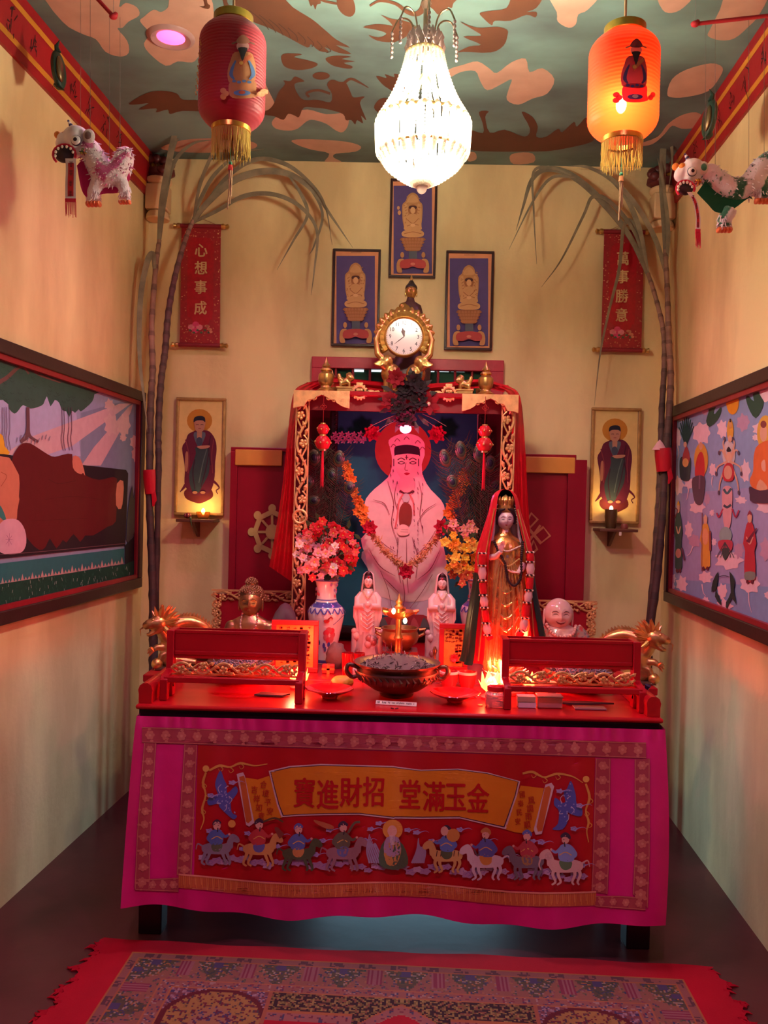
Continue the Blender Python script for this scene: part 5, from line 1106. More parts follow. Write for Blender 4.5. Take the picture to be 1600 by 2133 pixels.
def rider(x, y, mount, robe, legs, skin=(.62, .36, .3), hat=(.05, .03, .06), face=1, kind=0, s=1.0):
    q = lambda pts: [(x + a * face * s, y + c * s) for a, c in pts]
    for a in (-28, -18, 14, 24): f.line(q([(a * .8, 18), (a, 32), (a + 5 * face * (1 if a > 0 else -1), 46), (a + 2, 52)]), 6, mount, taper=[1.4, .9, .6])
    f.poly(q([(-32, 10), (-14, 4), (14, 6), (30, 2), (32, 16), (20, 28), (-18, 28), (-32, 22)]), mount); f.poly(q([(20, 12), (26, -8), (34, -16), (46, -10), (50, 0), (44, 4), (36, 2), (34, 16)]), mount)
    f.line(q([(-30, 12), (-42, 6), (-46, 18)]), 4, mount, taper=[1, .4])
    if kind == 1: 
        for k in range(6): f.line(q([(-26 + k * 9, 6), (-24 + k * 9, 18)]), 1.8, (.06, .03, .03), 1)
    if kind == 2: f.line(q([(46, 0), (50, 14), (46, 24)]), 4, mount, taper=[1, .5]); f.disc(*q([(32, -2)])[0], 8, 9, (.5, .34, .34), 10)
    if kind == 3: f.line(q([(22, -6), (16, 6), (12, 0)]), 3, (.1, .08, .1))
    f.poly(q([(-12, 8), (2, 2), (12, 8), (8, 20), (0, 24), (-10, 20)]), legs); f.poly(q([(-14, -20), (-2, -26), (10, -22), (14, -8), (10, 6), (-12, 8), (-18, -4)]), robe)
    f.line(q([(8, -18), (18, -10), (26, -14)]), 6, robe, taper=[1.2, .8]); f.disc(*q([(27, -15)])[0], 2.6, 2.6, skin, 8); f.line(q([(-12, -18), (-20, -6), (-14, 2)]), 6, robe, taper=[1.1, .7])
    f.disc(*q([(0, -34)])[0], 8, 9, skin, 12); f.poly(q([(-9, -34), (-9, -42), (0, -48), (9, -42), (8, -37), (0, -39)]), hat); f.line(q([(-12, -4), (0, -10), (12, -4)]), 1.8, (.62, .4, .1))
    f.disc(*q([(3, -34)])[0], 1, 1, (.03, .02, .02), 6); f.line(q([(2, -29), (1, -20)]), 2.4, (.04, .03, .04) if kind != 5 else skin, 1)
rider(452, 1752, (.22, .20, .28), (.08, .14, .42), (.10, .14, .08), s=.95); f.disc(483, 1716, 8, 8, (.62, .34, .08), 12)
rider(540, 1752, (.55, .30, .10), (.45, .05, .06), (.10, .12, .40), s=1.0); f.line([(548, 1712), (572, 1704), (590, 1712)], 4, (.10, .06, .03))
rider(622, 1762, (.07, .10, .05), (.09, .14, .42), (.5, .24, .08), hat=(.10, .12, .4), s=1.0); f.line([(585, 1745), (575, 1725), (590, 1740)], 7, (.2, .05, .04))
rider(715, 1760, (.30, .16, .20), (.12, .12, .08), (.12, .15, .4), s=1.05); f.poly([(655, 1708), (690, 1718), (695, 1726), (680, 1726), (660, 1716)], (.42, .14, .06)); f.line([(725, 1735), (738, 1715), (750, 1712)], 5, (.12, .12, .08))
f.disc(818, 1728, 21, 21, (.66, .32, .06), 20)
for k in range(7): f.line([(770 + k * 5, 1798), (764 + k * 3, 1770 - k * 2), (770 + k * 2, 1738 + k * 5)], 4, (.30, .26, .42), taper=[1, .5]); f.line([(858 + k * 4, 1798), (868 + k * 3, 1772), (872, 1746 + k * 4)], 4, (.30, .26, .42), taper=[1, .5])
f.poly([(790, 1800), (795, 1760), (815, 1745), (840, 1760), (850, 1800), (820, 1812)], (.07, .12, .07)); f.poly([(800, 1770), (818, 1752), (836, 1766), (826, 1800), (806, 1800)], (.5, .28, .08)); f.poly([(800, 1775), (805, 1745), (830, 1745), (834, 1775), (818, 1785)], (.36, .26, .42)); f.disc(817, 1731, 10, 12, (.66, .42, .36), 14)
for k in range(4): f.line([(812 + k * 3, 1740), (815 + k * 2, 1760)], 1.6, (.6, .55, .6), 1)
rider(930, 1766, (.52, .34, .12), (.10, .18, .5), (.08, .12, .06), face=-1, kind=1, s=1.0); f.disc(944, 1740, 14, 14, (.5, .24, .06), 14); f.disc(926, 1731, 8, 10, (.6, .36, .3), 12)
rider(1012, 1776, (.58, .50, .56), (.10, .12, .40), (.58, .28, .06), face=-1, kind=3, hat=(.45, .2, .06), s=1.1)
rider(1098, 1778, (.16, .14, .18), (.42, .06, .08), (.34, .22, .08), face=-1, kind=0, hat=(.1, .14, .45), s=1.05)
rider(1178, 1786, (.60, .40, .38), (.20, .30, .62), (.10, .2, .10), face=-1, kind=2, s=1.1)
t.part('embroidered_figures', f.mb, silk, smooth=False, norm=False)

# ------------------------------------------------------------------ patterned carpet on the floor
A, B = PZ(276, 1981, .012), PZ(1424, 2038, .012); U = (B - A); Lu = U.length; U.normalize(); Vv = V((U.y, -U.x, 0)) if U.x > 0 else V((-U.y, U.x, 0))
def hsh(a, b, c=0): return (math.sin(a * 12.9898 + b * 78.233 + c * 37.7) * 43758.5453) % 1
PALM = [(.20, .06, .09), (.05, .05, .12), (.07, .08, .07), (.30, .13, .08), (.13, .10, .07), (.24, .14, .16)]
def rugcol(u, v):
    x = abs(u - Lu / 2); e = min(v, Lu / 2 - x)       # distance in from the edge of the pattern
    c = u - Lu / 2; i, j = int(u / .008), int(v / .008)
    def floral(sc, pal, bg, th):
        a = noise.noise(V((abs(c) * sc, v * sc, 3))); b = noise.noise(V((abs(c) * sc * 2.1, v * sc * 2.1, 9)))
        if a > th: return pal[int((a + b * .6) * 17) % len(pal)]
        return bg
    if e < .006: return (.36, .12, .05)
    if e < .03: return (.10, .04, .06) if (int(u / .05) + int(v / .05)) % 2 and hsh(i, j) > .4 else (.24, .09, .09)
    if e < .036: return (.33, .11, .06)
    if e < .145:
        s_ = (u if e == v else v); ph = (s_ % .2) / .2 - .5; h = (e - .036) / .109; d = abs(ph) * 2
        if abs(ph) < .07 and h < .28: return (.07, .05, .14)
        if d < .72 - h * .62: return floral(75, [(.05, .06, .06), (.32, .13, .06), (.06, .05, .13), (.10, .09, .05), (.30, .22, .2)], (.09, .07, .05), -.05)
        if d > .78 and h < .75: return (.20, .03, .07) if (int(s_ / .007) % 2) else (.26, .10, .13)
        return floral(60, PALM, (.24, .10, .08), .18)
    if e < .15: return (.33, .12, .07)
    if e < .185: return floral(80, [(.06, .05, .13), (.30, .2, .2), (.2, .04, .07)], (.25, .10, .09), .12)
    if e < .192: return (.34, .13, .06)
    xi = Lu / 2 - x
    if xi < .50 and v < .62 and not (xi > .485):      # corner medallions
        q = math.hypot((xi - .345) / .15, (v - .34) / .15)
        if q > 1.04: return floral(70, [(.30, .20, .26), (.05, .04, .12), (.24, .12, .18)], (.17, .05, .07), 0)
        if q > .93: return (.10, .01, .02)
        if q < .42: return floral(55, [(.06, .05, .14), (.28, .14, .12), (.12, .02, .05)], (.30, .15, .08), .0)
        return floral(70, [(.14, .02, .04), (.07, .04, .06), (.26, .15, .05)], (.31, .17, .06), .05)
    if xi > .485 and xi < .5 and v < .35: return (.30, .10, .06)
    arch = .33 + (.05 if x < .14 else 0) - (.11 * max(0, 1 - (x / .13) ** 1.3) if x < .13 else 0)
    if v < arch - .05 and xi > .5: return floral(85, [(.27, .19, .07), (.16, .12, .04), (.22, .08, .05)], (.035, .012, .02), -.02)
    if v < arch - .043 and xi > .45: return (.34, .12, .05)
    if v < arch - .004 and xi > .42: return floral(80, [(.06, .05, .12), (.16, .03, .06)], (.28, .11, .11), .2)
    if v < arch: return (.30, .15, .12)
    return (.36, .002, .02)
t = Thing('carpet', 'red carpet with patterned floral border spread before the altar', 'carpet', A)
hL = .018; mL, mF = .12, .055                    # plain red margin round the pattern
m = MB((.36, .002, .02)); NU, NV, VL = 300, 130, .82
def edge_l(v): return -.13 - .02 * v + .012 * sin(v * 47) + .008 * sin(v * 110)
def edge_r(v): return Lu + .125 + .03 * v + .012 * sin(v * 51 + 1) + .008 * sin(v * 120)
def gp(u, v, z): q = A + U * u + Vv * v; return V((q.x, q.y, z))
ff = lambda u: -.085 + .01 * sin(u * 3) + .004 * sin(u * 19)
m.grid(lambda a, b: gp(lerp(edge_l(b * 1.3 - .08), edge_r(b * 1.3 - .08), a), lerp(ff(a * 2), 1.25, b), .008), 90, 80)
m.grid(lambda a, b: gp(lerp(edge_l(b * 1.3 - .08), edge_r(b * 1.3 - .08), a), lerp(ff(a * 2), 1.25, b), .001), 90, 2)
r = random.Random(3)
t.part('red_ground', m, cloth, smooth=False)
m = MB((.36, .002, .02))
for k in range(150):
    v = r.uniform(-.07, .9); s = k % 2; u = edge_l(v) + .01 if s else edge_r(v) - .01; d = -1 if s else 1; L = r.uniform(.015, .04); p = gp(u, v, .006)
    m.tube([p, gp(u + d * L * .6, v + r.uniform(-.01, .01), .005), gp(u + d * L, v + r.uniform(-.015, .015), .003)], [.006, .005, .001], 5)
o = t.part('frayed_edge', m, cloth); o['kind'] = 'stuff'
m = MB(); m.grid(lambda a, b: gp(a * Lu, b * VL, .0095), NU, NV, cfn=lambda a, b: tuple(q * .88 for q in rugcol(a * Lu, b * VL))); t.part('woven_pattern', m, cloth, smooth=False, norm=False)
# ------------------------------------------------------------------ helpers for carving
def vine(m, o, u, v, n, L, H, units, flower=True):   # running vine with flowers and leaves, in the plane (u, v), standing out along n
    o, u, v, n = V(o), V(u), V(v), V(n); U1 = L / units; r = H * .085
    at = lambda a, b, c=0: o + u * a + v * b + n * c
    pts = [at(L * i / (units * 12), H * .5 + H * .36 * sin(pi * i / 12), r) for i in range(units * 12 + 1)]; m.tube(pts, r * 1.15, 6)
    for k in range(units):
        s = 1 if k % 2 == 0 else -1; cx, cy = (k + .5) * U1, H * .5 - s * H * .12
        if flower:
            for j in range(5):
                a = j * 1.2566 + k; q = at(cx + H * .2 * cos(a), cy + H * .2 * sin(a), r * 1.1); m.ell(q, H * .14, 7, 5)
            m.tube([at(cx + H * .07 * cos(a_), cy + H * .07 * sin(a_), r * 2.2) for a_ in [i * pi / 4 for i in range(9)]], r * .5, 5)
        for j, (da, db, aa) in enumerate(((.34, .3, .6), (-.34, .26, 2.5), (.44, -.2, -.5))):
            q0 = at(cx + U1 * da * .6, cy + s * H * db * .6, r); q1 = at(cx + U1 * da, cy + s * H * db, r * 1.8); q2 = at(cx + U1 * da * 1.25, cy + s * H * db * 1.5, r * .6)
            m.tube([q0, q1, q2], [r * .5, r * 1.7, r * .2], 6)
        m.tube([at(cx - U1 * .5, H * .5, r), at(cx - U1 * .2, H * .5 - s * H * .3, r), at(cx + U1 * .15, H * .5 - s * H * .4, r), at(cx + U1 * .3, cy, r)], r * .8, 5)
PG = (.74, .42, .18)
SY = 3.95; zS = P(840, 818, SY).z
# ------------------------------------------------------------------ the shrine: gilded posts, brackets and roof board
t = Thing('shrine', 'gilded shrine with carved openwork posts framing the deity picture', 'shrine', V((.04, 4.1, TZ)))
x0s, x1s = P(617, 818, SY).x, P(1075, 826, SY).x
m = MB((.26, .005, .014)); slab(m, x0s, x1s, zS - .02, zS, SY - .02, 4.36); t.part('roof_board', m, gloss, bevel=.003)
m = MB((.16, .004, .01)); slab(m, x0s + .02, x1s - .02, zS - .085, zS - .02, SY + .03, SY + .045); t.part('header_board', m, satin)
for s, xx in ((1, x0s), (-1, x1s)):
    m = MB((.10, .003, .01)); slab(m, min(xx, xx + s * .012), max(xx, xx + s * .012), TZ, zS - .02, SY + .06, 4.36); t.part('side_panel', m, satin)
    xl_, xr_ = sorted((xx, xx + s * .064)); m = MB(PG); vine(m, V((xl_, SY, TZ)), (0, 0, 1), (1, 0, 0), (0, -1, 0), zS - TZ - .05, .064, 9)
    for q in (xl_ + .003, xr_ - .003): m.box((q, SY + .004, (TZ + zS - .05) / 2), (.006, .008, zS - TZ - .05))
    zr = P(622, 1076, SY).z
    m.tube([V(((xl_ + xr_) / 2 + .03 * cos(a), SY - .012, zr + .03 * sin(a))) for a in [i * pi / 8 for i in range(17)]], .007, 6)
    for a in (0, pi / 2): m.box(((xl_ + xr_) / 2, SY - .012, zr), (.05 if a == 0 else .008, .006, .008 if a == 0 else .05))
    t.part('carved_post', m, carved)
    # bracket with scalloped underside
    k = pxs(SY) / 2.5806; pf = [(0, 0), (298, 0), (298, 92), (280, 88), (252, 78), (228, 62), (222, 48), (190, 46), (178, 34), (148, 22), (120, 34), (108, 46), (78, 50), (66, 66), (56, 84), (24, 88), (0, 96)]
    o = V((xx - .006 * s, SY - .025, zS - .004)); m = MB(PG)
    P2 = [(p[0] * k * s, -p[1] * k) for p in pf]; P2 = P2 if s < 0 else P2[::-1]
    m.prism(P2, o, (1, 0, 0), (0, 0, 1), .02)
    m.box(o + V((149 * k * s, -.004, -5 * k)), (300 * k, .03, 9 * k)); m.box(o + V((149 * k * s, -.006, -16 * k)), (296 * k, .024, 5 * k))
    for j in range(4):
        for d in (-1, 1):
            cx = 148 + d * (42 + j * 30); q = [V((cx + d * (10 * cos(a) - 6), 0, -(34 + j * 9 + 12 * sin(a)))) for a in [i * .7 for i in range(6)]]
            m.tube([o + V((p.x * k * s, -.012, p.z * k)) for p in q], [.002, .004, .005, .004, .003, .001], 6)
        m.tube([o + V(((30 + j * 22) * k * s, -.012, -(28 + j * 4) * k)), o + V(((44 + j * 22) * k * s, -.014, -(44 + j * 2) * k)), o + V(((40 + j * 22) * k * s, -.012, -(60 - j * 6) * k))], [.003, .005, .001], 6)
    t.part('carved_bracket', m, carved)
    cxr = P(749 if s > 0 else 935, 817 if s > 0 else 820, SY); m = MB(PG); rr = .028
    m.tube([cxr + V((rr * cos(a), -.01, rr * sin(a))) for a in [i * pi / 10 for i in range(21)]], .006, 6)
    for j in range(4): a = j * pi / 2 + .78; m.ell(cxr + V((.013 * cos(a), -.01, .013 * sin(a))), (.008, .006, .008), 8, 6)
    for j in range(14): a = j * 2 * pi / 14; m.ell(cxr + V((.034 * cos(a), -.008, .034 * sin(a))), .006, 6, 5)
    m.ell(cxr + V((s * .052, -.008, 0)), (.02, .008, .012), 10, 6); m.tube([cxr + V((s * .06, -.006, 0)), cxr + V((s * .085, -.006, .002)), cxr + V((s * .105, -.006, -.006))], [.005, .009, .001], 6); m.box(cxr + V((0, .003, .02)), (.03, .012, .05))
    t.part('carved_rosette', m, carved)
# ------------------------------------------------------------------ gilt finials and small lions on the roof
fin = [(24, 0), (25, 3), (20, 6), (15, 9), (13, 14), (17, 18), (20, 24), (21, 34), (20, 42), (14, 47), (11, 49), (16, 52), (15, 55), (11, 57), (9, 60), (12, 62), (10, 65), (7, 68), (4, 74), (.5, 84)]
def finial(lab, px, Y, sc):
    c = V((P(px, 800, Y).x, Y, zS)); k = pxs(3.97) * sc; m = MB((.62, .36, .12)); m.lathe([(a * k * .9, b * k) for a, b in fin], c, 24); solo('stupa_finial', m, gold, lab, 'finial', loc=c)
finial('gold spired finial on the left end of the shrine roof', 679, 3.98, .86); finial('smaller gold finial behind the left one on the shrine roof', 692, 4.2, .72)
finial('gold spired finial on the right end of the shrine roof', 1012, 3.98, .84); finial('smaller gold finial behind the right one on the shrine roof', 1004, 4.2, .72)
def mini_lion(lab, px, s):
    c = V((P(px, 800, 3.97).x, 3.97, zS)); t = Thing('lion_figurine', lab, 'figurine', c); k = pxs(3.97)
    m = MB((.6, .34, .12)); m.box(c + V((0, 0, 5 * k)), (34 * k, 26 * k, 10 * k)); m.box(c + V((0, 0, 8 * k)), (38 * k, 30 * k, 4 * k)); t.part('pedestal', m, gold, bevel=.002)
    m = MB((.6, .34, .12)); e = lambda x, y, r, z=0: m.ell(c + V((x * s * k, z * k, y * k)), r * k, 10, 8)
    e(-4, 20, 8); e(2, 22, 8); e(9, 30, 9); e(14, 28, 5, -3); e(-9, 24, 7); e(-13, 30, 5); e(-14, 35, 4); e(8, 38, 4); e(4, 36, 4)
    for x in (-10, 8):
        for z in (-5, 5): m.tube([c + V((x * s * k, z * k, 9 * k)), c + V((x * s * k, z * k, 20 * k))], 3.4 * k, 8)
    o = link('body', remesh(m, 'body', gold, .0035, t.loc, 2), (0, 0, 0), t.o)
mini_lion('tiny gold lion on the left of the shrine roof, facing the middle', 720, 1); mini_lion('tiny gold lion on the right of the shrine roof, facing the middle', 967, -1)
# ------------------------------------------------------------------ red sheer drape over the roof and down both sides
def hang(ptsL, ptsR, Ya, folds, amp, m, nu=26, nv=40, ph=0):
    L_ = smooth_open([V((a, c)) for a, c in ptsL], 8); R_ = smooth_open([V((a, c)) for a, c in ptsR], 8)
    def g(u, v):
        f = v * (len(L_) - 1); j = min(int(f), len(L_) - 2); a = L_[j].lerp(L_[j + 1], f - j); f = v * (len(R_) - 1); j = min(int(f), len(R_) - 2); c = R_[j].lerp(R_[j + 1], f - j); p = a.lerp(c, u)
        return P(p.x, p.y, Ya + amp * sin(folds * u * 2 * pi + ph + 2 * v) * min(1, .2 + v))
    m.grid(g, nu, nv)
m = MB((.46, .002, .010))
hang([(640, 796), (612, 818), (600, 900), (590, 1000), (577, 1090), (561, 1180)], [(668, 800), (640, 822), (616, 900), (614, 1000), (612, 1090), (608, 1212)], 3.985, 2.5, .014, m)
hang([(1030, 806), (1062, 828), (1066, 920), (1068, 1030), (1070, 1150), (1074, 1300)], [(1058, 802), (1084, 828), (1094, 930), (1099, 1030), (1107, 1150), (1118, 1310)], 3.985, 2.2, .014, m, ph=1)
hang([(640, 797), (700, 786), (770, 793), (850, 800), (930, 797), (1000, 790), (1058, 803)], [(655, 815), (700, 806), (770, 812), (850, 822), (930, 818), (1000, 808), (1050, 817)], 4.06, 1.5, .02, m, 10, 60)
solo('red_drape', m, sheer, 'sheer red cloth draped over the shrine roof and hanging down both sides', 'drape', loc=P(850, 800, 4.06), norm=False)
# ------------------------------------------------------------------ deity picture inside the shrine
PY = 4.28; s3 = 1 / 2.5806
def deity(fl):
    T = lambda q: [(560 + a * s3, 700 + c * s3) for a, c in q]; T4 = lambda q: [(560 + a * s3, 1150 + c * s3) for a, c in q]
    p = lambda q, c, k=3: fl.poly(T(q), c, k); L = lambda q, w, c, tp=None: fl.line(T(q), w, c, taper=tp); D = lambda x, y, rx, ry, c: fl.disc(560 + x * s3, 700 + y * s3, rx * s3, ry * s3, c, 28)
    p([(360, 395), (1120, 400), (1110, 1700), (345, 1700)], (.008, .085, .13), 1)
    D(722, 615, 152, 160, (.34, .07, .04))
    W_, LN = (.72, .56, .55), (.22, .07, .08)
    fl.poly(T4([(500, 0), (545, 110), (585, 240), (600, 335), (780, 345), (875, 325), (925, 120), (915, 0), (700, -60)]), (.50, .50, .58))
    for q in ([(590, 440), (570, 380), (620, 350), (700, 340), (780, 335), (850, 345), (875, 400), (840, 500), (700, 530), (600, 500)],): fl.poly(T4(q), (.28, .03, .04))
    for k in range(5): fl.poly(T4([(590 + k * 55, 430), (615 + k * 55, 350), (650 + k * 55, 430), (620 + k * 55, 470)]), (.42, .08, .09) if k % 2 else (.10, .12, .12))
    p([(660, 640), (648, 570), (690, 535), (740, 528), (800, 542), (832, 580), (838, 640), (822, 690), (832, 760), (870, 825), (925, 880), (948, 935), (932, 985), (900, 1020), (925, 1080), (950, 1180), (960, 1300), (900, 1400), (760, 1430), (600, 1400), (540, 1290), (520, 1180), (495, 1090), (560, 1020), (530, 970), (516, 925), (522, 875), (570, 820), (640, 760), (662, 700)], W_, 2)
    p([(655, 600), (645, 560), (690, 532), (745, 524), (805, 540), (838, 580), (830, 630), (800, 600), (740, 585), (690, 590)], (.74, .52, .52)); 
    for x, y in ((690, 560), (740, 550), (800, 570), (670, 590), (825, 605)): L([(x - 14, y + 8), (x, y - 8), (x + 16, y + 6)], 1.6, LN)
    p([(678, 650), (676, 600), (705, 588), (745, 584), (790, 592), (810, 605), (812, 660), (800, 640), (745, 632), (690, 640)], (.03, .015, .03))
    p([(682, 640), (806, 640), (812, 690), (796, 740), (766, 768), (742, 776), (716, 766), (692, 735), (678, 690)], (.76, .50, .48))
    for e in (712, 774): L([(e - 20, 666), (e, 656), (e + 20, 666)], 2, (.06, .02, .03)); L([(e - 18, 682), (e, 674), (e + 18, 682), (e, 688), (e - 18, 682)], 1.7, (.05, .02, .03))
    L([(738, 680), (732, 718), (748, 722)], 1.4, LN); p([(726, 738), (742, 733), (760, 738), (742, 748)], (.36, .02, .05), 2); L([(740, 640), (740, 664)], 2, (.1, .02, .04)); L([(732, 652), (750, 652)], 1.2, (.1, .02, .04))
    for x in (672, 805): L([(x, 660), (x, 700)], 1.6, (.03, .02, .03))
    p([(704, 765), (780, 765), (775, 840), (740, 862), (706, 840)], (.74, .48, .46)); L([(704, 830), (740, 850), (778, 830)], 4, (.2, .04, .05))
    for k in range(9): D(706 + k * 9, 836 + 10 * sin(k * pi / 8), 5, 5, (.08, .02, .03))
    p([(720, 850), (756, 850), (752, 890), (722, 890)], (.45, .5, .52), 2)
    p([(735, 893), (765, 915), (770, 970), (755, 1020), (725, 1026), (703, 1010), (700, 950), (712, 910)], (.20, .04, .03)); 
    L([(722, 850), (700, 890), (692, 960), (680, 1030)], 3.4, (.55, .16, .16)); L([(756, 850), (776, 890), (782, 960)], 3.4, (.55, .16, .16))
    p([(690, 1040), (715, 1012), (752, 1025), (756, 1060), (735, 1072), (700, 1070)], (.78, .54, .5)); L([(712, 1040), (750, 1042)], .8, LN); L([(708, 1052), (750, 1054)], .8, LN)
    for q in ([(640, 780), (672, 900), (660, 1000), (690, 1100)], [(690, 780), (676, 860), (690, 930)], [(806, 780), (822, 860), (812, 960), (830, 1060)], [(560, 880), (620, 900), (650, 960)], [(900, 900), (840, 940), (800, 1000)], [(770, 1080), (800, 1180), (790, 1300)], [(700, 1080), (690, 1200), (710, 1330)], [(560, 1060), (620, 1120), (680, 1160)], [(900, 1040), (850, 1120), (790, 1180)], [(540, 1150), (600, 1240), (680, 1290)], [(920, 1150), (870, 1250), (800, 1310)], [(620, 1300), (700, 1380)], [(740, 1090), (742, 1240), (750, 1380)]): L(q, 1.8, LN, [.4, 1, .4])
    r = random.Random(2)
    for k in range(46): x, y = r.choice((655, 668, 690, 800, 825, 780)), r.uniform(640, 1200); L([(x, y), (x + 3, y + 14)], 1.3, (.14, .03, .06))
    fl.line(T4([(600, 100), (640, 200), (660, 300)]), 1.2, LN); fl.line(T4([(880, 120), (820, 220), (760, 300)]), 1.2, LN); fl.line(T4([(720, 150), (730, 240), (715, 330)]), 1.2, LN)
t2 = frame_thing('framed_picture', 'large dark framed painting of a white robed deity inside the shrine', 'picture', (688, 838, 1003, 1328), PY, 17, (.018, .012, .014), gloss, deity, .05, 'ornate_frame')
x0, x1, z0, z1 = rectpx(688, 838, 1003, 1350, PY); m = MB((.04, .025, .02)); w = 17 * pxs(PY)
for k in range(34): f_ = k / 33; m.ell((lerp(x0 + w / 2, x1 - w / 2, f_), PY - .002, z1 - w * .75), .006, 7, 5)
for k in range(50):
    f_ = k / 49
    for xq in (x0 + w * .75, x1 - w * .75): m.ell((xq, PY - .002, lerp(z0 + w, z1 - w, f_)), .006, 7, 5)
t2.part('beaded_edge', m, gloss)
# ------------------------------------------------------------------ pink bulb above the deity
c = P(845, 893, 3.93); t = Thing('pink_bulb_lamp', 'pink glowing bulb under the flower spray above the deity', 'lamp', c)
m = MB(); m.ell(c, (.027, .027, .022), 16, 10); t.part('bulb', m, mat('hot_pink_bulb', .3, col=(1, .4, .6), var=0, emit=7, ecol=(1, .14, .30)))
m = MB((.05, .02, .03)); m.lathe([(.04, .012), (.034, .03), (.014, .036), (.012, .06)], c, 18, caps=False); m.tube([c + V((0, 0, .055)), c + V((0, .05, .07)), c + V((0, .09, zS - .02 - c.z))], .004, 6); t.part('lamp_holder', m, satin)
lamp('pink_bulb_light', 'POINT', c + V((0, -.10, -.12)), 9, (1, .07, .20), .03)
# ------------------------------------------------------------------ flowers
def petals(m, c, n, L, Wd, axis, col, cup=.35, thick=.25, layers=1, tw=0):
    axis = V(axis).normalized(); u = axis.orthogonal().normalized(); w = axis.cross(u)
    for l in range(layers):
        for k in range(n):
            a = 2 * pi * (k + l * .5) / n + tw; d = u * cos(a) + w * sin(a); Lq = L * (1 - .25 * l); cu = cup + l * .35
            m.tube([c + d * Lq * .1, c + d * Lq * .55 + axis * Lq * cu * .5, c + d * Lq + axis * Lq * cu], [Wd * .3, Wd, Wd * .25], 6, col=col, flat=thick, up=axis)
def spray_flower(t, px, py, Y, r, col, n=6, layers=2, axis=(0, -1, .1), nm='blossom', eye=None, tw=0, cup=.35, m_=cloth):
    c = P(px, py, Y); k = pxs(Y); m = MB(col); petals(m, c, n, r * k, r * k * .36, axis, col, cup, .22, layers, tw); m.ell(c + V(axis) * r * k * .15, r * k * .16, 8, 6, col=eye or col); return t.part(nm, m, m_)
t = Thing('flower_spray', 'dark artificial flower spray of black and red blooms at the shrine top', 'flowers', P(850, 880, 3.9))
BLK, RDF = (.022, .012, .016), (.20, .006, .014)
for (x, y, r, c, n, l) in ((848, 815, 24, BLK, 8, 3), (832, 846, 22, BLK, 8, 3), (870, 838, 22, BLK, 8, 3), (850, 866, 22, BLK, 7, 3), (826, 788, 22, RDF, 6, 2), (812, 836, 20, RDF, 6, 2), (893, 842, 25, RDF, 6, 1), (836, 878, 16, (.12, .005, .03), 6, 2), (862, 793, 20, BLK, 7, 2), (876, 810, 18, BLK, 7, 2)):
    spray_flower(t, x, y, 3.9 + random.uniform(-.02, .02), r, c, n, l, (random.uniform(-.3, .3), -1, random.uniform(-.2, .4)), eye=(.6, .45, .3) if (x, y) == (893, 842) else None, tw=random.random())
m = MB((.02, .025, .018)); k = pxs(3.9)
for i in range(16): a = i * .4; p = P(850 + 30 * cos(a), 836 + 40 * sin(a), 3.93); m.tube([p, p + V((22 * k * cos(a), -.01, -20 * k * sin(a))), p + V((34 * k * cos(a), 0, -32 * k * sin(a)))], [.004, .013, .001], 6, flat=.2, up=(0, 1, 0))
t.part('leaves', m, plant)
m = MB((.10, .06, .05))
for q in (((835, 860), (805, 872), (780, 884), (768, 890)), ((838, 870), (800, 888), (785, 900)), ((880, 862), (905, 873), (930, 888)), ((882, 872), (908, 890))): m.tube([P(x, y, 3.92) for x, y in q], .0016, 5)
t.part('dry_twig', m, matte)
t = Thing('rose_garland', 'lilac and red rose garland along the top of the deity picture', 'garland', P(845, 905, 4.2))
for x, y, r in ((776, 903, 19), (910, 905, 20), (948, 912, 0)):
    if r: spray_flower(t, x, y, 4.2, r, (.34, .01, .03), 7, 3, tw=x, nm='rose')
for i in range(34): x = 694 + i * 2.2; m = spray_flower(t, x, 912 + 8 * sin(i * 2.1), 4.21, 7, (.32, .16, .24), 5, 1, (random.uniform(-.4, .4), -1, random.uniform(-.4, .4)), 'lilac_flower') if i % 2 == 0 else None
t = Thing('marigold_garland', 'orange flower garland down the left side of the deity picture', 'garland', P(735, 1080, 4.2))
for i, (x, y) in enumerate([(722, 970), (727, 984), (732, 998), (728, 1012), (738, 1024), (744, 1040), (750, 1055), (746, 1066), (755, 1074), (760, 1086), (748, 1048), (757, 1062), (722, 990)]): spray_flower(t, x, y, 4.19, 12, (.62, .22, .03), 7, 2, (random.uniform(-.4, .4), -1, random.uniform(-.4, .4)), 'marigold', tw=i)
t = Thing('marigold_garland', 'orange flower garland down the right side of the deity picture', 'garland', P(945, 1080, 4.2))
for i, (x, y) in enumerate([(968, 985), (962, 1000), (956, 1014), (952, 1028), (946, 1040), (940, 1054), (934, 1068), (942, 1076), (950, 1048), (960, 1022), (970, 1004)]): spray_flower(t, x, y, 4.19, 12, (.62, .22, .03), 7, 2, (random.uniform(-.4, .4), -1, random.uniform(-.4, .4)), 'marigold', tw=i)
t = Thing('tinsel_garland', 'pale fluffy V-shaped garland with red roses across the deity picture', 'garland', P(845, 1195, 4.15))
m = MB((.62, .34, .16)); r = random.Random(6); k = pxs(4.17)
gp_ = smooth_open([V((772, 1104)), V((795, 1140)), V((822, 1166)), V((846, 1180)), V((872, 1164)), V((900, 1132)), V((920, 1102))], 8)
for p in gp_:
    for j in range(13): q = P(p.x + r.gauss(0, 3), p.y + r.gauss(0, 3), 4.18 + r.uniform(-.012, .012)); d = V((r.gauss(0, 1), r.gauss(0, 1), r.gauss(0, 1))).normalized(); m.tube([q, q + d * 9 * k], [1.5 * k, .3 * k], 4, col=r.choice([(.62, .34, .16), (.66, .42, .22), (.55, .25, .1)]))
o = t.part('tinsel', m, cloth); o['kind'] = 'stuff'
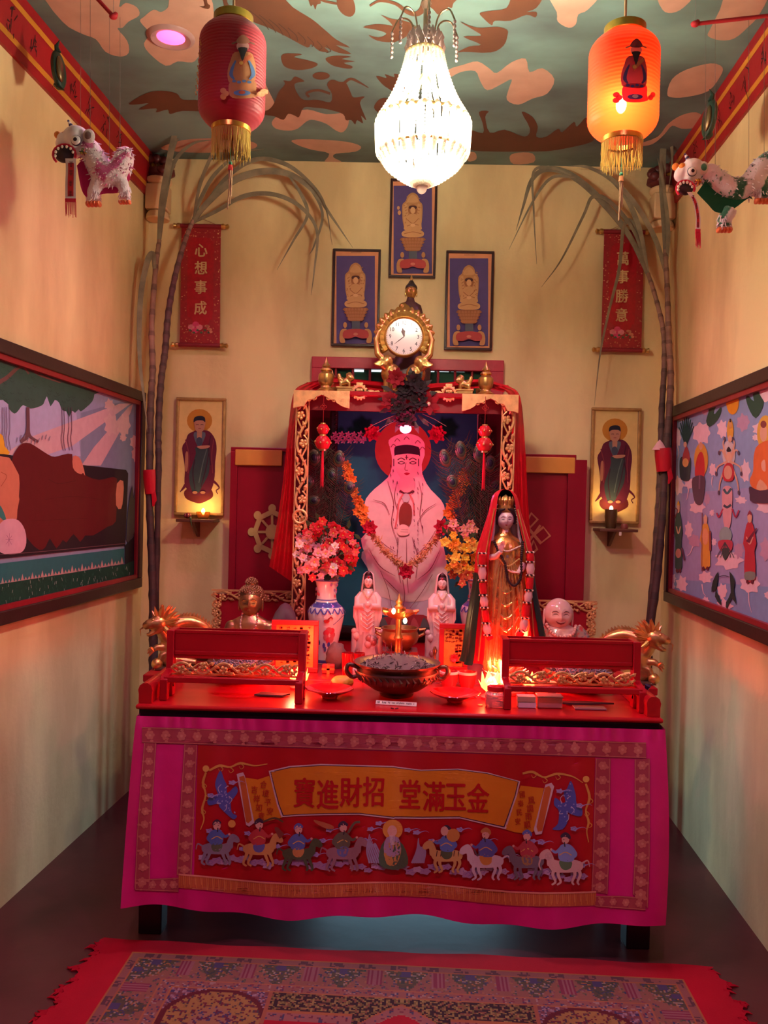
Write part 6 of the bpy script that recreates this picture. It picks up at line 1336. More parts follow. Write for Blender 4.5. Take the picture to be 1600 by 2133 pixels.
for x, y, rr in ((770, 1100, 17), (921, 1098, 18), (846, 1191, 17)): spray_flower(t, x, y, 4.14, rr, (.36, .008, .03), 7, 3, tw=x, nm='rose')
# peacock feathers in two sheaves
def feather_proto():
    t = Thing('peacock_feather', '', 'feather', V((0, 0, 0))); L = .5; m = MB((.05, .028, .02)); m.tube([V((0, 0, 0)), V((0, -.004, L * .5)), V((0, 0, L))], [.0022, .0018, .0008], 5); t.part('quill', m, plant)
    m = MB((.035, .028, .018)); r = random.Random(1)
    for i in range(70):
        z = .17 + (L - .17) * (i / 70) ** .8; s = 1 if i % 2 else -1; w = .02 + .05 * (z / L) * r.uniform(.7, 1.1); m.tube([V((0, 0, z)), V((s * w * .6, r.uniform(-.01, .01), z + .02)), V((s * w, r.uniform(-.016, .016), z + .05 * r.uniform(.6, 1.2)))], [.0014, .0011, .0004], 4, col=r.choice([(.03, .03, .016), (.06, .03, .02), (.025, .04, .02), (.08, .03, .02)]))
    t.part('barbs', m, plant)
    m = MB(); z = L - .02
    for rx, rz, d, c in ((.028, .034, 0, (.055, .028, .012)), (.02, .024, -.003, (.02, .045, .025)), (.012, .014, -.006, (.004, .01, .03))): m.ell((0, d, z - d * .3), (rx, .004, rz), 16, 8, col=c)
    t.part('eye_spot', m, satin); return t.o
fp = feather_proto()
def sheaf(lab, grp, spots, first=[True]):
    for (bx, by, tx, ty, Y) in spots:
        a, c = P(bx, by, Y), P(tx, ty, Y - .03); d = c - a; L = d.length
        o = fp if first[0] else copy_tree(fp)
        first[0] = False
        o.location = a; o.scale = (1, 1, L / .49); o.rotation_mode = 'XYZ'; o.rotation_euler = (random.uniform(-.03, .03), math.atan2(d.x, d.z), 0); o['label'] = lab; o['group'] = grp
sheaf('peacock feather in the sheaf left of the deity picture', 'peacock feathers left of the deity', [(676, 1205, 653, 948, 4.1), (678, 1205, 706, 950, 4.12), (682, 1205, 728, 1012, 4.08), (672, 1205, 640, 1000, 4.06), (676, 1205, 668, 930, 4.14), (680, 1205, 690, 985, 4.1), (674, 1205, 652, 1040, 4.05)])
sheaf('peacock feather in the sheaf right of the deity picture', 'peacock feathers right of the deity', [(1000, 1225, 927, 948, 4.1), (1002, 1225, 960, 932, 4.12), (1004, 1225, 1000, 938, 4.08), (1006, 1225, 1024, 960, 4.06), (1001, 1225, 942, 1000, 4.05), (1004, 1225, 980, 968, 4.14), (1008, 1225, 1036, 1010, 4.08)])
# ------------------------------------------------------------------ strings of little red lanterns
def mini(lab, px, y0, y1, ya, ra, yb_, rb, ye):
    Y = 3.9; k = pxs(Y); X = P(px, ya, Y).x; z = lambda y: P(px, y, Y).z; t = Thing('lantern_ornament', lab, 'ornament', V((X, Y, z(ye))))
    m = MB((.30, .02, .02)); m.tube([V((X, Y, z(y0))), V((X, Y, z(yb_)))], .0012, 5)
    for j in range(4): a = j * pi / 2; m.tube([V((X, Y, z(y1))) + V((.008 * cos(a) + .006 * cos(b), -.002, .008 * sin(a) + .006 * sin(b))) for b in [i * pi / 3 for i in range(7)]], .0014, 4)
    t.part('knotted_cord', m, cloth)
    for y, r_ in ((ya, ra), (yb_, rb)):
        m = MB((.48, .012, .02)); c = V((X, Y, z(y))); m.lathe([(.004, -r_ * .9 * k), (r_ * .7 * k, -r_ * .72 * k), (r_ * k, -r_ * .1 * k), (r_ * .97 * k, r_ * .25 * k), (r_ * .62 * k, r_ * .75 * k), (.004, r_ * .9 * k)], c, 18)
        b_ = t.part('lantern_ball', m, gloss)
        m = MB((.66, .42, .14)); m.lathe([(r_ * .42 * k, -r_ * 1.0 * k), (r_ * .45 * k, -r_ * .75 * k)], c, 12); t.part('gold_cap', m, gold, parent=b_)
        m = MB((.66, .42, .14)); m.lathe([(r_ * .45 * k, r_ * .75 * k), (r_ * .42 * k, r_ * 1.0 * k)], c, 12)
        for j in range(7): a = j * .9; m.ell(c + V((r_ * .96 * k * cos(a), r_ * .96 * k * sin(a), r_ * .1 * k * sin(j * 2))), r_ * .16 * k, 6, 5)
        t.part('gold_cap', m, gold, parent=b_)
    m = MB((.50, .01, .03)); r = random.Random(1); z0_ = z(yb_ + rb)
    for i in range(16): a = i * .4; m.tube([V((X + .003 * cos(a), Y + .003 * sin(a), z0_)), V((X + .006 * cos(a), Y + .006 * sin(a), (z0_ + z(ye)) / 2)), V((X + .007 * cos(a), Y + .006 * sin(a), z(ye) + r.uniform(0, .015)))], [.0016, .0014, .0007], 4)
    t.part('tassel', m, cloth)
mini('string of red lantern beads with tassel, under the left bracket', 673, 822, 847, 894, 13, 922, 17, 1016)
mini('string of red lantern beads with tassel, under the right bracket', 1010, 826, 850, 898, 14, 926, 17, 1022)
# ------------------------------------------------------------------ gold clock with peacock fan and elephants
KY = 4.0; kk = pxs(KY); c = P(842, 702, KY); t = Thing('mantel_clock', 'gold clock with round white face, standing on the shrine roof', 'clock', V((c.x, KY, zS)))
m = MB((.62, .36, .1))
for i in range(19):
    a = -.55 + i * (pi + 1.1) / 18; d = V((cos(a), 0, sin(a)))
    m.tube([c + d * 34 * kk, c + d * 50 * kk + V((0, -.008, 0)), c + d * 59 * kk, c + d * 64 * kk], [6 * kk, 8.4 * kk, 7 * kk, 1.5 * kk], 8, flat=.55, up=(0, 1, 0)); m.ell(c + d * 53 * kk + V((0, -.011, 0)), (4 * kk, 3 * kk, 4 * kk), 8, 6)
t.part('fan_petals', m, gold)
m = MB((.62, .36, .12))
for s in (-1, 1):                                # two elephants carrying the dial
    E = lambda x, y, r, d=0, ry=1: m.ell(c + V((s * x * kk, d * kk, -y * kk)), (r * kk, r * kk, r * ry * kk), 12, 9)
    E(26, 76, 21, 4, 1.05); E(34, 52, 13, -8); E(16, 84, 14, 8); E(40, 60, 9, -14, 1.4)
    m.tube([c + V((s * 38 * kk, -10 * kk, -54 * kk)), c + V((s * 54 * kk, -14 * kk, -38 * kk)), c + V((s * 58 * kk, -10 * kk, -10 * kk)), c + V((s * 52 * kk, -6 * kk, 10 * kk)), c + V((s * 46 * kk, -6 * kk, 16 * kk))], [8 * kk, 7 * kk, 5 * kk, 4 * kk, 3 * kk], 10)
    for x in (14, 32): m.tube([c + V((s * x * kk, 0, -80 * kk)), c + V((s * x * kk, 0, -(702 - 702) * kk)) * 1 - V((0, 0, c.z - zS))], [9 * kk, 10 * kk], 10)
    for j in range(5): m.tube([c + V((s * 44 * kk, -18 * kk, -50 * kk)), c + V((s * (40 + j * 5) * kk, -20 * kk, -(66 - abs(j - 2) * 2) * kk))], [2 * kk, 4.5 * kk], 6)
o = link('elephants', remesh(m, 'elephants', gold, .004, t.loc, 2), (0, 0, 0), t.o)
m = MB((.62, .36, .12)); m.box(V((c.x, KY, zS + .007)), (80 * kk, .07, .014)); m.lathe([(36 * kk, -.03), (41 * kk, -.012), (41 * kk, .012)], V((0, 0, 0)), 36) if False else None
t.part('base', m, gold, bevel=.003)
RX = Matrix.Translation(c) @ Matrix.Rotation(pi / 2, 4, 'X')
m = MB((.70, .45, .16)); m.T = RX; m.lathe([(30 * kk, -.02), (42 * kk, -.02), (42.5 * kk, .012), (40 * kk, .02), (37.5 * kk, .014), (37.5 * kk, .008)], (0, 0, 0), 40, caps=False); t.part('rim', m, gold)
m = MB((.80, .66, .70)); m.T = RX; m.lathe([(0, .010), (38 * kk, .010)], (0, 0, 0), 40, caps=False); face = t.part('dial', m, porc, norm=False)
fl = Flat(lambda x, y, l: V((c.x + (x - 842) * kk, KY - .0105 - l, c.z - (y - 702) * kk)), .0003)
for i in range(12):
    a = i * pi / 6; fl.text(str(i if i else 12), 842 + 29 * sin(a), 702 - 29 * cos(a), 11.5, (.04, .02, .04), 0, .01, .9)
for i in range(60): a = i * pi / 30; fl.line([(842 + 35 * sin(a), 702 - 35 * cos(a)), (842 + 36.6 * sin(a), 702 - 36.6 * cos(a))], .6 if i % 5 else 1.3, (.05, .03, .05), 1)
t.part('numerals', fl.mb, matte, parent=face, smooth=False, norm=False)
for nm, q, w in (('hour_hand', [(842, 702), (838, 684)], 3.4), ('minute_hand', [(842, 702), (822, 718)], 2.0), ('hand_tail', [(842, 702), (848, 696)], 1.4)):
    m = MB((.10, .02, .03)); a_, b_ = [V((c.x + (x - 842) * kk, KY - .0125, c.z - (y - 702) * kk)) for x, y in q]; m.tube([a_, a_.lerp(b_, .5), b_], [w * .4 * kk, w * kk * (1.1 if nm == 'hour_hand' else .5), .3 * kk], 6, flat=.3, up=(0, 1, 0))
    if nm == 'hour_hand': m.ell(a_.lerp(b_, .55), (4 * kk, .001, 4 * kk), 10, 6)
    if nm != 'hand_tail': t.part(nm, m, satin, parent=face); keep = None
# ------------------------------------------------------------------ heads shared by the statues
def head(t, c, H, skin, m_, parent=None, brow=(.06, .03, .03), lip=(.45, .04, .06), wide=1.0, smile=False, eye_open=True, nm='face', ears=True, long_ear=1.0):
    c = V(c); rx, ry, rz = H * .375 * wide, H * .44, H * .5
    def fn(d, p):
        x, y, z = p; f = max(0, -d.y)
        if d.z < -.1: q = min(1, (-d.z - .1) / .9); x *= 1 - .22 * q ** 1.6 / wide; y = y * (1 - .10 * q) - H * .025 * q * f
        g = lambda a, b, sx, sz: math.exp(-((d.x - a) / sx) ** 2 - ((d.z - b) / sz) ** 2) * f
        y -= H * (.10 * g(0, -.16, .13, .17) + .045 * g(0, .08, .09, .2) + .03 * g(0, -.62, .2, .12) + .035 * g(0, -.47, .22, .07) + .03 * (g(.5, -.3, .25, .25) + g(-.5, -.3, .25, .25)) * (2 if smile else 1))
        y += H * (.05 * (g(.36, .06, .2, .12) + g(-.36, .06, .2, .12)))
        return V((x, y, z))
    m = MB(skin); m.ell(c, (rx, ry, rz), 36, 28, fn=fn)
    if ears:
        for s in (-1, 1): m.ell(c + V((s * rx * .98, H * .04, -H * .06 - H * .06 * (long_ear - 1))), (H * .045, H * .08, H * .15 * long_ear), 10, 8)
    fo = t.part(nm, m, m_, parent=parent)
    def on(dx, dz, l=.004):
        n_ = math.sqrt(max(.02, 1 - dx * dx - dz * dz)); d = V((dx, -n_, dz)); p = fn(d, V((d.x * rx, d.y * ry, d.z * rz))); return c + p + V((0, -H * l, 0))
    m = MB(brow)
    for s in (-1, 1):
        m.tube([on(s * x, z, .004) for x, z in ((.17, .2), (.33, .27), (.5, .24), (.62, .15))], [H * .006, H * .012, H * .011, H * .004], 6)
        zz = [(.18, .03), (.3, .005), (.42, .0), (.56, .04)] if not smile else [(.16, .02), (.3, .09), (.44, .08), (.58, .0)]
        m.tube([on(s * x, z, .006) for x, z in zz], [H * .004, H * .012, H * .012, H * .003], 6)
    if brow: t.part('eyes_and_brows', m, satin, parent=fo)
    m = MB(lip)
    if smile:
        m.tube([on(x, z, .004) for x, z in ((-.34, -.36), (-.2, -.47), (0, -.52), (.2, -.47), (.34, -.36))], [H * .006, H * .024, H * .03, H * .024, H * .006], 8, col=(.16, .02, .03)); m.tube([on(x, z, .012) for x, z in ((-.24, -.38), (0, -.42), (.24, -.38))], [H * .006, H * .014, H * .006], 6, col=(.7, .6, .55))
    else:
        m.tube([on(x, z, .004) for x, z in ((-.15, -.46), (-.06, -.44), (0, -.455), (.06, -.44), (.15, -.46))], [H * .006, H * .016, H * .014, H * .016, H * .006], 6); m.tube([on(x, z, .004) for x, z in ((-.12, -.485), (0, -.52), (.12, -.485))], [H * .005, H * .018, H * .005], 6)
    t.part('lips', m, gloss, parent=fo)
    return fo, on
def beads(m, pts, r, n, cols):
    s = smooth_open(pts, 12)
    for i in range(n): f = i / (n - 1) * (len(s) - 1); j = min(int(f), len(s) - 2); m.ell(s[j].lerp(s[j + 1], f - j), r, 8, 6, col=cols[i % len(cols)])
def hand(m, w, d, up, side, L, curl=.3, skin=None):   # palm with four fingers and a thumb, from the wrist w along d
    w, d, up, side = V(w), V(d).normalized(), V(up).normalized(), V(side).normalized()
    m.tube([w, w + d * L * .22, w + d * L * .5], [L * .14, L * .2, L * .2], 8, flat=.5, up=up, col=skin)
    for i, (o, l) in enumerate(((-.14, .42), (-.05, .5), (.05, .47), (.14, .38))):
        b = w + d * L * .46 + side * L * o; m.tube([b, b + d * L * l * .5 + up * L * curl * .12, b + d * L * l * .85 + up * L * curl * .5, b + d * L * l * .95 + up * L * curl * .8], [L * .055, L * .05, L * .042, L * .025], 7, col=skin)
    b = w + d * L * .15 - side * L * .15; m.tube([b, b + d * L * .2 - side * L * .13 + up * L * .05, b + d * L * .42 - side * L * .12 + up * L * .12], [L * .06, L * .055, L * .03], 7, col=skin)

# ------------------------------------------------------------------ large robed statue on the right of the table
GYY = 3.24; k = pxs(GYY); g = lambda x, y, d=0: P(x, y, GYY) + V((0, d * k, 0))
bz = TZ; base = V((P(1052, 1440, GYY).x, GYY, TZ))
t = Thing('goddess_statue', 'tall robed goddess statue in red cape and gold dress, right of the shrine', 'statue', base)
X = lambda y: P(1052 - (y - 1080) * .012, y, GYY)
m = MB((.55, .30, .32)); m.lathe([(.0, 0), (44 * k, 0), (46 * k, .012), (40 * k, .03), (44 * k, .06), (38 * k, .08)], base, 28, col=(.5, .25, .28))
for r_, z_, n_ in ((40, .05, 14), (36, .08, 12)): petals(m, base + V((0, 0, z_ - .02)), n_, r_ * 1.2 * k, 9 * k, (0, 0, 1), (.55, .28, .32), .6, .4)
t.part('lotus_base', m, porc)
rings = []
for y, rx in ((1402, 38), (1385, 41), (1350, 46), (1300, 52), (1250, 54), (1205, 52), (1170, 50), (1145, 46), (1128, 37), (1117, 22), (1108, 12), (1098, 11)):
    c = X(y); rings.append((c.x, c.y, c.z, rx * k, rx * k * .72, .05 if y > 1190 else .025 if y > 1140 else 0))
m = MB((.76, .30, .10)); m.loft(rings, 72, folds=15); body = t.part('gold_dress', m, foil)
m = MB((.74, .36, .13))
for s in (-1, 1): m.tube(smooth_open([g(1052 + s * 34, 1134, 0), g(1052 + s * 47, 1160, -10), g(1052 + s * 46, 1200, -22), g(1052 + s * 44, 1262, -24), g(1052 + s * 42, 1310, -22)], 5), [12 * k, 13 * k, 11 * k, 10 * k, 5 * k], 12)
t.part('sleeves', m, foil, parent=body)
m = MB((.78, .42, .18))                          # long folds falling over the front
for i in range(9):
    s = (i - 4) / 4; p = [g(1052 + s * 12, 1160, -34), g(1052 + s * 24 + 4 * sin(i), 1220, -39), g(1052 + s * 30 + 6 * sin(i * 2), 1290, -37), g(1050 + s * 36, 1370, -33)]; m.tube(smooth_open(p, 6), [2.2 * k, 4 * k, 3.4 * k, 2.4 * k], 8)
for i in range(5): y = 1215 + i * 26; m.tube(smooth_open([g(1018 + i * 2, y - 14, -30), g(1050, y + 16, -42), g(1086 - i * 2, y - 16, -30)], 6), [1.2 * k, 2.6 * k, 1.2 * k], 8)
t.part('dress_folds', m, foil, parent=body)
m = MB((.62, .40, .42)); m.ell(g(1052, 1150, -16), (20 * k, 16 * k, 22 * k), 18, 12); m.ell(g(1050, 1160, -30), (9 * k, 5 * k, 12 * k), 12, 8, col=(.2, .1, .12)); t.part('bodice', m, porc, parent=body)
m = MB((.80, .55, .58)); m.tube([g(1052, 1132, 2), g(1053, 1112, 0), g(1053, 1100, 0)], [12 * k, 9 * k, 9 * k], 14); t.part('neck', m, porc)
fo, on = head(t, g(1053, 1082, 0), 47 * k, (.84, .60, .62), porc, wide=1.02)
m = MB((.03, .015, .02)); m.ell(g(1053, 1066, 5), (19.5 * k, 19 * k, 15 * k), 18, 12)
for s in (-1, 1): m.tube([g(1053 + s * 2, 1059, -15), g(1053 + s * 12, 1063, -13), g(1053 + s * 18, 1076, -7), g(1053 + s * 18, 1092, -4)], [4 * k, 4.5 * k, 4 * k, 2 * k], 8)
t.part('hair', m, satin)
m = MB((.66, .34, .12)); m.lathe([(17 * k, -8 * k), (19 * k, 0), (15 * k, 14 * k), (9 * k, 22 * k), (3 * k, 27 * k), (.3 * k, 29 * k)], g(1053, 1059, 0), 24)
for i in range(9): a = pi + i * pi / 8; c = g(1053, 1052, 2) + V((18 * k * cos(a), 17 * k * sin(a), 0)); m.tube([c, c + V((2 * k * cos(a), 2 * k * sin(a), 10 * k)), c + V((0, 0, 18 * k))], [3 * k, 4 * k, .5 * k], 6); m.ell(c + V((0, -.002, 4 * k)), 2.4 * k, 6, 5, col=(.5, .02, .04))
for s in (-1, 1): beads(m, [g(1053 + s * 19, 1060, -8), g(1053 + s * 22, 1074, -6), g(1053 + s * 23, 1090, -4)], 2.2 * k, 7, [(.8, .6, .4)])
t.part('crown', m, gold)
def shell(yr, a0, col_, m, n=30, back=1.0):
    pts = [V((y, rx, cx)) for y, rx, cx in yr]; s = smooth_open(pts, 5); L_ = len(s)
    def gg(u, v):
        f = v * (L_ - 1); j = min(int(f), L_ - 2); q = s[j].lerp(s[j + 1], f - j); a = -pi / 2 + a0 + u * (2 * pi - 2 * a0)
        w = 1 + (.05 * sin(a * 11) * min(1, v * 1.6)); c = P(q.z, q.x, GYY); return V((c.x + q.y * k * w * cos(a), GYY + q.y * k * w * .85 * sin(a) * back, c.z))
    m.grid(gg, 64, n, col=col_)
m = MB((.78, .58, .60)); shell([(1046, 15, 1053), (1056, 24, 1053), (1080, 28, 1053), (1108, 30, 1053), (1135, 36, 1053), (1150, 40, 1053)], .95, (.78, .58, .60), m); t.part('white_veil', m, cloth, norm=False)
m = MB((.56, .006, .02)); shell([(1019, .5, 1052), (1022, 14, 1052), (1036, 26, 1052), (1070, 34, 1052), (1110, 46, 1052), (1150, 57, 1052), (1220, 62, 1051), (1300, 70, 1052), (1360, 78, 1053), (1376, 82, 1052)], .68, (.56, .006, .02), m, 40); cape = t.part('red_cape', m, silk, norm=False)
m = MB((.025, .05, .03)); shell([(1021, .5, 1052), (1025, 11, 1052), (1039, 23, 1052), (1070, 31, 1052), (1110, 43, 1052), (1150, 54, 1052), (1220, 64, 1051), (1300, 78, 1052), (1362, 88, 1054), (1380, 92, 1053)], .95, (.012, .03, .02), m, 40); t.part('green_lining', m, silk, parent=cape, norm=False)
m = MB((.70, .45, .15))
for s in (-1, 1): m.tube([V((lerp(P(1052, y, GYY).x, P(1052 + s * rx * .75, y, GYY).x, 1), GYY - rx * .57 * k, P(1052, y, GYY).z)) for y, rx in ((1060, 32), (1110, 46), (1150, 57), (1220, 62), (1300, 70), (1370, 80))], 1.6 * k, 6)
t.part('gold_edging', m, gold, parent=cape)
m = MB((.025, .012, .016)); beads(m, [g(1026, 1128, -34), g(1036, 1150, -42), g(1046, 1170, -44)], 3 * k, 12, [(.03, .012, .016)]); beads(m, [g(1084, 1128, -34), g(1080, 1160, -42), g(1078, 1200, -46), g(1064, 1216, -47), g(1052, 1204, -47), g(1047, 1175, -45)], 3 * k, 40, [(.03, .012, .016)]); t.part('black_bead_necklace', m, gloss)
m = MB((.8, .6, .5)); beads(m, [g(1028, 1133, -30), g(1050, 1146, -40), g(1080, 1136, -32)], 2 * k, 20, [(.8, .62, .5)]); t.part('pearl_strand', m, gloss)
m = MB(); beads(m, [g(1034, 1160, -36), g(1052, 1176, -44), g(1076, 1162, -38)], 1.8 * k, 20, [(.7, .45, .15)]); t.part('pearl_strand', m, gloss)
for s, pts in ((-1, [(1001, 1150), (1000, 1190), (1002, 1230), (1006, 1270), (1010, 1310), (1018, 1325)]), (1, [(1098, 1148), (1098, 1180), (1096, 1220), (1090, 1260), (1084, 1300), (1072, 1322)])):
    sp = smooth_open([g(x, y, -44 - i) for i, (x, y) in enumerate(pts)], 8); m = MB(); n = 7
    for i in range(n):
        j0 = int(i / n * (len(sp) - 1)); j1 = int((i + 1) / n * (len(sp) - 1)); a_, b_ = sp[j0], sp[j1]; c_ = a_.lerp(b_, .5)
        if i % 2 == 0: m.tube([a_.lerp(b_, .15), c_, b_.lerp(a_, .1)], [7 * k, 8 * k, 7 * k], 12, col=(.62, .01, .02))
        else: m.tube([a_.lerp(b_, .1), c_, b_.lerp(a_, .1)], [6.5 * k, 9 * k, 6.5 * k], 10, col=(.76, .46, .46))
        for q in range(10): an = q * .628; m.ell(a_ + V((7.5 * k * cos(an), 7.5 * k * sin(an), 0)), 2 * k, 6, 5, col=(.8, .6, .5) if q % 2 else (.03, .01, .02))
    t.part('bead_garland', m, gloss)
m = MB((.82, .56, .56)); m.tube([g(1022, 1160, -22), g(1030, 1156, -38), g(1038, 1146, -46)], [8 * k, 6 * k, 4 * k], 10); hand(m, g(1038, 1146, -46), (.15, -.1, 1), (0, -1, 0), (1, 0, 0), 24 * k, .2); t.part('raised_hand', m, porc)
m = MB((.82, .56, .56)); m.tube([g(1086, 1176, -24), g(1078, 1186, -40), g(1072, 1189, -46)], [8 * k, 6 * k, 4 * k], 10); hand(m, g(1074, 1189, -46), (-1, -.1, .05), (0, 0, 1), (0, -1, 0), 24 * k, .25); t.part('resting_hand', m, porc)
# ------------------------------------------------------------------ two small white goddess figurines
def small_goddess(c, lab, h=.4):
    t = Thing('goddess_figurine', lab, 'figurine', c, 'white goddess figurines before the deity picture'); k = h / 195
    z = lambda y: c.z + y * k; WH = (.80, .62, .60)
    m = MB((.62, .40, .40)); r = random.Random(4); m.loft([(c.x, c.y, z(0), 30 * k, 24 * k), (c.x, c.y, z(14), 33 * k, 26 * k), (c.x, c.y, z(40), 24 * k, 20 * k), (c.x, c.y, z(64), 22 * k, 18 * k)], 20, folds=7, amp=.08)
    for i in range(26): a = r.uniform(0, 2 * pi); zz = r.uniform(5, 60); m.ell(V((c.x + 26 * k * cos(a), c.y + 20 * k * sin(a), z(zz))), (8 * k, 7 * k, 9 * k), 8, 6, col=r.choice([(.62, .40, .40), (.42, .14, .14), (.7, .5, .48)]))
    for s in (-1, 1): m.tube([V((c.x + s * 27 * k, c.y - 6 * k, z(0))), V((c.x + s * 28 * k, c.y - 6 * k, z(60)))], [8 * k, 6 * k], 10); m.ell(V((c.x + s * 28 * k, c.y - 6 * k, z(64))), 7 * k, 10, 8)
    t.part('lotus_base', m, porc)
    m = MB(WH); m.loft([(c.x, c.y, z(58), 22 * k, 17 * k, .05), (c.x, c.y, z(80), 25 * k, 19 * k, .06), (c.x - 1 * k, c.y, z(105), 27 * k, 20 * k, .05), (c.x, c.y, z(125), 28 * k, 19 * k, .03), (c.x, c.y, z(140), 21 * k, 16 * k, .02), (c.x, c.y, z(150), 13 * k, 12 * k, 0), (c.x, c.y, z(156), 9 * k, 9 * k, 0)], 48, folds=11)
    for s in (-1, 1): m.tube([V((c.x + s * 13 * k, c.y - 2 * k, z(146))), V((c.x + s * 21 * k, c.y - 5 * k, z(134))), V((c.x + s * 22 * k, c.y - 12 * k, z(118))), V((c.x + s * 7 * k, c.y - 21 * k, z(120)))], [7 * k, 9 * k, 9 * k, 6 * k], 12); m.tube([V((c.x + s * 24 * k, c.y - 6 * k, z(118))), V((c.x + s * 25 * k, c.y - 8 * k, z(95))), V((c.x + s * 23 * k, c.y - 6 * k, z(76)))], [7 * k, 6 * k, 1 * k], 8, flat=.4)
    for i in range(5): y = 112 - i * 9; m.tube([V((c.x - 15 * k, c.y - 17 * k, z(y + 5))), V((c.x, c.y - 23 * k, z(y - 5))), V((c.x + 15 * k, c.y - 17 * k, z(y + 5)))], [.8 * k, 1.8 * k, .8 * k], 6)
    m.ell(V((c.x, c.y - 20 * k, z(124))), (6 * k, 5 * k, 7 * k), 10, 8); t.part('robe', m, porc)
    fo, on = head(t, V((c.x, c.y - 2 * k, z(170))), 26 * k, (.82, .62, .60), porc)
    m = MB((.05, .02, .025)); m.ell(V((c.x, c.y + 1 * k, z(178))), (11 * k, 11 * k, 8 * k), 14, 10); m.ell(V((c.x, c.y + 1 * k, z(188))), (6 * k, 6 * k, 6 * k), 10, 8); t.part('hair', m, satin)
    m = MB(WH)
    def gg(u, v): a = -pi / 2 + .8 + u * (2 * pi - 1.6); r_ = lerp(9, 17, v ** .6) if v > .1 else 90 * v; return V((c.x + r_ * k * cos(a), c.y + r_ * k * .9 * sin(a) + 1 * k, z(lerp(195, 148, v))))
    m.grid(gg, 28, 12); t.part('veil', m, porc, norm=False)
    m = MB((.5, .02, .03)); m.ell(V((c.x, c.y - 11 * k, z(181))), 2.2 * k, 8, 6); beads(m, [V((c.x - 10 * k, c.y - 15 * k, z(150))), V((c.x, c.y - 21 * k, z(138))), V((c.x + 10 * k, c.y - 15 * k, z(150)))], 1.4 * k, 13, [(.7, .5, .3)]); t.part('jewels', m, gloss)
    return t.o
small_goddess(V((P(764, 1370, 3.8).x, 3.8, TZ)), 'white porcelain goddess figurine left of the oil lamp')
small_goddess(V((P(917, 1380, 3.8).x, 3.8, TZ)), 'white porcelain goddess figurine right of the oil lamp')
# ------------------------------------------------------------------ thrones behind the seated statues
def throne(lab, x0, x1, ytop, Y):
    a, c = P(x0, ytop, Y), P(x1, ytop, Y); t = Thing('carved_chair', lab, 'chair', V(((a.x + c.x) / 2, Y - .15, TZ))); zt = (a.z + c.z) / 2; w = .055
    m = MB((.32, .005, .02)); slab(m, a.x + .02, c.x - .02, TZ + .04, zt - .02, Y, Y + .02); t.part('backrest', m, gloss)
    m = MB((.62, .34, .14)); vine(m, V((a.x, Y - .002, zt - w)), (1, 0, 0), (0, 0, 1), (0, -1, 0), c.x - a.x, w, 4); m.box(((a.x + c.x) / 2, Y + .006, zt - .003), (c.x - a.x, .02, .008))
    for q in (a.x, c.x - w): vine(m, V((q, Y - .002, TZ + .04)), (0, 0, 1), (1, 0, 0), (0, -1, 0), zt - TZ - .09, w, 4)
    t.part('carved_frame', m, carved)
    m = MB((.30, .005, .02)); slab(m, a.x, c.x, TZ + .02, TZ + .04, Y - .48, Y + .02); t.part('seat', m, gloss)
    for q in (a.x + .02, c.x - .02):
        for y in (Y - .46, Y): m = MB((.30, .005, .02)); m.box((q, y, TZ + .01), (.03, .03, .02)); t.part('leg', m, gloss)
    return t
throne('red chair with carved gilt frame behind the golden buddha', 441, 625, 1230, 4.16)
throne('red chair with carved gilt frame behind the laughing statue', 1090, 1244, 1251, 4.16)
# ------------------------------------------------------------------ golden buddha on the left
BYY = 3.86; k = pxs(BYY); c = V((P(521, 1330, BYY).x, BYY, TZ + .0405)); z = lambda y: P(521, y, BYY).z
t = Thing('buddha_statue', 'golden buddha statue seated on the left chair behind the red rack', 'statue', c); GB = (.50, .30, .15)
m = MB(GB); q = lambda x, y, d=0: V((c.x + x * k, BYY + d * k, z(y)))
m.loft([(c.x, BYY, z(1390), 34 * k, 24 * k), (c.x, BYY, z(1345), 32 * k, 22 * k), (c.x, BYY, z(1318), 38 * k, 21 * k), (c.x, BYY, z(1298), 42 * k, 19 * k), (c.x, BYY, z(1290), 34 * k, 16 * k), (c.x, BYY, z(1283), 21 * k, 13 * k), (c.x, BYY, z(1277), 13 * k, 11 * k), (c.x, BYY, z(1266), 11 * k, 11 * k)], 24)
for s in (-1, 1): m.tube([q(s * 38, 1308), q(s * 49, 1330, -4), q(s * 40, 1365, -16), q(s * 6, 1372, -30)], [15 * k, 15 * k, 12 * k, 9 * k], 14); m.ell(q(s * 38, 1304), (15 * k, 15 * k, 12 * k))
m.ell(V((c.x, BYY - 4 * k, c.z + .028)), (60 * k, 34 * k, .03), 20, 12); m.tube([q(-55, 1378, -8), q(-20, 1382, -34), q(20, 1384, -30)], [16 * k, 14 * k, 9 * k], 12); m.tube([q(55, 1378, -8), q(20, 1382, -34), q(-20, 1384, -30)], [16 * k, 14 * k, 9 * k], 12)
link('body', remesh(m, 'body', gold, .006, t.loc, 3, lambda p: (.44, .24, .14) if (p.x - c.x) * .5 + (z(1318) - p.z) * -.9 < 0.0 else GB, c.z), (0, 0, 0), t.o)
fo, on = head(t, q(0, 1254), 62 * k, (.52, .30, .13), gold, brow=(.10, .04, .02), lip=(.3, .12, .05), wide=1.06, long_ear=1.5)
m = MB((.30, .19, .10)); hc = q(0, 1240, 4)
m.ell(hc, (25 * k, 27 * k, 22 * k), 20, 14); m.ell(q(0, 1216, 4), (12 * k, 12 * k, 12 * k), 14, 10)
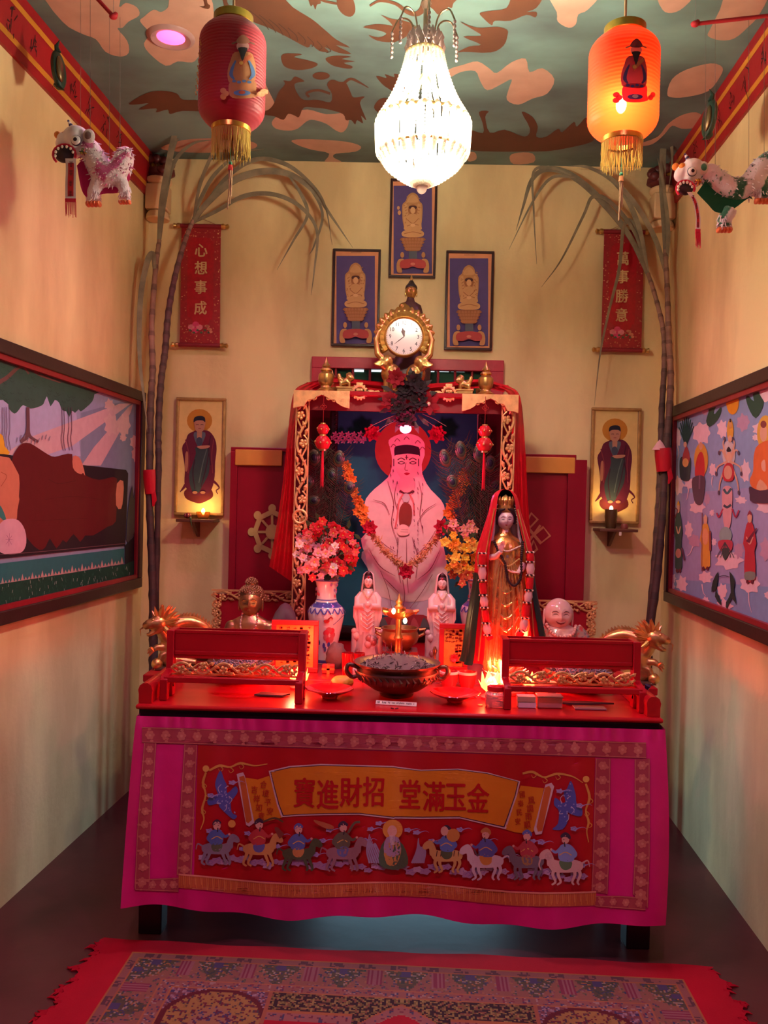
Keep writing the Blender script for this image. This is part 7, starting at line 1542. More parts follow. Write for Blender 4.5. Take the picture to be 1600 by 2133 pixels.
for i in range(210):
    f_ = (i + .5) / 210; zz = 1 - f_ * 1.12; a = i * 2.39996; rr = math.sqrt(max(0, 1 - zz * zz)); d = V((rr * cos(a), rr * sin(a), zz))
    if d.y < -.5 and d.z < .35: continue
    m.ell(hc + V((d.x * 25.5 * k, d.y * 27.5 * k, d.z * 22.5 * k)), 2.5 * k, 6, 4, col=(.42, .28, .13))
for i in range(44): zz = 1 - (i + .5) / 44 * .9; a = i * 2.4; rr = math.sqrt(1 - zz * zz); m.ell(q(0, 1216, 4) + V((rr * cos(a), rr * sin(a), zz)) * 12.3 * k, 2.4 * k, 6, 4, col=(.42, .28, .13))
t.part('curled_hair', m, gold)
m = MB(); beads(m, [q(-16, 1277, -8), q(-17, 1300, -22), q(-10, 1325, -27)], 1.9 * k, 15, [(.7, .6, .5), (.4, .3, .3)]); beads(m, [q(16, 1277, -8), q(15, 1300, -22), q(0, 1325, -28)], 1.9 * k, 15, [(.6, .1, .1), (.7, .6, .5)]); t.part('bead_necklace', m, gloss)
# grey stone beside it
c = V((P(590, 1330, 3.9).x, 3.9, TZ + .041)); m = MB((.15, .11, .11)); m.loft([(c.x, c.y, c.z, .07, .05), (c.x, c.y, c.z + .05, .075, .055), (c.x, c.y, c.z + .10, .062, .05), (c.x + .004, c.y, c.z + .15, .045, .04), (c.x + .006, c.y, c.z + .184, .022, .02), (c.x + .006, c.y, c.z + .194, .004, .004)], 18, folds=3, amp=.05); solo('scholar_stone', m, matte, 'smooth grey standing stone between the golden buddha and the flower vase', 'stone', loc=c)
# ------------------------------------------------------------------ laughing statue on the right
LY = 3.8; k = pxs(LY); c = V((P(1166, 1340, LY).x, LY, TZ + .0405)); z = lambda y: P(1166, y, LY).z; q = lambda x, y, d=0: V((c.x + x * k, LY + d * k, z(y)))
t = Thing('laughing_buddha', 'laughing bald porcelain statue seated behind the right red rack', 'statue', c)
SK_ = (.62, .42, .40); m = MB(SK_)
m.ell(q(0, 1352), (46 * k, 40 * k, 40 * k), 20, 14); m.ell(q(0, 1318), (36 * k, 26 * k, 20 * k), 18, 12); m.tube([q(0, 1312), q(-2, 1296)], [18 * k, 17 * k], 14); m.ell(q(-12, 1330, -24), (15 * k, 12 * k, 13 * k)); m.ell(q(14, 1330, -24), (15 * k, 12 * k, 13 * k))
for s in (-1, 1): m.tube([q(s * 30, 1308), q(s * 46, 1326, -4), q(s * 50, 1352, -18), q(s * 34, 1362, -34)], [15 * k, 16 * k, 15 * k, 10 * k], 14)
m.ell(V((c.x, LY - 6 * k, c.z + .03)), (56 * k, 40 * k, .034), 20, 12)
def rc(p):
    x = (p.x - c.x) / k; y = (z(1300) - p.z) / k
    if abs(x) > 26 - y * .05 and y > 2 and p.y > LY - 34 * k:
        n_ = noise.noise(p * 60); return (.40, .05, .05) if n_ > .25 else (.10, .12, .14) if n_ < -.25 else (.28, .20, .17)
    return SK_
link('body', remesh(m, 'body', porc, .008, t.loc, 5, rc, c.z), (0, 0, 0), t.o)
fo, on = head(t, q(-4, 1279), 66 * k, SK_, porc, brow=(.12, .06, .06), wide=1.2, smile=True, long_ear=1.9)
m = MB(); beads(m, [q(-30, 1300, -12), q(-20, 1316, -30), q(0, 1322, -34), q(20, 1316, -30), q(30, 1302, -12)], 3.6 * k, 17, [(.55, .32, .28), (.62, .4, .34)]); t.part('bead_necklace', m, gloss)
# ------------------------------------------------------------------ small dark and gold bust behind the clock
SYY = 4.16; k = pxs(SYY); c = V((P(851, 800, SYY).x, SYY, zS)); z = lambda y: P(851, y, SYY).z; q = lambda x, y, d=0: V((c.x + x * k, SYY + d * k, z(y)))
t = Thing('buddha_statue', 'small gold faced buddha with pointed topknot standing behind the clock', 'statue', c)
m = MB((.06, .02, .02)); m.loft([(c.x, SYY, zS, 42 * k, 26 * k), (c.x, SYY, z(770), 46 * k, 28 * k), (c.x, SYY, z(740), 26 * k, 18 * k), (c.x, SYY, z(690), 25 * k, 17 * k), (c.x, SYY, z(650), 26 * k, 16 * k), (c.x, SYY, z(636), 22 * k, 14 * k), (c.x, SYY, z(628), 9 * k, 8 * k), (c.x, SYY, z(620), 7 * k, 7 * k)], 28); bd = t.part('body', m, satin)
m = MB((.62, .38, .10)); m.tube([q(-16, 636, -9), q(-10, 645, -16), q(2, 660, -18)], [5 * k, 8 * k, 6 * k], 8, flat=.5, up=(0, 1, 0)); m.ell(q(-14, 640, -6), (10 * k, 9 * k, 8 * k)); t.part('gold_sash', m, gold, parent=bd)
head(t, q(1, 608), 32 * k, (.60, .36, .10), gold, brow=(.1, .04, .02), lip=(.4, .16, .06), long_ear=1.6)
m = MB((.03, .02, .02)); m.ell(q(1, 600, 2), (12.5 * k, 14 * k, 11 * k), 16, 12); m.lathe([(8 * k, 0), (5 * k, 6 * k), (3.4 * k, 8 * k)], q(1, 592, 2), 14); t.part('hair', m, satin)
m = MB((.55, .34, .1)); m.lathe([(3.5 * k, 0), (3.2 * k, 3 * k), (1.8 * k, 9 * k), (.3 * k, 14 * k)], q(1, 585, 2), 12); t.part('flame_topknot', m, gold)
# ------------------------------------------------------------------ gold dragons at both ends
def dragon(lab, bx, by, Y, s):
    c = V((P(bx, by, Y).x, Y, TZ)); k = pxs(Y); t = Thing('dragon_figure', lab, 'figurine', c); q = lambda x, y, d=0: c + V((x * s * k, d * k, y * k))
    m = MB((.10, .05, .04)); m.box(c + V((-s * 20 * k, 10 * k, .005)), (76 * k, 60 * k, .01)); t.part('base', m, gloss, bevel=.002)
    m = MB((.62, .36, .14)); m.tube(smooth_open([q(-92, 50, 40), q(-72, 84, 30), q(-40, 96, 24), q(-10, 88, 12), q(-2, 62, 6), (q(8, 74, 0)), q(14, 92, -6)], 5), [6 * k, 10 * k, 13 * k, 15 * k, 15 * k, 13 * k, 10 * k], 12)
    m.ell(q(-8, 48, 6), (19 * k, 16 * k, 26 * k)); m.ell(q(16, 96, -8), (19 * k, 16 * k, 18 * k)); m.tube([q(20, 98, -12), q(36, 94, -18), q(44, 88, -18)], [13 * k, 10 * k, 6 * k], 10); m.tube([q(18, 82, -10), q(30, 74, -16), q(38, 72, -16)], [7 * k, 5.5 * k, 4 * k], 10); m.ell(q(42, 94, -18), 5 * k)
    for a, b_ in (((-6, 34), (12, 14)), ((2, 44), (24, 40))): m.tube([q(a[0], a[1], 0), q((a[0] + b_[0]) / 2 + 6, (a[1] + b_[1]) / 2 + 4, -8), q(b_[0], b_[1], -12)], [9 * k, 7 * k, 6 * k], 10)
    m.ell(q(0, 20, 8), (16 * k, 16 * k, 18 * k)); m.tube([q(-60, 12, 16), q(-30, 14, 16), q(0, 12, 10)], [6 * k, 11 * k, 14 * k], 10)
    bo = link('body', remesh(m, 'body', gold, .005, t.loc, 2), (0, 0, 0), t.o)
    m = MB((.66, .38, .14)); sp = smooth_open([V((-92, 58)), V((-72, 94)), V((-40, 108)), V((-8, 100)), V((2, 84))], 5)
    for i, p in enumerate(sp): d = [40, 30, 24, 12, 6][min(4, i // 5)]; m.tube([q(p.x, p.y - 6, d), q(p.x - 1, p.y + 3, d), q(p.x - 4, p.y + 9, d)], [4 * k, 4 * k, .5 * k], 6, flat=.5)
    t.part('back_fin', m, gold, parent=bo)
    m = MB((.66, .38, .14)); r = random.Random(3)
    for i in range(36): a = r.uniform(.5, 4.5); d = V((cos(a), r.uniform(-.5, .5), sin(a))); p0 = q(10, 98, -6); m.tube([p0 + V((d.x * s, d.y, d.z)) * 9 * k, p0 + V((d.x * s, d.y, d.z)) * 21 * k + V((0, 0, 2 * k)), p0 + V((d.x * s, d.y, d.z)) * 33 * k + V((-s * 4 * k, 0, 5 * k))], [5 * k, 4.5 * k, .4 * k], 6)
    for sd in (-1, 1): m.tube([q(12, 108, -6 + sd * 7), q(2, 120, -2 + sd * 9), q(-2, 130, sd * 10)], [3 * k, 2.4 * k, .4 * k], 6); m.ell(q(24, 104, -14 + sd * 7), 3.4 * k, 8, 6)
    m.tube([q(42, 90, -20), q(50, 84, -22), q(48, 70, -22)], [2 * k, 1.6 * k, .4 * k], 6)
    t.part('mane', m, gold, parent=bo)
    for x, y in ((12, 12), (24, 40)):
        m = MB((.66, .4, .16))
        for j in range(4): a = -.9 + j * .6; m.tube([q(x, y, -12), q(x + 8 * cos(a), y + 8 * sin(a), -17), q(x + 12 * cos(a), y + 12 * sin(a) - 3, -18)], [4 * k, 3 * k, .6 * k], 6)
        t.part('claw', m, gold, parent=bo)
    m = MB((.72, .45, .15)); m.ell(q(16, 12, -12), (12 * k, 12 * k, 12 * k), 14, 10); t.part('pearl', m, gold)
dragon('gold dragon figure on the left end of the altar table', 346, 1402, 3.50, -1); dragon('gold dragon figure on the right end of the altar table', 1342, 1432, 3.46, 1)
# ------------------------------------------------------------------ red incense racks on the front of the table
def rack(lab, X0, X1, n):
    zt, Yr, Yf = 1.032, 3.03, 2.945; t = Thing('incense_rack', lab, 'rack', V(((X0 + X1) / 2, 3.0, TZ)), 'red wooden racks at both ends of the table'); RC_ = (.36, .003, .014); th = .026
    for x in (X0, X1 - th):                       # side boards with a short front foot and a tall back post
        m = MB(RC_); P2 = [(0, 0), (.035, 0), (.035, .045), (.075, .052), (.075, 0), (.13, 0), (.13, .16), (.20, .232), (.075, .232), (.075, .1), (.055, .09), (.012, .082), (0, .07)]
        P2 = [(0, 0), (.032, 0), (.034, .05), (.07, .058), (.075, 0), (.115, 0), (.12, .14), (.17, .232), (.082, .232), (.078, .096), (.05, .09), (.01, .082), (0, .072)]
        m.prism(P2, V((x, Yf, TZ)), (0, 1, 0), (0, 0, 1), th); t.part('side_board', m, gloss, bevel=.003)
    m = MB(RC_); slab(m, X0 + .012, X1 - .012, TZ + .062, TZ + .082, Yf + .004, Yf + .026); t.part('front_rail', m, gloss, bevel=.003)
    a, c = X0 + th, X1 - th; y0 = Yf + .088
    m = MB(RC_); slab(m, a, c, zt - .082, zt - .004, y0 + .004, y0 + .016); slab(m, a, c, zt - .088, zt - .074, y0, y0 + .02); slab(m, a, c, zt - .012, zt, y0 + .002, y0 + .014); t.part('front_panel', m, gloss, bevel=.002)
    m = MB(RC_); slab(m, a, c, zt - .1, zt - .088, y0 + .004, y0 + .08); slab(m, a, c, zt - .088, zt - .002, y0 + .072, y0 + .082); t.part('trough', m, gloss)
    m = MB((.015, .008, .015)); slab(m, a, c, zt - .03, zt - .02, y0 + .016, y0 + .072); t.part('dark_lining', m, matte)
    m = MB((.62, .36, .13)); zz = TZ + .078; vine(m, V((a, Yf + .06, zz)), (1, 0, 0), (0, 0, 1), (0, -1, 0), c - a, .052, 6); m.box(((a + c) / 2, Yf + .066, zz + .003), (c - a, .008, .006)); t.part('carved_strip', m, carved)
rxa, rxb = P(341, 1440, 3.0).x, P(633, 1440, 3.0).x; rack('red rack with carved gold strip on the left end of the table', rxa, rxb, 1)
rxc, rxd = P(1046, 1440, 3.0).x, P(1338, 1440, 3.0).x; rack('red rack with carved gold strip on the right end of the table', rxc, rxd, 2)
# ------------------------------------------------------------------ porcelain vases with bouquets
def vase(lab, px, Y, seed):
    c = V((P(px, 1385, Y).x, Y, TZ)); k = pxs(3.72); t = Thing('porcelain_vase', lab, 'vase', c)
    pr = [(21, 0), (22, 6), (24, 30), (30, 60), (37, 95), (37, 108), (33, 118), (25, 126), (21, 134), (20, 150), (23, 168), (28, 174)]
    s = smooth_open([V((a, b)) for a, b in pr], 6); WH, BL = (.80, .72, .74), (.08, .08, .40); cols = []
    for i in range(len(s) - 1): z = s[i].y; cols.append(BL if (2 < z < 7 or 117 < z < 128 or 131 < z < 134 or z > 171) else WH)
    m = MB(WH); m.lathe([(p.x * k, p.y * k) for p in s] + [(24 * k, 172 * k), (18 * k, 150 * k)], c, 40, cols=cols + [WH, WH], caps=False); m.lathe([(0, 0), (21 * k, 0)], c, 30, caps=False); bo = t.part('body', m, porc)
    def rad(zz):
        for i in range(len(s) - 1):
            if s[i].y <= zz <= s[i + 1].y: return lerp(s[i].x, s[i + 1].x, (zz - s[i].y) / max(1e-6, s[i + 1].y - s[i].y))
        return 22
    fl = Flat(lambda x, y, l: V((c.x + (rad(y) * k + l + .0008) * sin(x / 37), c.y - (rad(y) * k + l + .0008) * cos(x / 37), c.z + y * k)), .0002, 5); r = random.Random(seed)
    for i in range(7): a = i * .9; fl.disc(12 + 9 * cos(a), 62 + 11 * sin(a), 7, 7, (.62, .06, .10) if i % 2 else (.55, .14, .16), 10)
    for i in range(10): fl.disc(r.uniform(-30, 34), r.uniform(20, 48), 4, 6, BL if i % 2 else (.10, .12, .3), 8)
    fl.disc(4, 92, 6, 4, (.5, .05, .05), 10); fl.line([(4, 92), (12, 100), (16, 96)], 3, (.3, .04, .05)); fl.line([(18, 84), (36, 98), (50, 104)], 1.2, BL)
    for i in range(9): fl.line([(-50 + i * 14, 117), (-43 + i * 14, 106), (-36 + i * 14, 117)], 2.6, BL, 4)
    for i in range(12): fl.disc(r.uniform(-45, 45), r.uniform(138, 166), 4, 3.5, r.choice([BL, (.6, .1, .12), (.35, .2, .5)]), 8)
    t.part('painted_flowers', fl.mb, porc, parent=bo, smooth=False); return c, c.z + 172 * k
va, vz = vase('white porcelain vase painted blue and red, left of the shrine', 677, 3.72, 1)
vb, vz2 = vase('porcelain vase mostly hidden behind the tall goddess statue', 992, 3.9, 2)
def bouquet(lab, root, spots, Y, cols, leafc):
    t = Thing('bouquet', lab, 'bouquet', root); r = random.Random(len(spots)); k = pxs(Y)
    for i, (x, y, rr) in enumerate(spots):
        c = P(x, y, Y + r.uniform(-.06, .05)); col = cols(x, y, r); ax = V((r.uniform(-.5, .5), -1, r.uniform(-.2, .6)))
        m = MB(col); petals(m, c, 5 if r.random() < .6 else 6, rr * k, rr * .42 * k, ax, col, .25, .25, 2 if rr > 9 else 1, r.random()); m.ell(c + ax.normalized() * .12 * rr * k, rr * .18 * k, 7, 5, col=(.72, .5, .12)); t.part('blossom', m, cloth)
    m = MB(leafc)
    for i in range(len(spots)):
        x, y, rr = spots[i]; e = P(x, y, Y + .02); m.tube([root + V((r.uniform(-.01, .01), r.uniform(-.01, .01), 0)), root.lerp(e, .5) + V((0, .01, .02)), e], .0016, 4)
    for i in range(40): x, y, rr = r.choice(spots); p = P(x + r.uniform(-10, 10), y + r.uniform(-8, 10), Y + .03); d = V((r.uniform(-1, 1), r.uniform(-.6, .2), r.uniform(-.6, 1))).normalized(); m.tube([p, p + d * 9 * k, p + d * 20 * k], [1 * k, 5 * k, .4 * k], 6, flat=.25, up=(0, 1, 0))
    t.part('stems_and_leaves', m, plant)
r = random.Random(21); sp = []
while len(sp) < 62:
    a, q = r.uniform(0, 2 * pi), math.sqrt(r.random()); x, y = 678 + 66 * q * cos(a), 1150 + 58 * q * sin(a) + .04 * (678 - 678)
    if all((x - b[0]) ** 2 + (y - b[1]) ** 2 > 95 for b in sp): sp.append((x, y, r.uniform(9, 14)))
sp += [(671, 1086, 11), (655, 1098, 11), (690, 1095, 10), (703, 1104, 11), (638, 1110, 10), (735, 1130, 9), (741, 1150, 9), (718, 1108, 9)]
def colA(x, y, r):
    if y < 1115 or x > 700: return r.choice([(.55, .02, .04), (.60, .05, .05), (.62, .12, .12)])
    return r.choice([(.78, .46, .50), (.80, .62, .62), (.72, .26, .30), (.74, .34, .38), (.62, .06, .07)])
bouquet('bouquet of pink, white and red artificial flowers in the left vase', V((va.x, va.y, vz)), sp, 3.7, colA, (.05, .08, .03))
sp = []
while len(sp) < 36:
    a, q = r.uniform(0, 2 * pi), math.sqrt(r.random()); x, y = 962 + 40 * q * cos(a), 1150 + 66 * q * sin(a)
    if all((x - b[0]) ** 2 + (y - b[1]) ** 2 > 110 for b in sp): sp.append((x, y, r.uniform(8, 13)))
def colB(x, y, r):
    if y < 1115: return r.choice([(.62, .25, .22), (.55, .18, .16), (.6, .3, .2)])
    if y > 1195: return r.choice([(.55, .03, .05), (.5, .1, .04)])
    return r.choice([(.72, .40, .03), (.74, .48, .06), (.68, .30, .03), (.6, .35, .06)])
bouquet('bouquet of yellow and orange artificial flowers left of the tall goddess', V((vb.x, vb.y, vz2)), sp, 3.85, colB, (.06, .09, .03))
# ------------------------------------------------------------------ brass incense bowl with ash and joss sticks
IY = 3.13; k = pxs(IY); c = V((P(826, 1450, IY).x, IY, TZ)); t = Thing('incense_bowl', 'large brass bowl heaped with ash at the front centre of the table', 'incense bowl', c); R = 88 * k
pr = [(34, 0), (36, 4), (30, 7), (50, 14), (74, 30), (84, 44), (84, 52), (77, 58), (82, 62), (89, 67), (90, 70), (84, 69), (76, 62), (70, 58)]
m = MB((.17, .11, .085)); m.lathe([(a * k, b * k) for a, b in pr], c, 56, caps=False); m.lathe([(0, .001), (34 * k, 0)], c, 40, caps=False); bw = t.part('bowl', m, brass)
m = MB((.17, .11, .085))
for s in (-1, 1): m.tube(smooth_open([c + V((s * 80 * k, 0, 56 * k)), c + V((s * 100 * k, -4 * k, 62 * k)), c + V((s * 106 * k, -4 * k, 50 * k)), c + V((s * 95 * k, 0, 36 * k)), c + V((s * 82 * k, 0, 38 * k))], 5), [5 * k, 4.5 * k, 5.5 * k, 4.5 * k, 4 * k], 10); t.part('handle', m, brass, parent=bw); m = MB((.28, .18, .10))
m = MB((.2, .13, .1))
for i in range(20): a = pi + i * pi / 19; d = V((cos(a), sin(a), 0)); m.tube([c + d * 79 * k + V((0, 0, 32 * k)), c + d * 85.5 * k + V((.004, 0, 42 * k)), c + d * 85.5 * k + V((-.006, 0, 50 * k))], [1 * k, 3 * k, .6 * k], 6, flat=.6)
t.part('engraved_leaves', m, brass, parent=bw)
m = MB((.16, .12, .115)); m.lathe([(77 * k, 60 * k), (60 * k, 68 * k), (38 * k, 78 * k), (15 * k, 84 * k), (0, 85 * k)], c, 40, caps=False); rr = random.Random(9)
for i in range(260): a, q = rr.uniform(0, 2 * pi), math.sqrt(rr.random()) * 74; h = 62 + 22 * (1 - q / 74); p = c + V((q * k * cos(a), q * k * sin(a), h * k)); d = V((rr.uniform(-1, 1), rr.uniform(-1, 1), rr.uniform(-.1, .5))).normalized(); m.tube([p, p + d * 7 * k + V((0, 0, 2 * k)), p + d * rr.uniform(10, 17) * k + V((0, 0, rr.uniform(-3, 1) * k))], [1.3 * k, 1.2 * k, .8 * k], 5, col=rr.choice([(.22, .17, .16), (.30, .24, .22), (.10, .07, .07), (.42, .36, .33)]))
o = t.part('ash', m, matte); o['kind'] = 'stuff'
for i in range(9):
    a, q = rr.uniform(0, 2 * pi), rr.uniform(5, 50); p = c + V((q * k * cos(a), q * k * .7 * sin(a), 70 * k)); m = MB((.30, .03, .05)); m.tube([p, p + V((rr.uniform(-.012, .012), rr.uniform(-.01, .01), rr.uniform(.03, .075)))], .0013, 5); t.part('joss_stick', m, matte)
# ------------------------------------------------------------------ brass oil lamp and burner
LY2 = 3.42; k = pxs(LY2); c = V((P(828, 1400, LY2).x, LY2, TZ)); z = lambda y: P(828, y, LY2).z; BR = (.62, .34, .10)
t = Thing('oil_lamp', 'tall brass oil lamp with shallow dish burning behind the incense bowl', 'oil lamp', c)
m = MB(BR); m.lathe([(0, 0), (34 * k, 0), (34 * k, 5 * k), (22 * k, 12 * k), (9 * k, 22 * k), (8 * k, 40 * k), (11 * k, 46 * k), (7 * k, 52 * k), (6.5 * k, 80 * k), (10 * k, 86 * k), (6.5 * k, 92 * k), (6 * k, z(1288) - c.z)], c, 28); t.part('stem', m, brass)
m = MB(BR); m.lathe([(4 * k, z(1290) - c.z), (18 * k, z(1286) - c.z), (33 * k, z(1277) - c.z), (36 * k, z(1272) - c.z), (33 * k, z(1274) - c.z), (14 * k, z(1282) - c.z), (0, z(1284) - c.z)], c, 32)
for i in range(5): a = i * 1.2566; m.tube([c + V((32 * k * cos(a), 32 * k * sin(a), z(1275) - c.z)), c + V((42 * k * cos(a), 42 * k * sin(a), z(1270) - c.z))], [6 * k, 2 * k], 8)
t.part('dish', m, brass)
m = MB(BR); m.lathe([(7 * k, z(1282) - c.z), (6 * k, z(1268) - c.z), (10 * k, z(1263) - c.z), (6 * k, z(1258) - c.z), (8 * k, z(1253) - c.z), (4 * k, z(1248) - c.z), (.5 * k, z(1236) - c.z)], c, 20); t.part('pinnacle', m, brass)
for s, y in ((-11, 1269), (13, 1288)):
    m = MB(); m.ell(V((c.x + s * k, LY2 - 34 * k, z(y))), (4 * k, 4 * k, 6 * k), 10, 8); t.part('flame', m, flame)
lamp('oil_lamp_light', 'POINT', (c.x - 11 * k, LY2 - 40 * k, z(1262)), .5, (1, .55, .25), .01)
LY3 = 3.72; k = pxs(LY3); c = V((P(832, 1372, LY3).x, LY3, TZ)); t = Thing('incense_burner', 'brass burner bowl on a carved red stand in front of the deity picture', 'burner', c)
m = MB((.30, .03, .03)); m.box(c + V((0, 0, 5 * k)), (78 * k, 60 * k, 10 * k)); m.box(c + V((0, 0, 17 * k)), (66 * k, 52 * k, 14 * k)); m.box(c + V((0, 0, 28 * k)), (74 * k, 58 * k, 8 * k))
for i in range(6): m.ell(c + V(((-26 + i * 10.5) * k, -26 * k, 17 * k)), (4 * k, 3 * k, 5 * k), 8, 6, col=(.5, .28, .1))
t.part('red_stand', m, gloss)
m = MB((.46, .27, .10)); m.lathe([(0, 32 * k), (18 * k, 32 * k), (22 * k, 36 * k), (36 * k, 48 * k), (40 * k, 60 * k), (36 * k, 72 * k), (39 * k, 78 * k), (36 * k, 78 * k), (33 * k, 70 * k), (0, 66 * k)], c, 32)
for s in (-1, 1): m.tube([c + V((s * 38 * k, 0, 60 * k)), c + V((s * 50 * k, 0, 66 * k)), c + V((s * 52 * k, 0, 76 * k)), c + V((s * 40 * k, 0, 74 * k))], 3.4 * k, 8)
for i in range(3): a = i * 2.09 + .5; m.ell(c + V((22 * k * cos(a), 22 * k * sin(a), 36 * k)), 6 * k, 8, 6)
t.part('bowl', m, brass)
# ------------------------------------------------------------------ red and gold altar plaques
def plaque(lab, x0, y0, x1, y1, Y, flower):
    a, c_ = P(x0, y0, Y), P(x1, y0 + 2, Y); z0, z1 = TZ, a.z; t = Thing('altar_plaque', lab, 'plaque', V(((a.x + c_.x) / 2, Y, TZ))); w = 10 * pxs(Y)
    m = MB((.55, .012, .02)); slab(m, a.x, c_.x, z1 - w, z1, Y, Y + .02); slab(m, a.x, c_.x, z0, z0 + w, Y, Y + .02); slab(m, a.x, a.x + w, z0 + w, z1 - w, Y, Y + .02); slab(m, c_.x - w, c_.x, z0 + w, z1 - w, Y, Y + .02); t.part('red_frame', m, satin, bevel=.002)
    m = MB((.72, .34, .05)); slab(m, a.x + w * .9, c_.x - w * .9, z0 + w, z1 - w, Y + .008, Y + .014); t.part('gold_panel', m, foil_flat)
    m = MB((.30, .02, .01)); r = random.Random(int(x0)); W_ = c_.x - a.x - 2 * w; H_ = z1 - z0 - 2 * w
    for col in range(5):
        cx = a.x + w + W_ * (.14 + .18 * col)
        for j in range(10):
            if flower and col < 3 and j > 3: continue
            cz_ = z1 - w - H_ * (.07 + .09 * j)
            for q in range(3): m.box((cx + r.uniform(-.004, .004), Y + .0072, cz_ + r.uniform(-.004, .004)), (r.choice((.012, .003)), .0008, r.choice((.0022, .009))))
    t.part('lettering', m, matte, label='worn dark characters')
    if flower:
        m = MB((.6, .03, .05)); q = V((a.x + w + W_ * .55, Y + .004, z0 + w + H_ * .22)); petals(m, q, 8, .02, .008, (0, -1, 0), (.6, .03, .05), .2, .3, 2); t.part('red_rosette', m, satin)
plaque('red and gold plaque with dark characters, behind the left rack', 566, 1291, 664, 1400, 3.5, False); plaque('small red and gold plaque with rosette beside the tall goddess', 916, 1299, 976, 1386, 3.6, True)
# ------------------------------------------------------------------ lotus lamps
glow = mat('lotus_glow', .4, col=(1, .35, .12), var=0, emit=5, ecol=(1, .26, .05)); glowc = mat('lotus_core', .4, col=(1, .8, .4), var=0, emit=14, ecol=(1, .55, .16))
def lotus(lab, px, py, Y, pw, s=1, up=0):
    c = V((P(px, py, Y).x, Y, TZ)); k = pxs(Y) * s; t = Thing('lotus_lamp', lab, 'lamp', c)
    m = MB((.5, .1, .12)); m.lathe([(0, 0), (22 * k, 0), (23 * k, 4 * k), (14 * k, 10 * k), (13 * k, 16 * k)], c, 24); t.part('base', m, satin)
    m = MB(); m.ell(c + V((0, 0, 30 * k)), (10 * k, 10 * k, 15 * k), 14, 10); t.part('glowing_core', m, glowc)
    for j, (n, L, cu) in enumerate(((7, 30, 1.3), (7, 34, .7))):
        for i in range(n):
            a = 2 * pi * (i + j * .5) / n; d = V((cos(a), sin(a), 0)); m = MB(); m.tube([c + d * 10 * k + V((0, 0, 14 * k)), c + d * 20 * k + V((0, 0, (14 + L * cu * .4) * k)), c + d * (22 - j * -6) * k + V((0, 0, (14 + L * cu) * k))], [6 * k, 10 * k, 1 * k], 8, flat=.2, up=d); t.part('petal', m, glow)
    for q, e in ((V((-.01, -.045, .075 + up)), .5), (V((0, .05, .10)), .5)): lamp('lotus_light', 'POINT', c + q, pw * e, (1, .07, .035), .03)
lotus('glowing lotus lamp on the table beside the tall goddess statue', 1024, 1446, 3.12, 10, 1.0); lotus('glowing lotus lamp partly hidden behind the left rack', 622, 1440, 3.2, 8, .8); lotus('glowing lotus lamp behind the right rack at the tall statue', 1100, 1425, 3.24, 8, .75, .14)
# ------------------------------------------------------------------ dishes, cups, glasses and small things on the table
redglass = mat('red_glass', .12, col=(.5, .01, .02), var=0, trans=.25, coat=.5)
def dish(lab, px, py, Y, r_):
    c = V((P(px, py, Y).x, Y, TZ)); k = pxs(Y); m = MB(); m.lathe([(0, 0), (16 * k, 0), (18 * k, 5 * k), (r_ * .7 * k, 12 * k), (r_ * k, 19 * k), (r_ * .98 * k, 20.5 * k), (r_ * .68 * k, 14 * k), (0, 8 * k)], c, 40, wave=(12, .025)); solo('offering_dish', m, redglass, lab, 'dish', loc=c)
dish('shallow red glass dish left of the incense bowl', 686, 1456, 3.06, 50); dish('shallow red glass dish right of the incense bowl', 948, 1466, 3.05, 52)
def cup(lab, px, py, Y, r_, h, col, rim, m_, grp=None):
    c = V((P(px, py, Y).x, Y, TZ)); k = pxs(Y); t = Thing('cup', lab, 'cup', c, grp); m = MB(col); m.lathe([(0, 0), (r_ * .7 * k, 0), (r_ * .85 * k, h * .3 * k), (r_ * k, h * k), (r_ * .9 * k, h * k), (r_ * .78 * k, h * .35 * k), (0, h * .2 * k)], c, 28); t.part('body', m, m_)
    if rim: m = MB(rim); m.lathe([(r_ * 1.0 * k, h * .86 * k), (r_ * 1.025 * k, h * k), (r_ * .9 * k, h * 1.02 * k)], c, 28, caps=False); t.part('rim', m, porc, label='white rim')
cup('red tea cup with white rim, left of the pair by the tall goddess', 935, 1424, 3.3, 20, 32, (.55, .03, .04), (.85, .75, .72), porc); cup('red tea cup with white rim, right of the pair by the tall goddess', 973, 1426, 3.3, 20, 32, (.55, .03, .04), (.85, .75, .72), porc)
cup('small white cup behind the left end of the incense bowl', 741, 1394, 3.42, 15, 18, (.78, .7, .74), None, porc)
cup('tall red glass in front of the left white figurine', 724, 1395, 3.4, 13, 54, (.5, .03, .03), None, redglass); cup('shorter dark red glass beside the tall red glass', 748, 1390, 3.5, 12, 44, (.3, .02, .03), None, redglass)
c = V((P(713, 1428, 3.2).x, 3.2, TZ)); k = pxs(3.2); t = Thing('fruit', 'yellow fruit with red leaf at the left of the incense bowl', 'fruit', c); m = MB((.72, .40, .06)); m.ell(c + V((0, 0, 15 * k)), (24 * k, 20 * k, 15 * k), 20, 14, fn=lambda d, p: V((p.x, p.y, p.z * (1 - .12 * (d.z > .9))))); t.part('peel', m, satin)
m = MB((.45, .03, .03)); m.tube([c + V((-20 * k, -6 * k, 18 * k)), c + V((-36 * k, -12 * k, 12 * k)), c + V((-46 * k, -16 * k, 3 * k))], [1 * k, 7 * k, .5 * k], 6, flat=.2, up=(0, 0, 1)); t.part('leaf', m, satin)
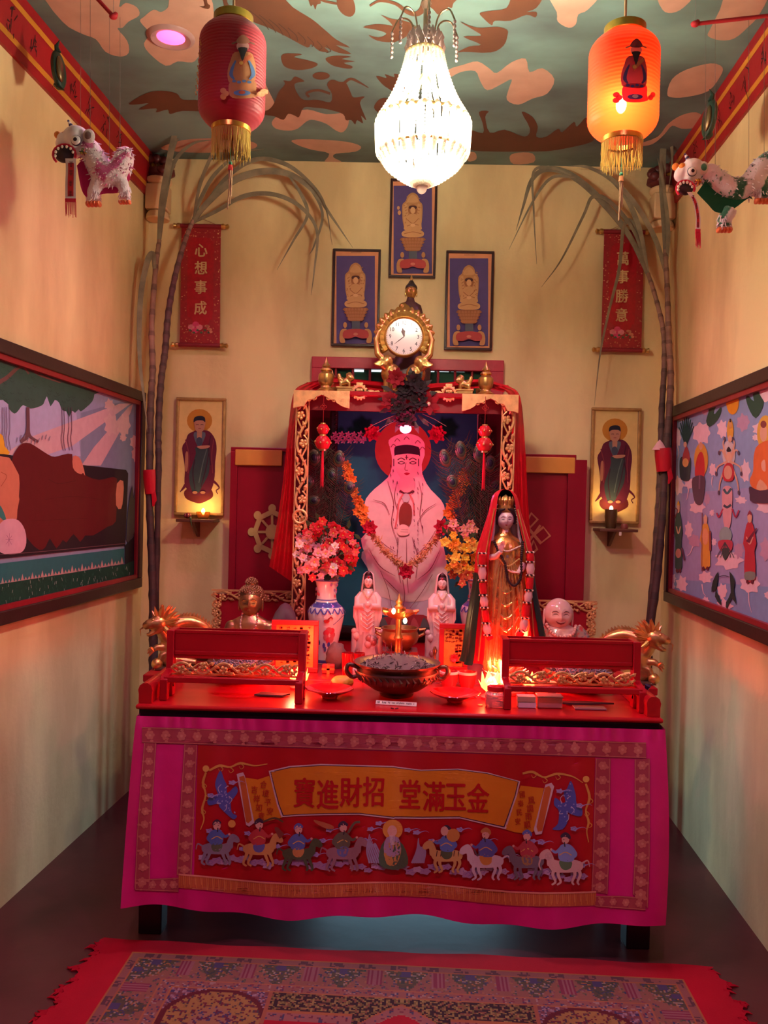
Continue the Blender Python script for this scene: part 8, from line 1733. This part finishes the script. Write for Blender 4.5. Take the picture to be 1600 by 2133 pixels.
def packet(lab, px, py, Y, cols, w, h, nm='candy', rot=.2):
    c = V((P(px, py, Y).x, Y, TZ)); k = pxs(Y); t = Thing(nm, lab, nm, c); r = random.Random(px); m = MB(cols[0])
    m.grid(lambda u, v: c + Matrix.Rotation(rot, 3, 'Z') @ V(((u - .5) * w * k, (v - .5) * h * k, (.003 + .26 * h * k * sin(pi * u) * sin(pi * v) + .03 * h * k * sin(u * 14 + v * 9)))), 16, 10, cfn=lambda u, v: cols[int((u * 3 + v * 2 + .3 * sin(u * 9)) * 1.3) % len(cols)]); m.grid(lambda u, v: c + Matrix.Rotation(rot, 3, 'Z') @ V(((u - .5) * w * k, (v - .5) * h * k, .001)), 2, 2)
    t.part('foil_wrapper', m, foil)
packet('shiny red and silver wrapped sweet behind the right dish', 966, 1447, 3.14, [(.5, .03, .04), (.6, .55, .6), (.1, .05, .1)], 46, 40, 'candy'); packet('small dark wrapped sweet right of the incense bowl', 914, 1438, 3.18, [(.2, .03, .04), (.5, .4, .2)], 22, 14, 'sweet', -.3)
c = V((P(1033, 1477, 3.0).x, 3.0, TZ)); k = pxs(3.0); t = Thing('glass_jar', 'small clear jar with red lid left of the right rack', 'jar', c)
m = MB((.62, .45, .5)); m.lathe([(0, 0), (21 * k, 0), (23 * k, 4 * k), (23 * k, 26 * k), (16 * k, 33 * k)], c, 28); t.part('jar_body', m, mat('cloudy_glass', .15, col=(.55, .4, .44), var=.1, trans=.45)); m = MB((.55, .01, .02)); m.lathe([(17 * k, 32 * k), (19 * k, 33 * k), (19 * k, 42 * k), (14 * k, 45 * k), (0, 45 * k)], c, 28); t.part('lid', m, gloss)
m = MB((.5, .45, .5)); r = random.Random(4)
for i in range(12): a = r.uniform(0, 6.3); m.lathe([(0, 0), (6 * k, 0), (6 * k, 1.6 * k), (0, 1.6 * k)], c + V((12 * k * cos(a), 12 * k * sin(a), (2 + i * 1.5) * k)), 10)
o = t.part('coins', m, brass); o['kind'] = 'stuff'
m = MB((.55, .4, .2)); c = V((P(1000, 1474, 3.0).x, 3.0, TZ)); m.lathe([(0, 0), (5.5 * k, 0), (5.5 * k, 1.5 * k), (0, 1.5 * k)], c, 16); solo('coin', m, brass, 'single coin lying on the table left of the glass jar', 'coin', loc=c)
a = PZ(783, 1465, TZ + .002); b = PZ(868, 1470, TZ + .002); kx = (b - a)
t = Thing('name_label', 'narrow white printed label at the front edge of the table', 'label', V(((a.x + b.x) / 2, (a.y + b.y) / 2, TZ)))
cy = (a.y + b.y) / 2; m = MB((.74, .60, .60)); R_ = Matrix.Rotation(math.atan2(kx.y, kx.x), 3, 'Z') @ Matrix.Rotation(.75, 3, 'X'); m.box(V(((a.x + b.x) / 2, cy, TZ + .006)), (kx.length, .016, .0012), R_); t.part('card', m, matte)
m = MB((.05, .03, .04)); r = random.Random(1); x = -.46
while x < .44: w_ = r.uniform(.012, .02); m.box(V(((a.x + b.x) / 2, cy, TZ + .006)) + R_ @ V((kx.length * x, r.uniform(-.0012, .0012), .0012)), (kx.length * w_, .0055, .0003), R_); x += w_ + (.05 if r.random() < .16 else .012)
t.part('print', m, matte, label='small blurred black print')
m = MB((.1, .03, .04))
for dx in (-.012, .012): p = PZ(822, 1476, TZ + .001); m.tube([p + V((dx, .006, 0)), p + V((dx * .3, -.002, 0))], .0025, 6)
solo('paper_clip', m, gloss, 'tiny dark clip lying in front of the white label', 'clip')
for nm, lab, z0, dx in (('matchbox', 'white matchbox under the right rack, lower of the two', 0, 0), ('matchbox', 'white matchbox under the right rack, upper of the two', .0205, -.002)):
    c = V((P(1099, 1487, 2.97).x + dx, 3.0, TZ + .010 + z0)); m = MB((.72, .56, .66)); m.box(c, (.062, .04, .019)); o = solo(nm, m, matte, lab, 'matchbox', bevel=.001)
c = V((P(1147, 1490, 2.97).x, 3.005, TZ)); t = Thing('plastic_box', 'clear plastic box beside the matchboxes under the right rack', 'box', c); m = MB((.5, .34, .36)); m.box(c + V((0, 0, .019)), (.086, .05, .036)); t.part('box', m, mat('milky_plastic', .25, col=(.5, .32, .34), var=.05, trans=.4), bevel=.004); m = MB((.5, .34, .36)); m.box(c + V((0, 0, .04)), (.09, .054, .006)); t.part('lid', m, mat('milky_plastic'), bevel=.002)
m = MB((.40, .16, .18)); c = V((P(1230, 1486, 2.98).x, 3.0, TZ + .003)); m.box(c, (.11, .05, .005)); solo('plastic_sleeve', m, mat('milky_plastic'), 'flat clear plastic sleeve lying under the right rack', 'sleeve', bevel=.001)
m = MB((.06, .015, .02)); c = V((P(1196, 1470, 3.06).x, 3.05, TZ + .004)); m.prism([(-.05, -.01), (0, -.016), (.09, -.004), (.14, .004), (.05, .02), (-.04, .018)], c, (1, 0, 0), (0, 1, 0), .006); solo('folded_paper', m, matte, 'dark folded paper lying behind the plastic box', 'paper')
m = MB((.045, .025, .035)); c = V((P(560, 1447, 3.06).x, 3.06, TZ + .003)); m.prism([(-.05, -.015), (.05, -.02), (.075, .012), (-.03, .03)], c, (1, 0, 0), (0, 1, 0), .005); solo('folded_paper', m, matte, 'dark folded paper lying under the left rack', 'paper')
c = V((P(1352, 1462, 3.0).x, 3.03, TZ)); t = Thing('plastic_bag', 'crumpled dark blue bag between the right rack and the table end', 'bag', c); m = MB((.012, .012, .07)); r = random.Random(4)
m.ell(c + V((0, 0, .03)), (.018, .05, .032), 20, 14, fn=lambda d, p: p * (1 + .14 * noise.noise(d * 4))); m.tube([c + V((0, 0, .05)), c + V((0, .004, .066)), c + V((.004, 0, .08))], [.009, .006, .011], 10); t.part('bag', m, gloss)
c = V((P(905, 1390, 3.45).x, 3.45, TZ)); k = pxs(3.45); m = MB((.22, .13, .08)); m.lathe([(0, 0), (16 * k, 0), (15 * k, 6 * k), (10 * k, 22 * k), (6 * k, 28 * k), (2.5 * k, 32 * k), (3.5 * k, 40 * k), (2 * k, 46 * k), (4 * k, 52 * k), (5 * k, 58 * k), (2 * k, 66 * k), (0, 67 * k)], c, 20); solo('hand_bell', m, brass, 'small dark bronze hand bell beside the right plaque', 'bell', loc=c)
m = MB((.66, .58, .56)); c = V((P(880, 1388, 3.5).x, 3.5, TZ)); m.ell(c + V((0, 0, .02)), (.022, .018, .02), 16, 12, fn=lambda d, p: p * (1 + .06 * noise.noise(d * 3))); solo('seashell', m, porc, 'pale rounded shell left of the bronze bell', 'shell', loc=c)
m = MB((.16, .1, .09)); c = V((P(700, 1392, 3.62).x, 3.62, TZ)); m.ell(c + V((0, 0, .045)), (.045, .04, .06), 18, 14, fn=lambda d, p: p * (1 + .18 * noise.noise(d * 2.4))); solo('rock', m, matte, 'dark rough rock between the left vase and figurine', 'rock', loc=c)
t = Thing('gift_box', 'tiny red and gold box at the foot of the left vase', 'box', V((P(684, 1402, 3.5).x, 3.5, TZ))); m = MB((.55, .04, .03)); m.box(t.loc + V((0, 0, .018)), (.05, .03, .036)); t.part('box', m, satin, bevel=.003); m = MB((.7, .42, .12)); m.box(t.loc + V((0, 0, .018)), (.012, .032, .038)); m.box(t.loc + V((0, 0, .018)), (.052, .032, .008)); t.part('gold_ribbon', m, gold)
# bowls with blue tinsel seen through the slots of the racks
for lab, px, Y in (('bowl of bluish ash behind the left rack', 500, 3.3), ('bowl of bluish ash behind the right rack', 1205, 3.3)):
    c = V((P(px, 1420, Y).x, Y, TZ)); t = Thing('ash_bowl', lab, 'incense bowl', c); m = MB((.22, .12, .07)); m.lathe([(0, 0), (.06, 0), (.1, .03), (.13, .075), (.125, .08), (.1, .07), (0, .065)], c, 32); t.part('bowl', m, brass); m = MB((.25, .25, .34)); r = random.Random(px)
    for i in range(160): a, q = r.uniform(0, 6.3), math.sqrt(r.random()) * .11; p = c + V((q * cos(a), q * sin(a), .07)); d = V((r.uniform(-1, 1), r.uniform(-1, 1), r.uniform(0, .7))).normalized(); m.tube([p, p + d * .016, p + d * .03 + V((0, 0, -.004))], [.002, .002, .001], 5, col=r.choice([(.25, .25, .34), (.14, .14, .2), (.32, .28, .34)]))
    o = t.part('ash', m, matte); o['kind'] = 'stuff'
cup('white bowl behind the slot of the right rack', 1137, 1440, 3.2, 26, 26, (.75, .6, .6), None, porc)
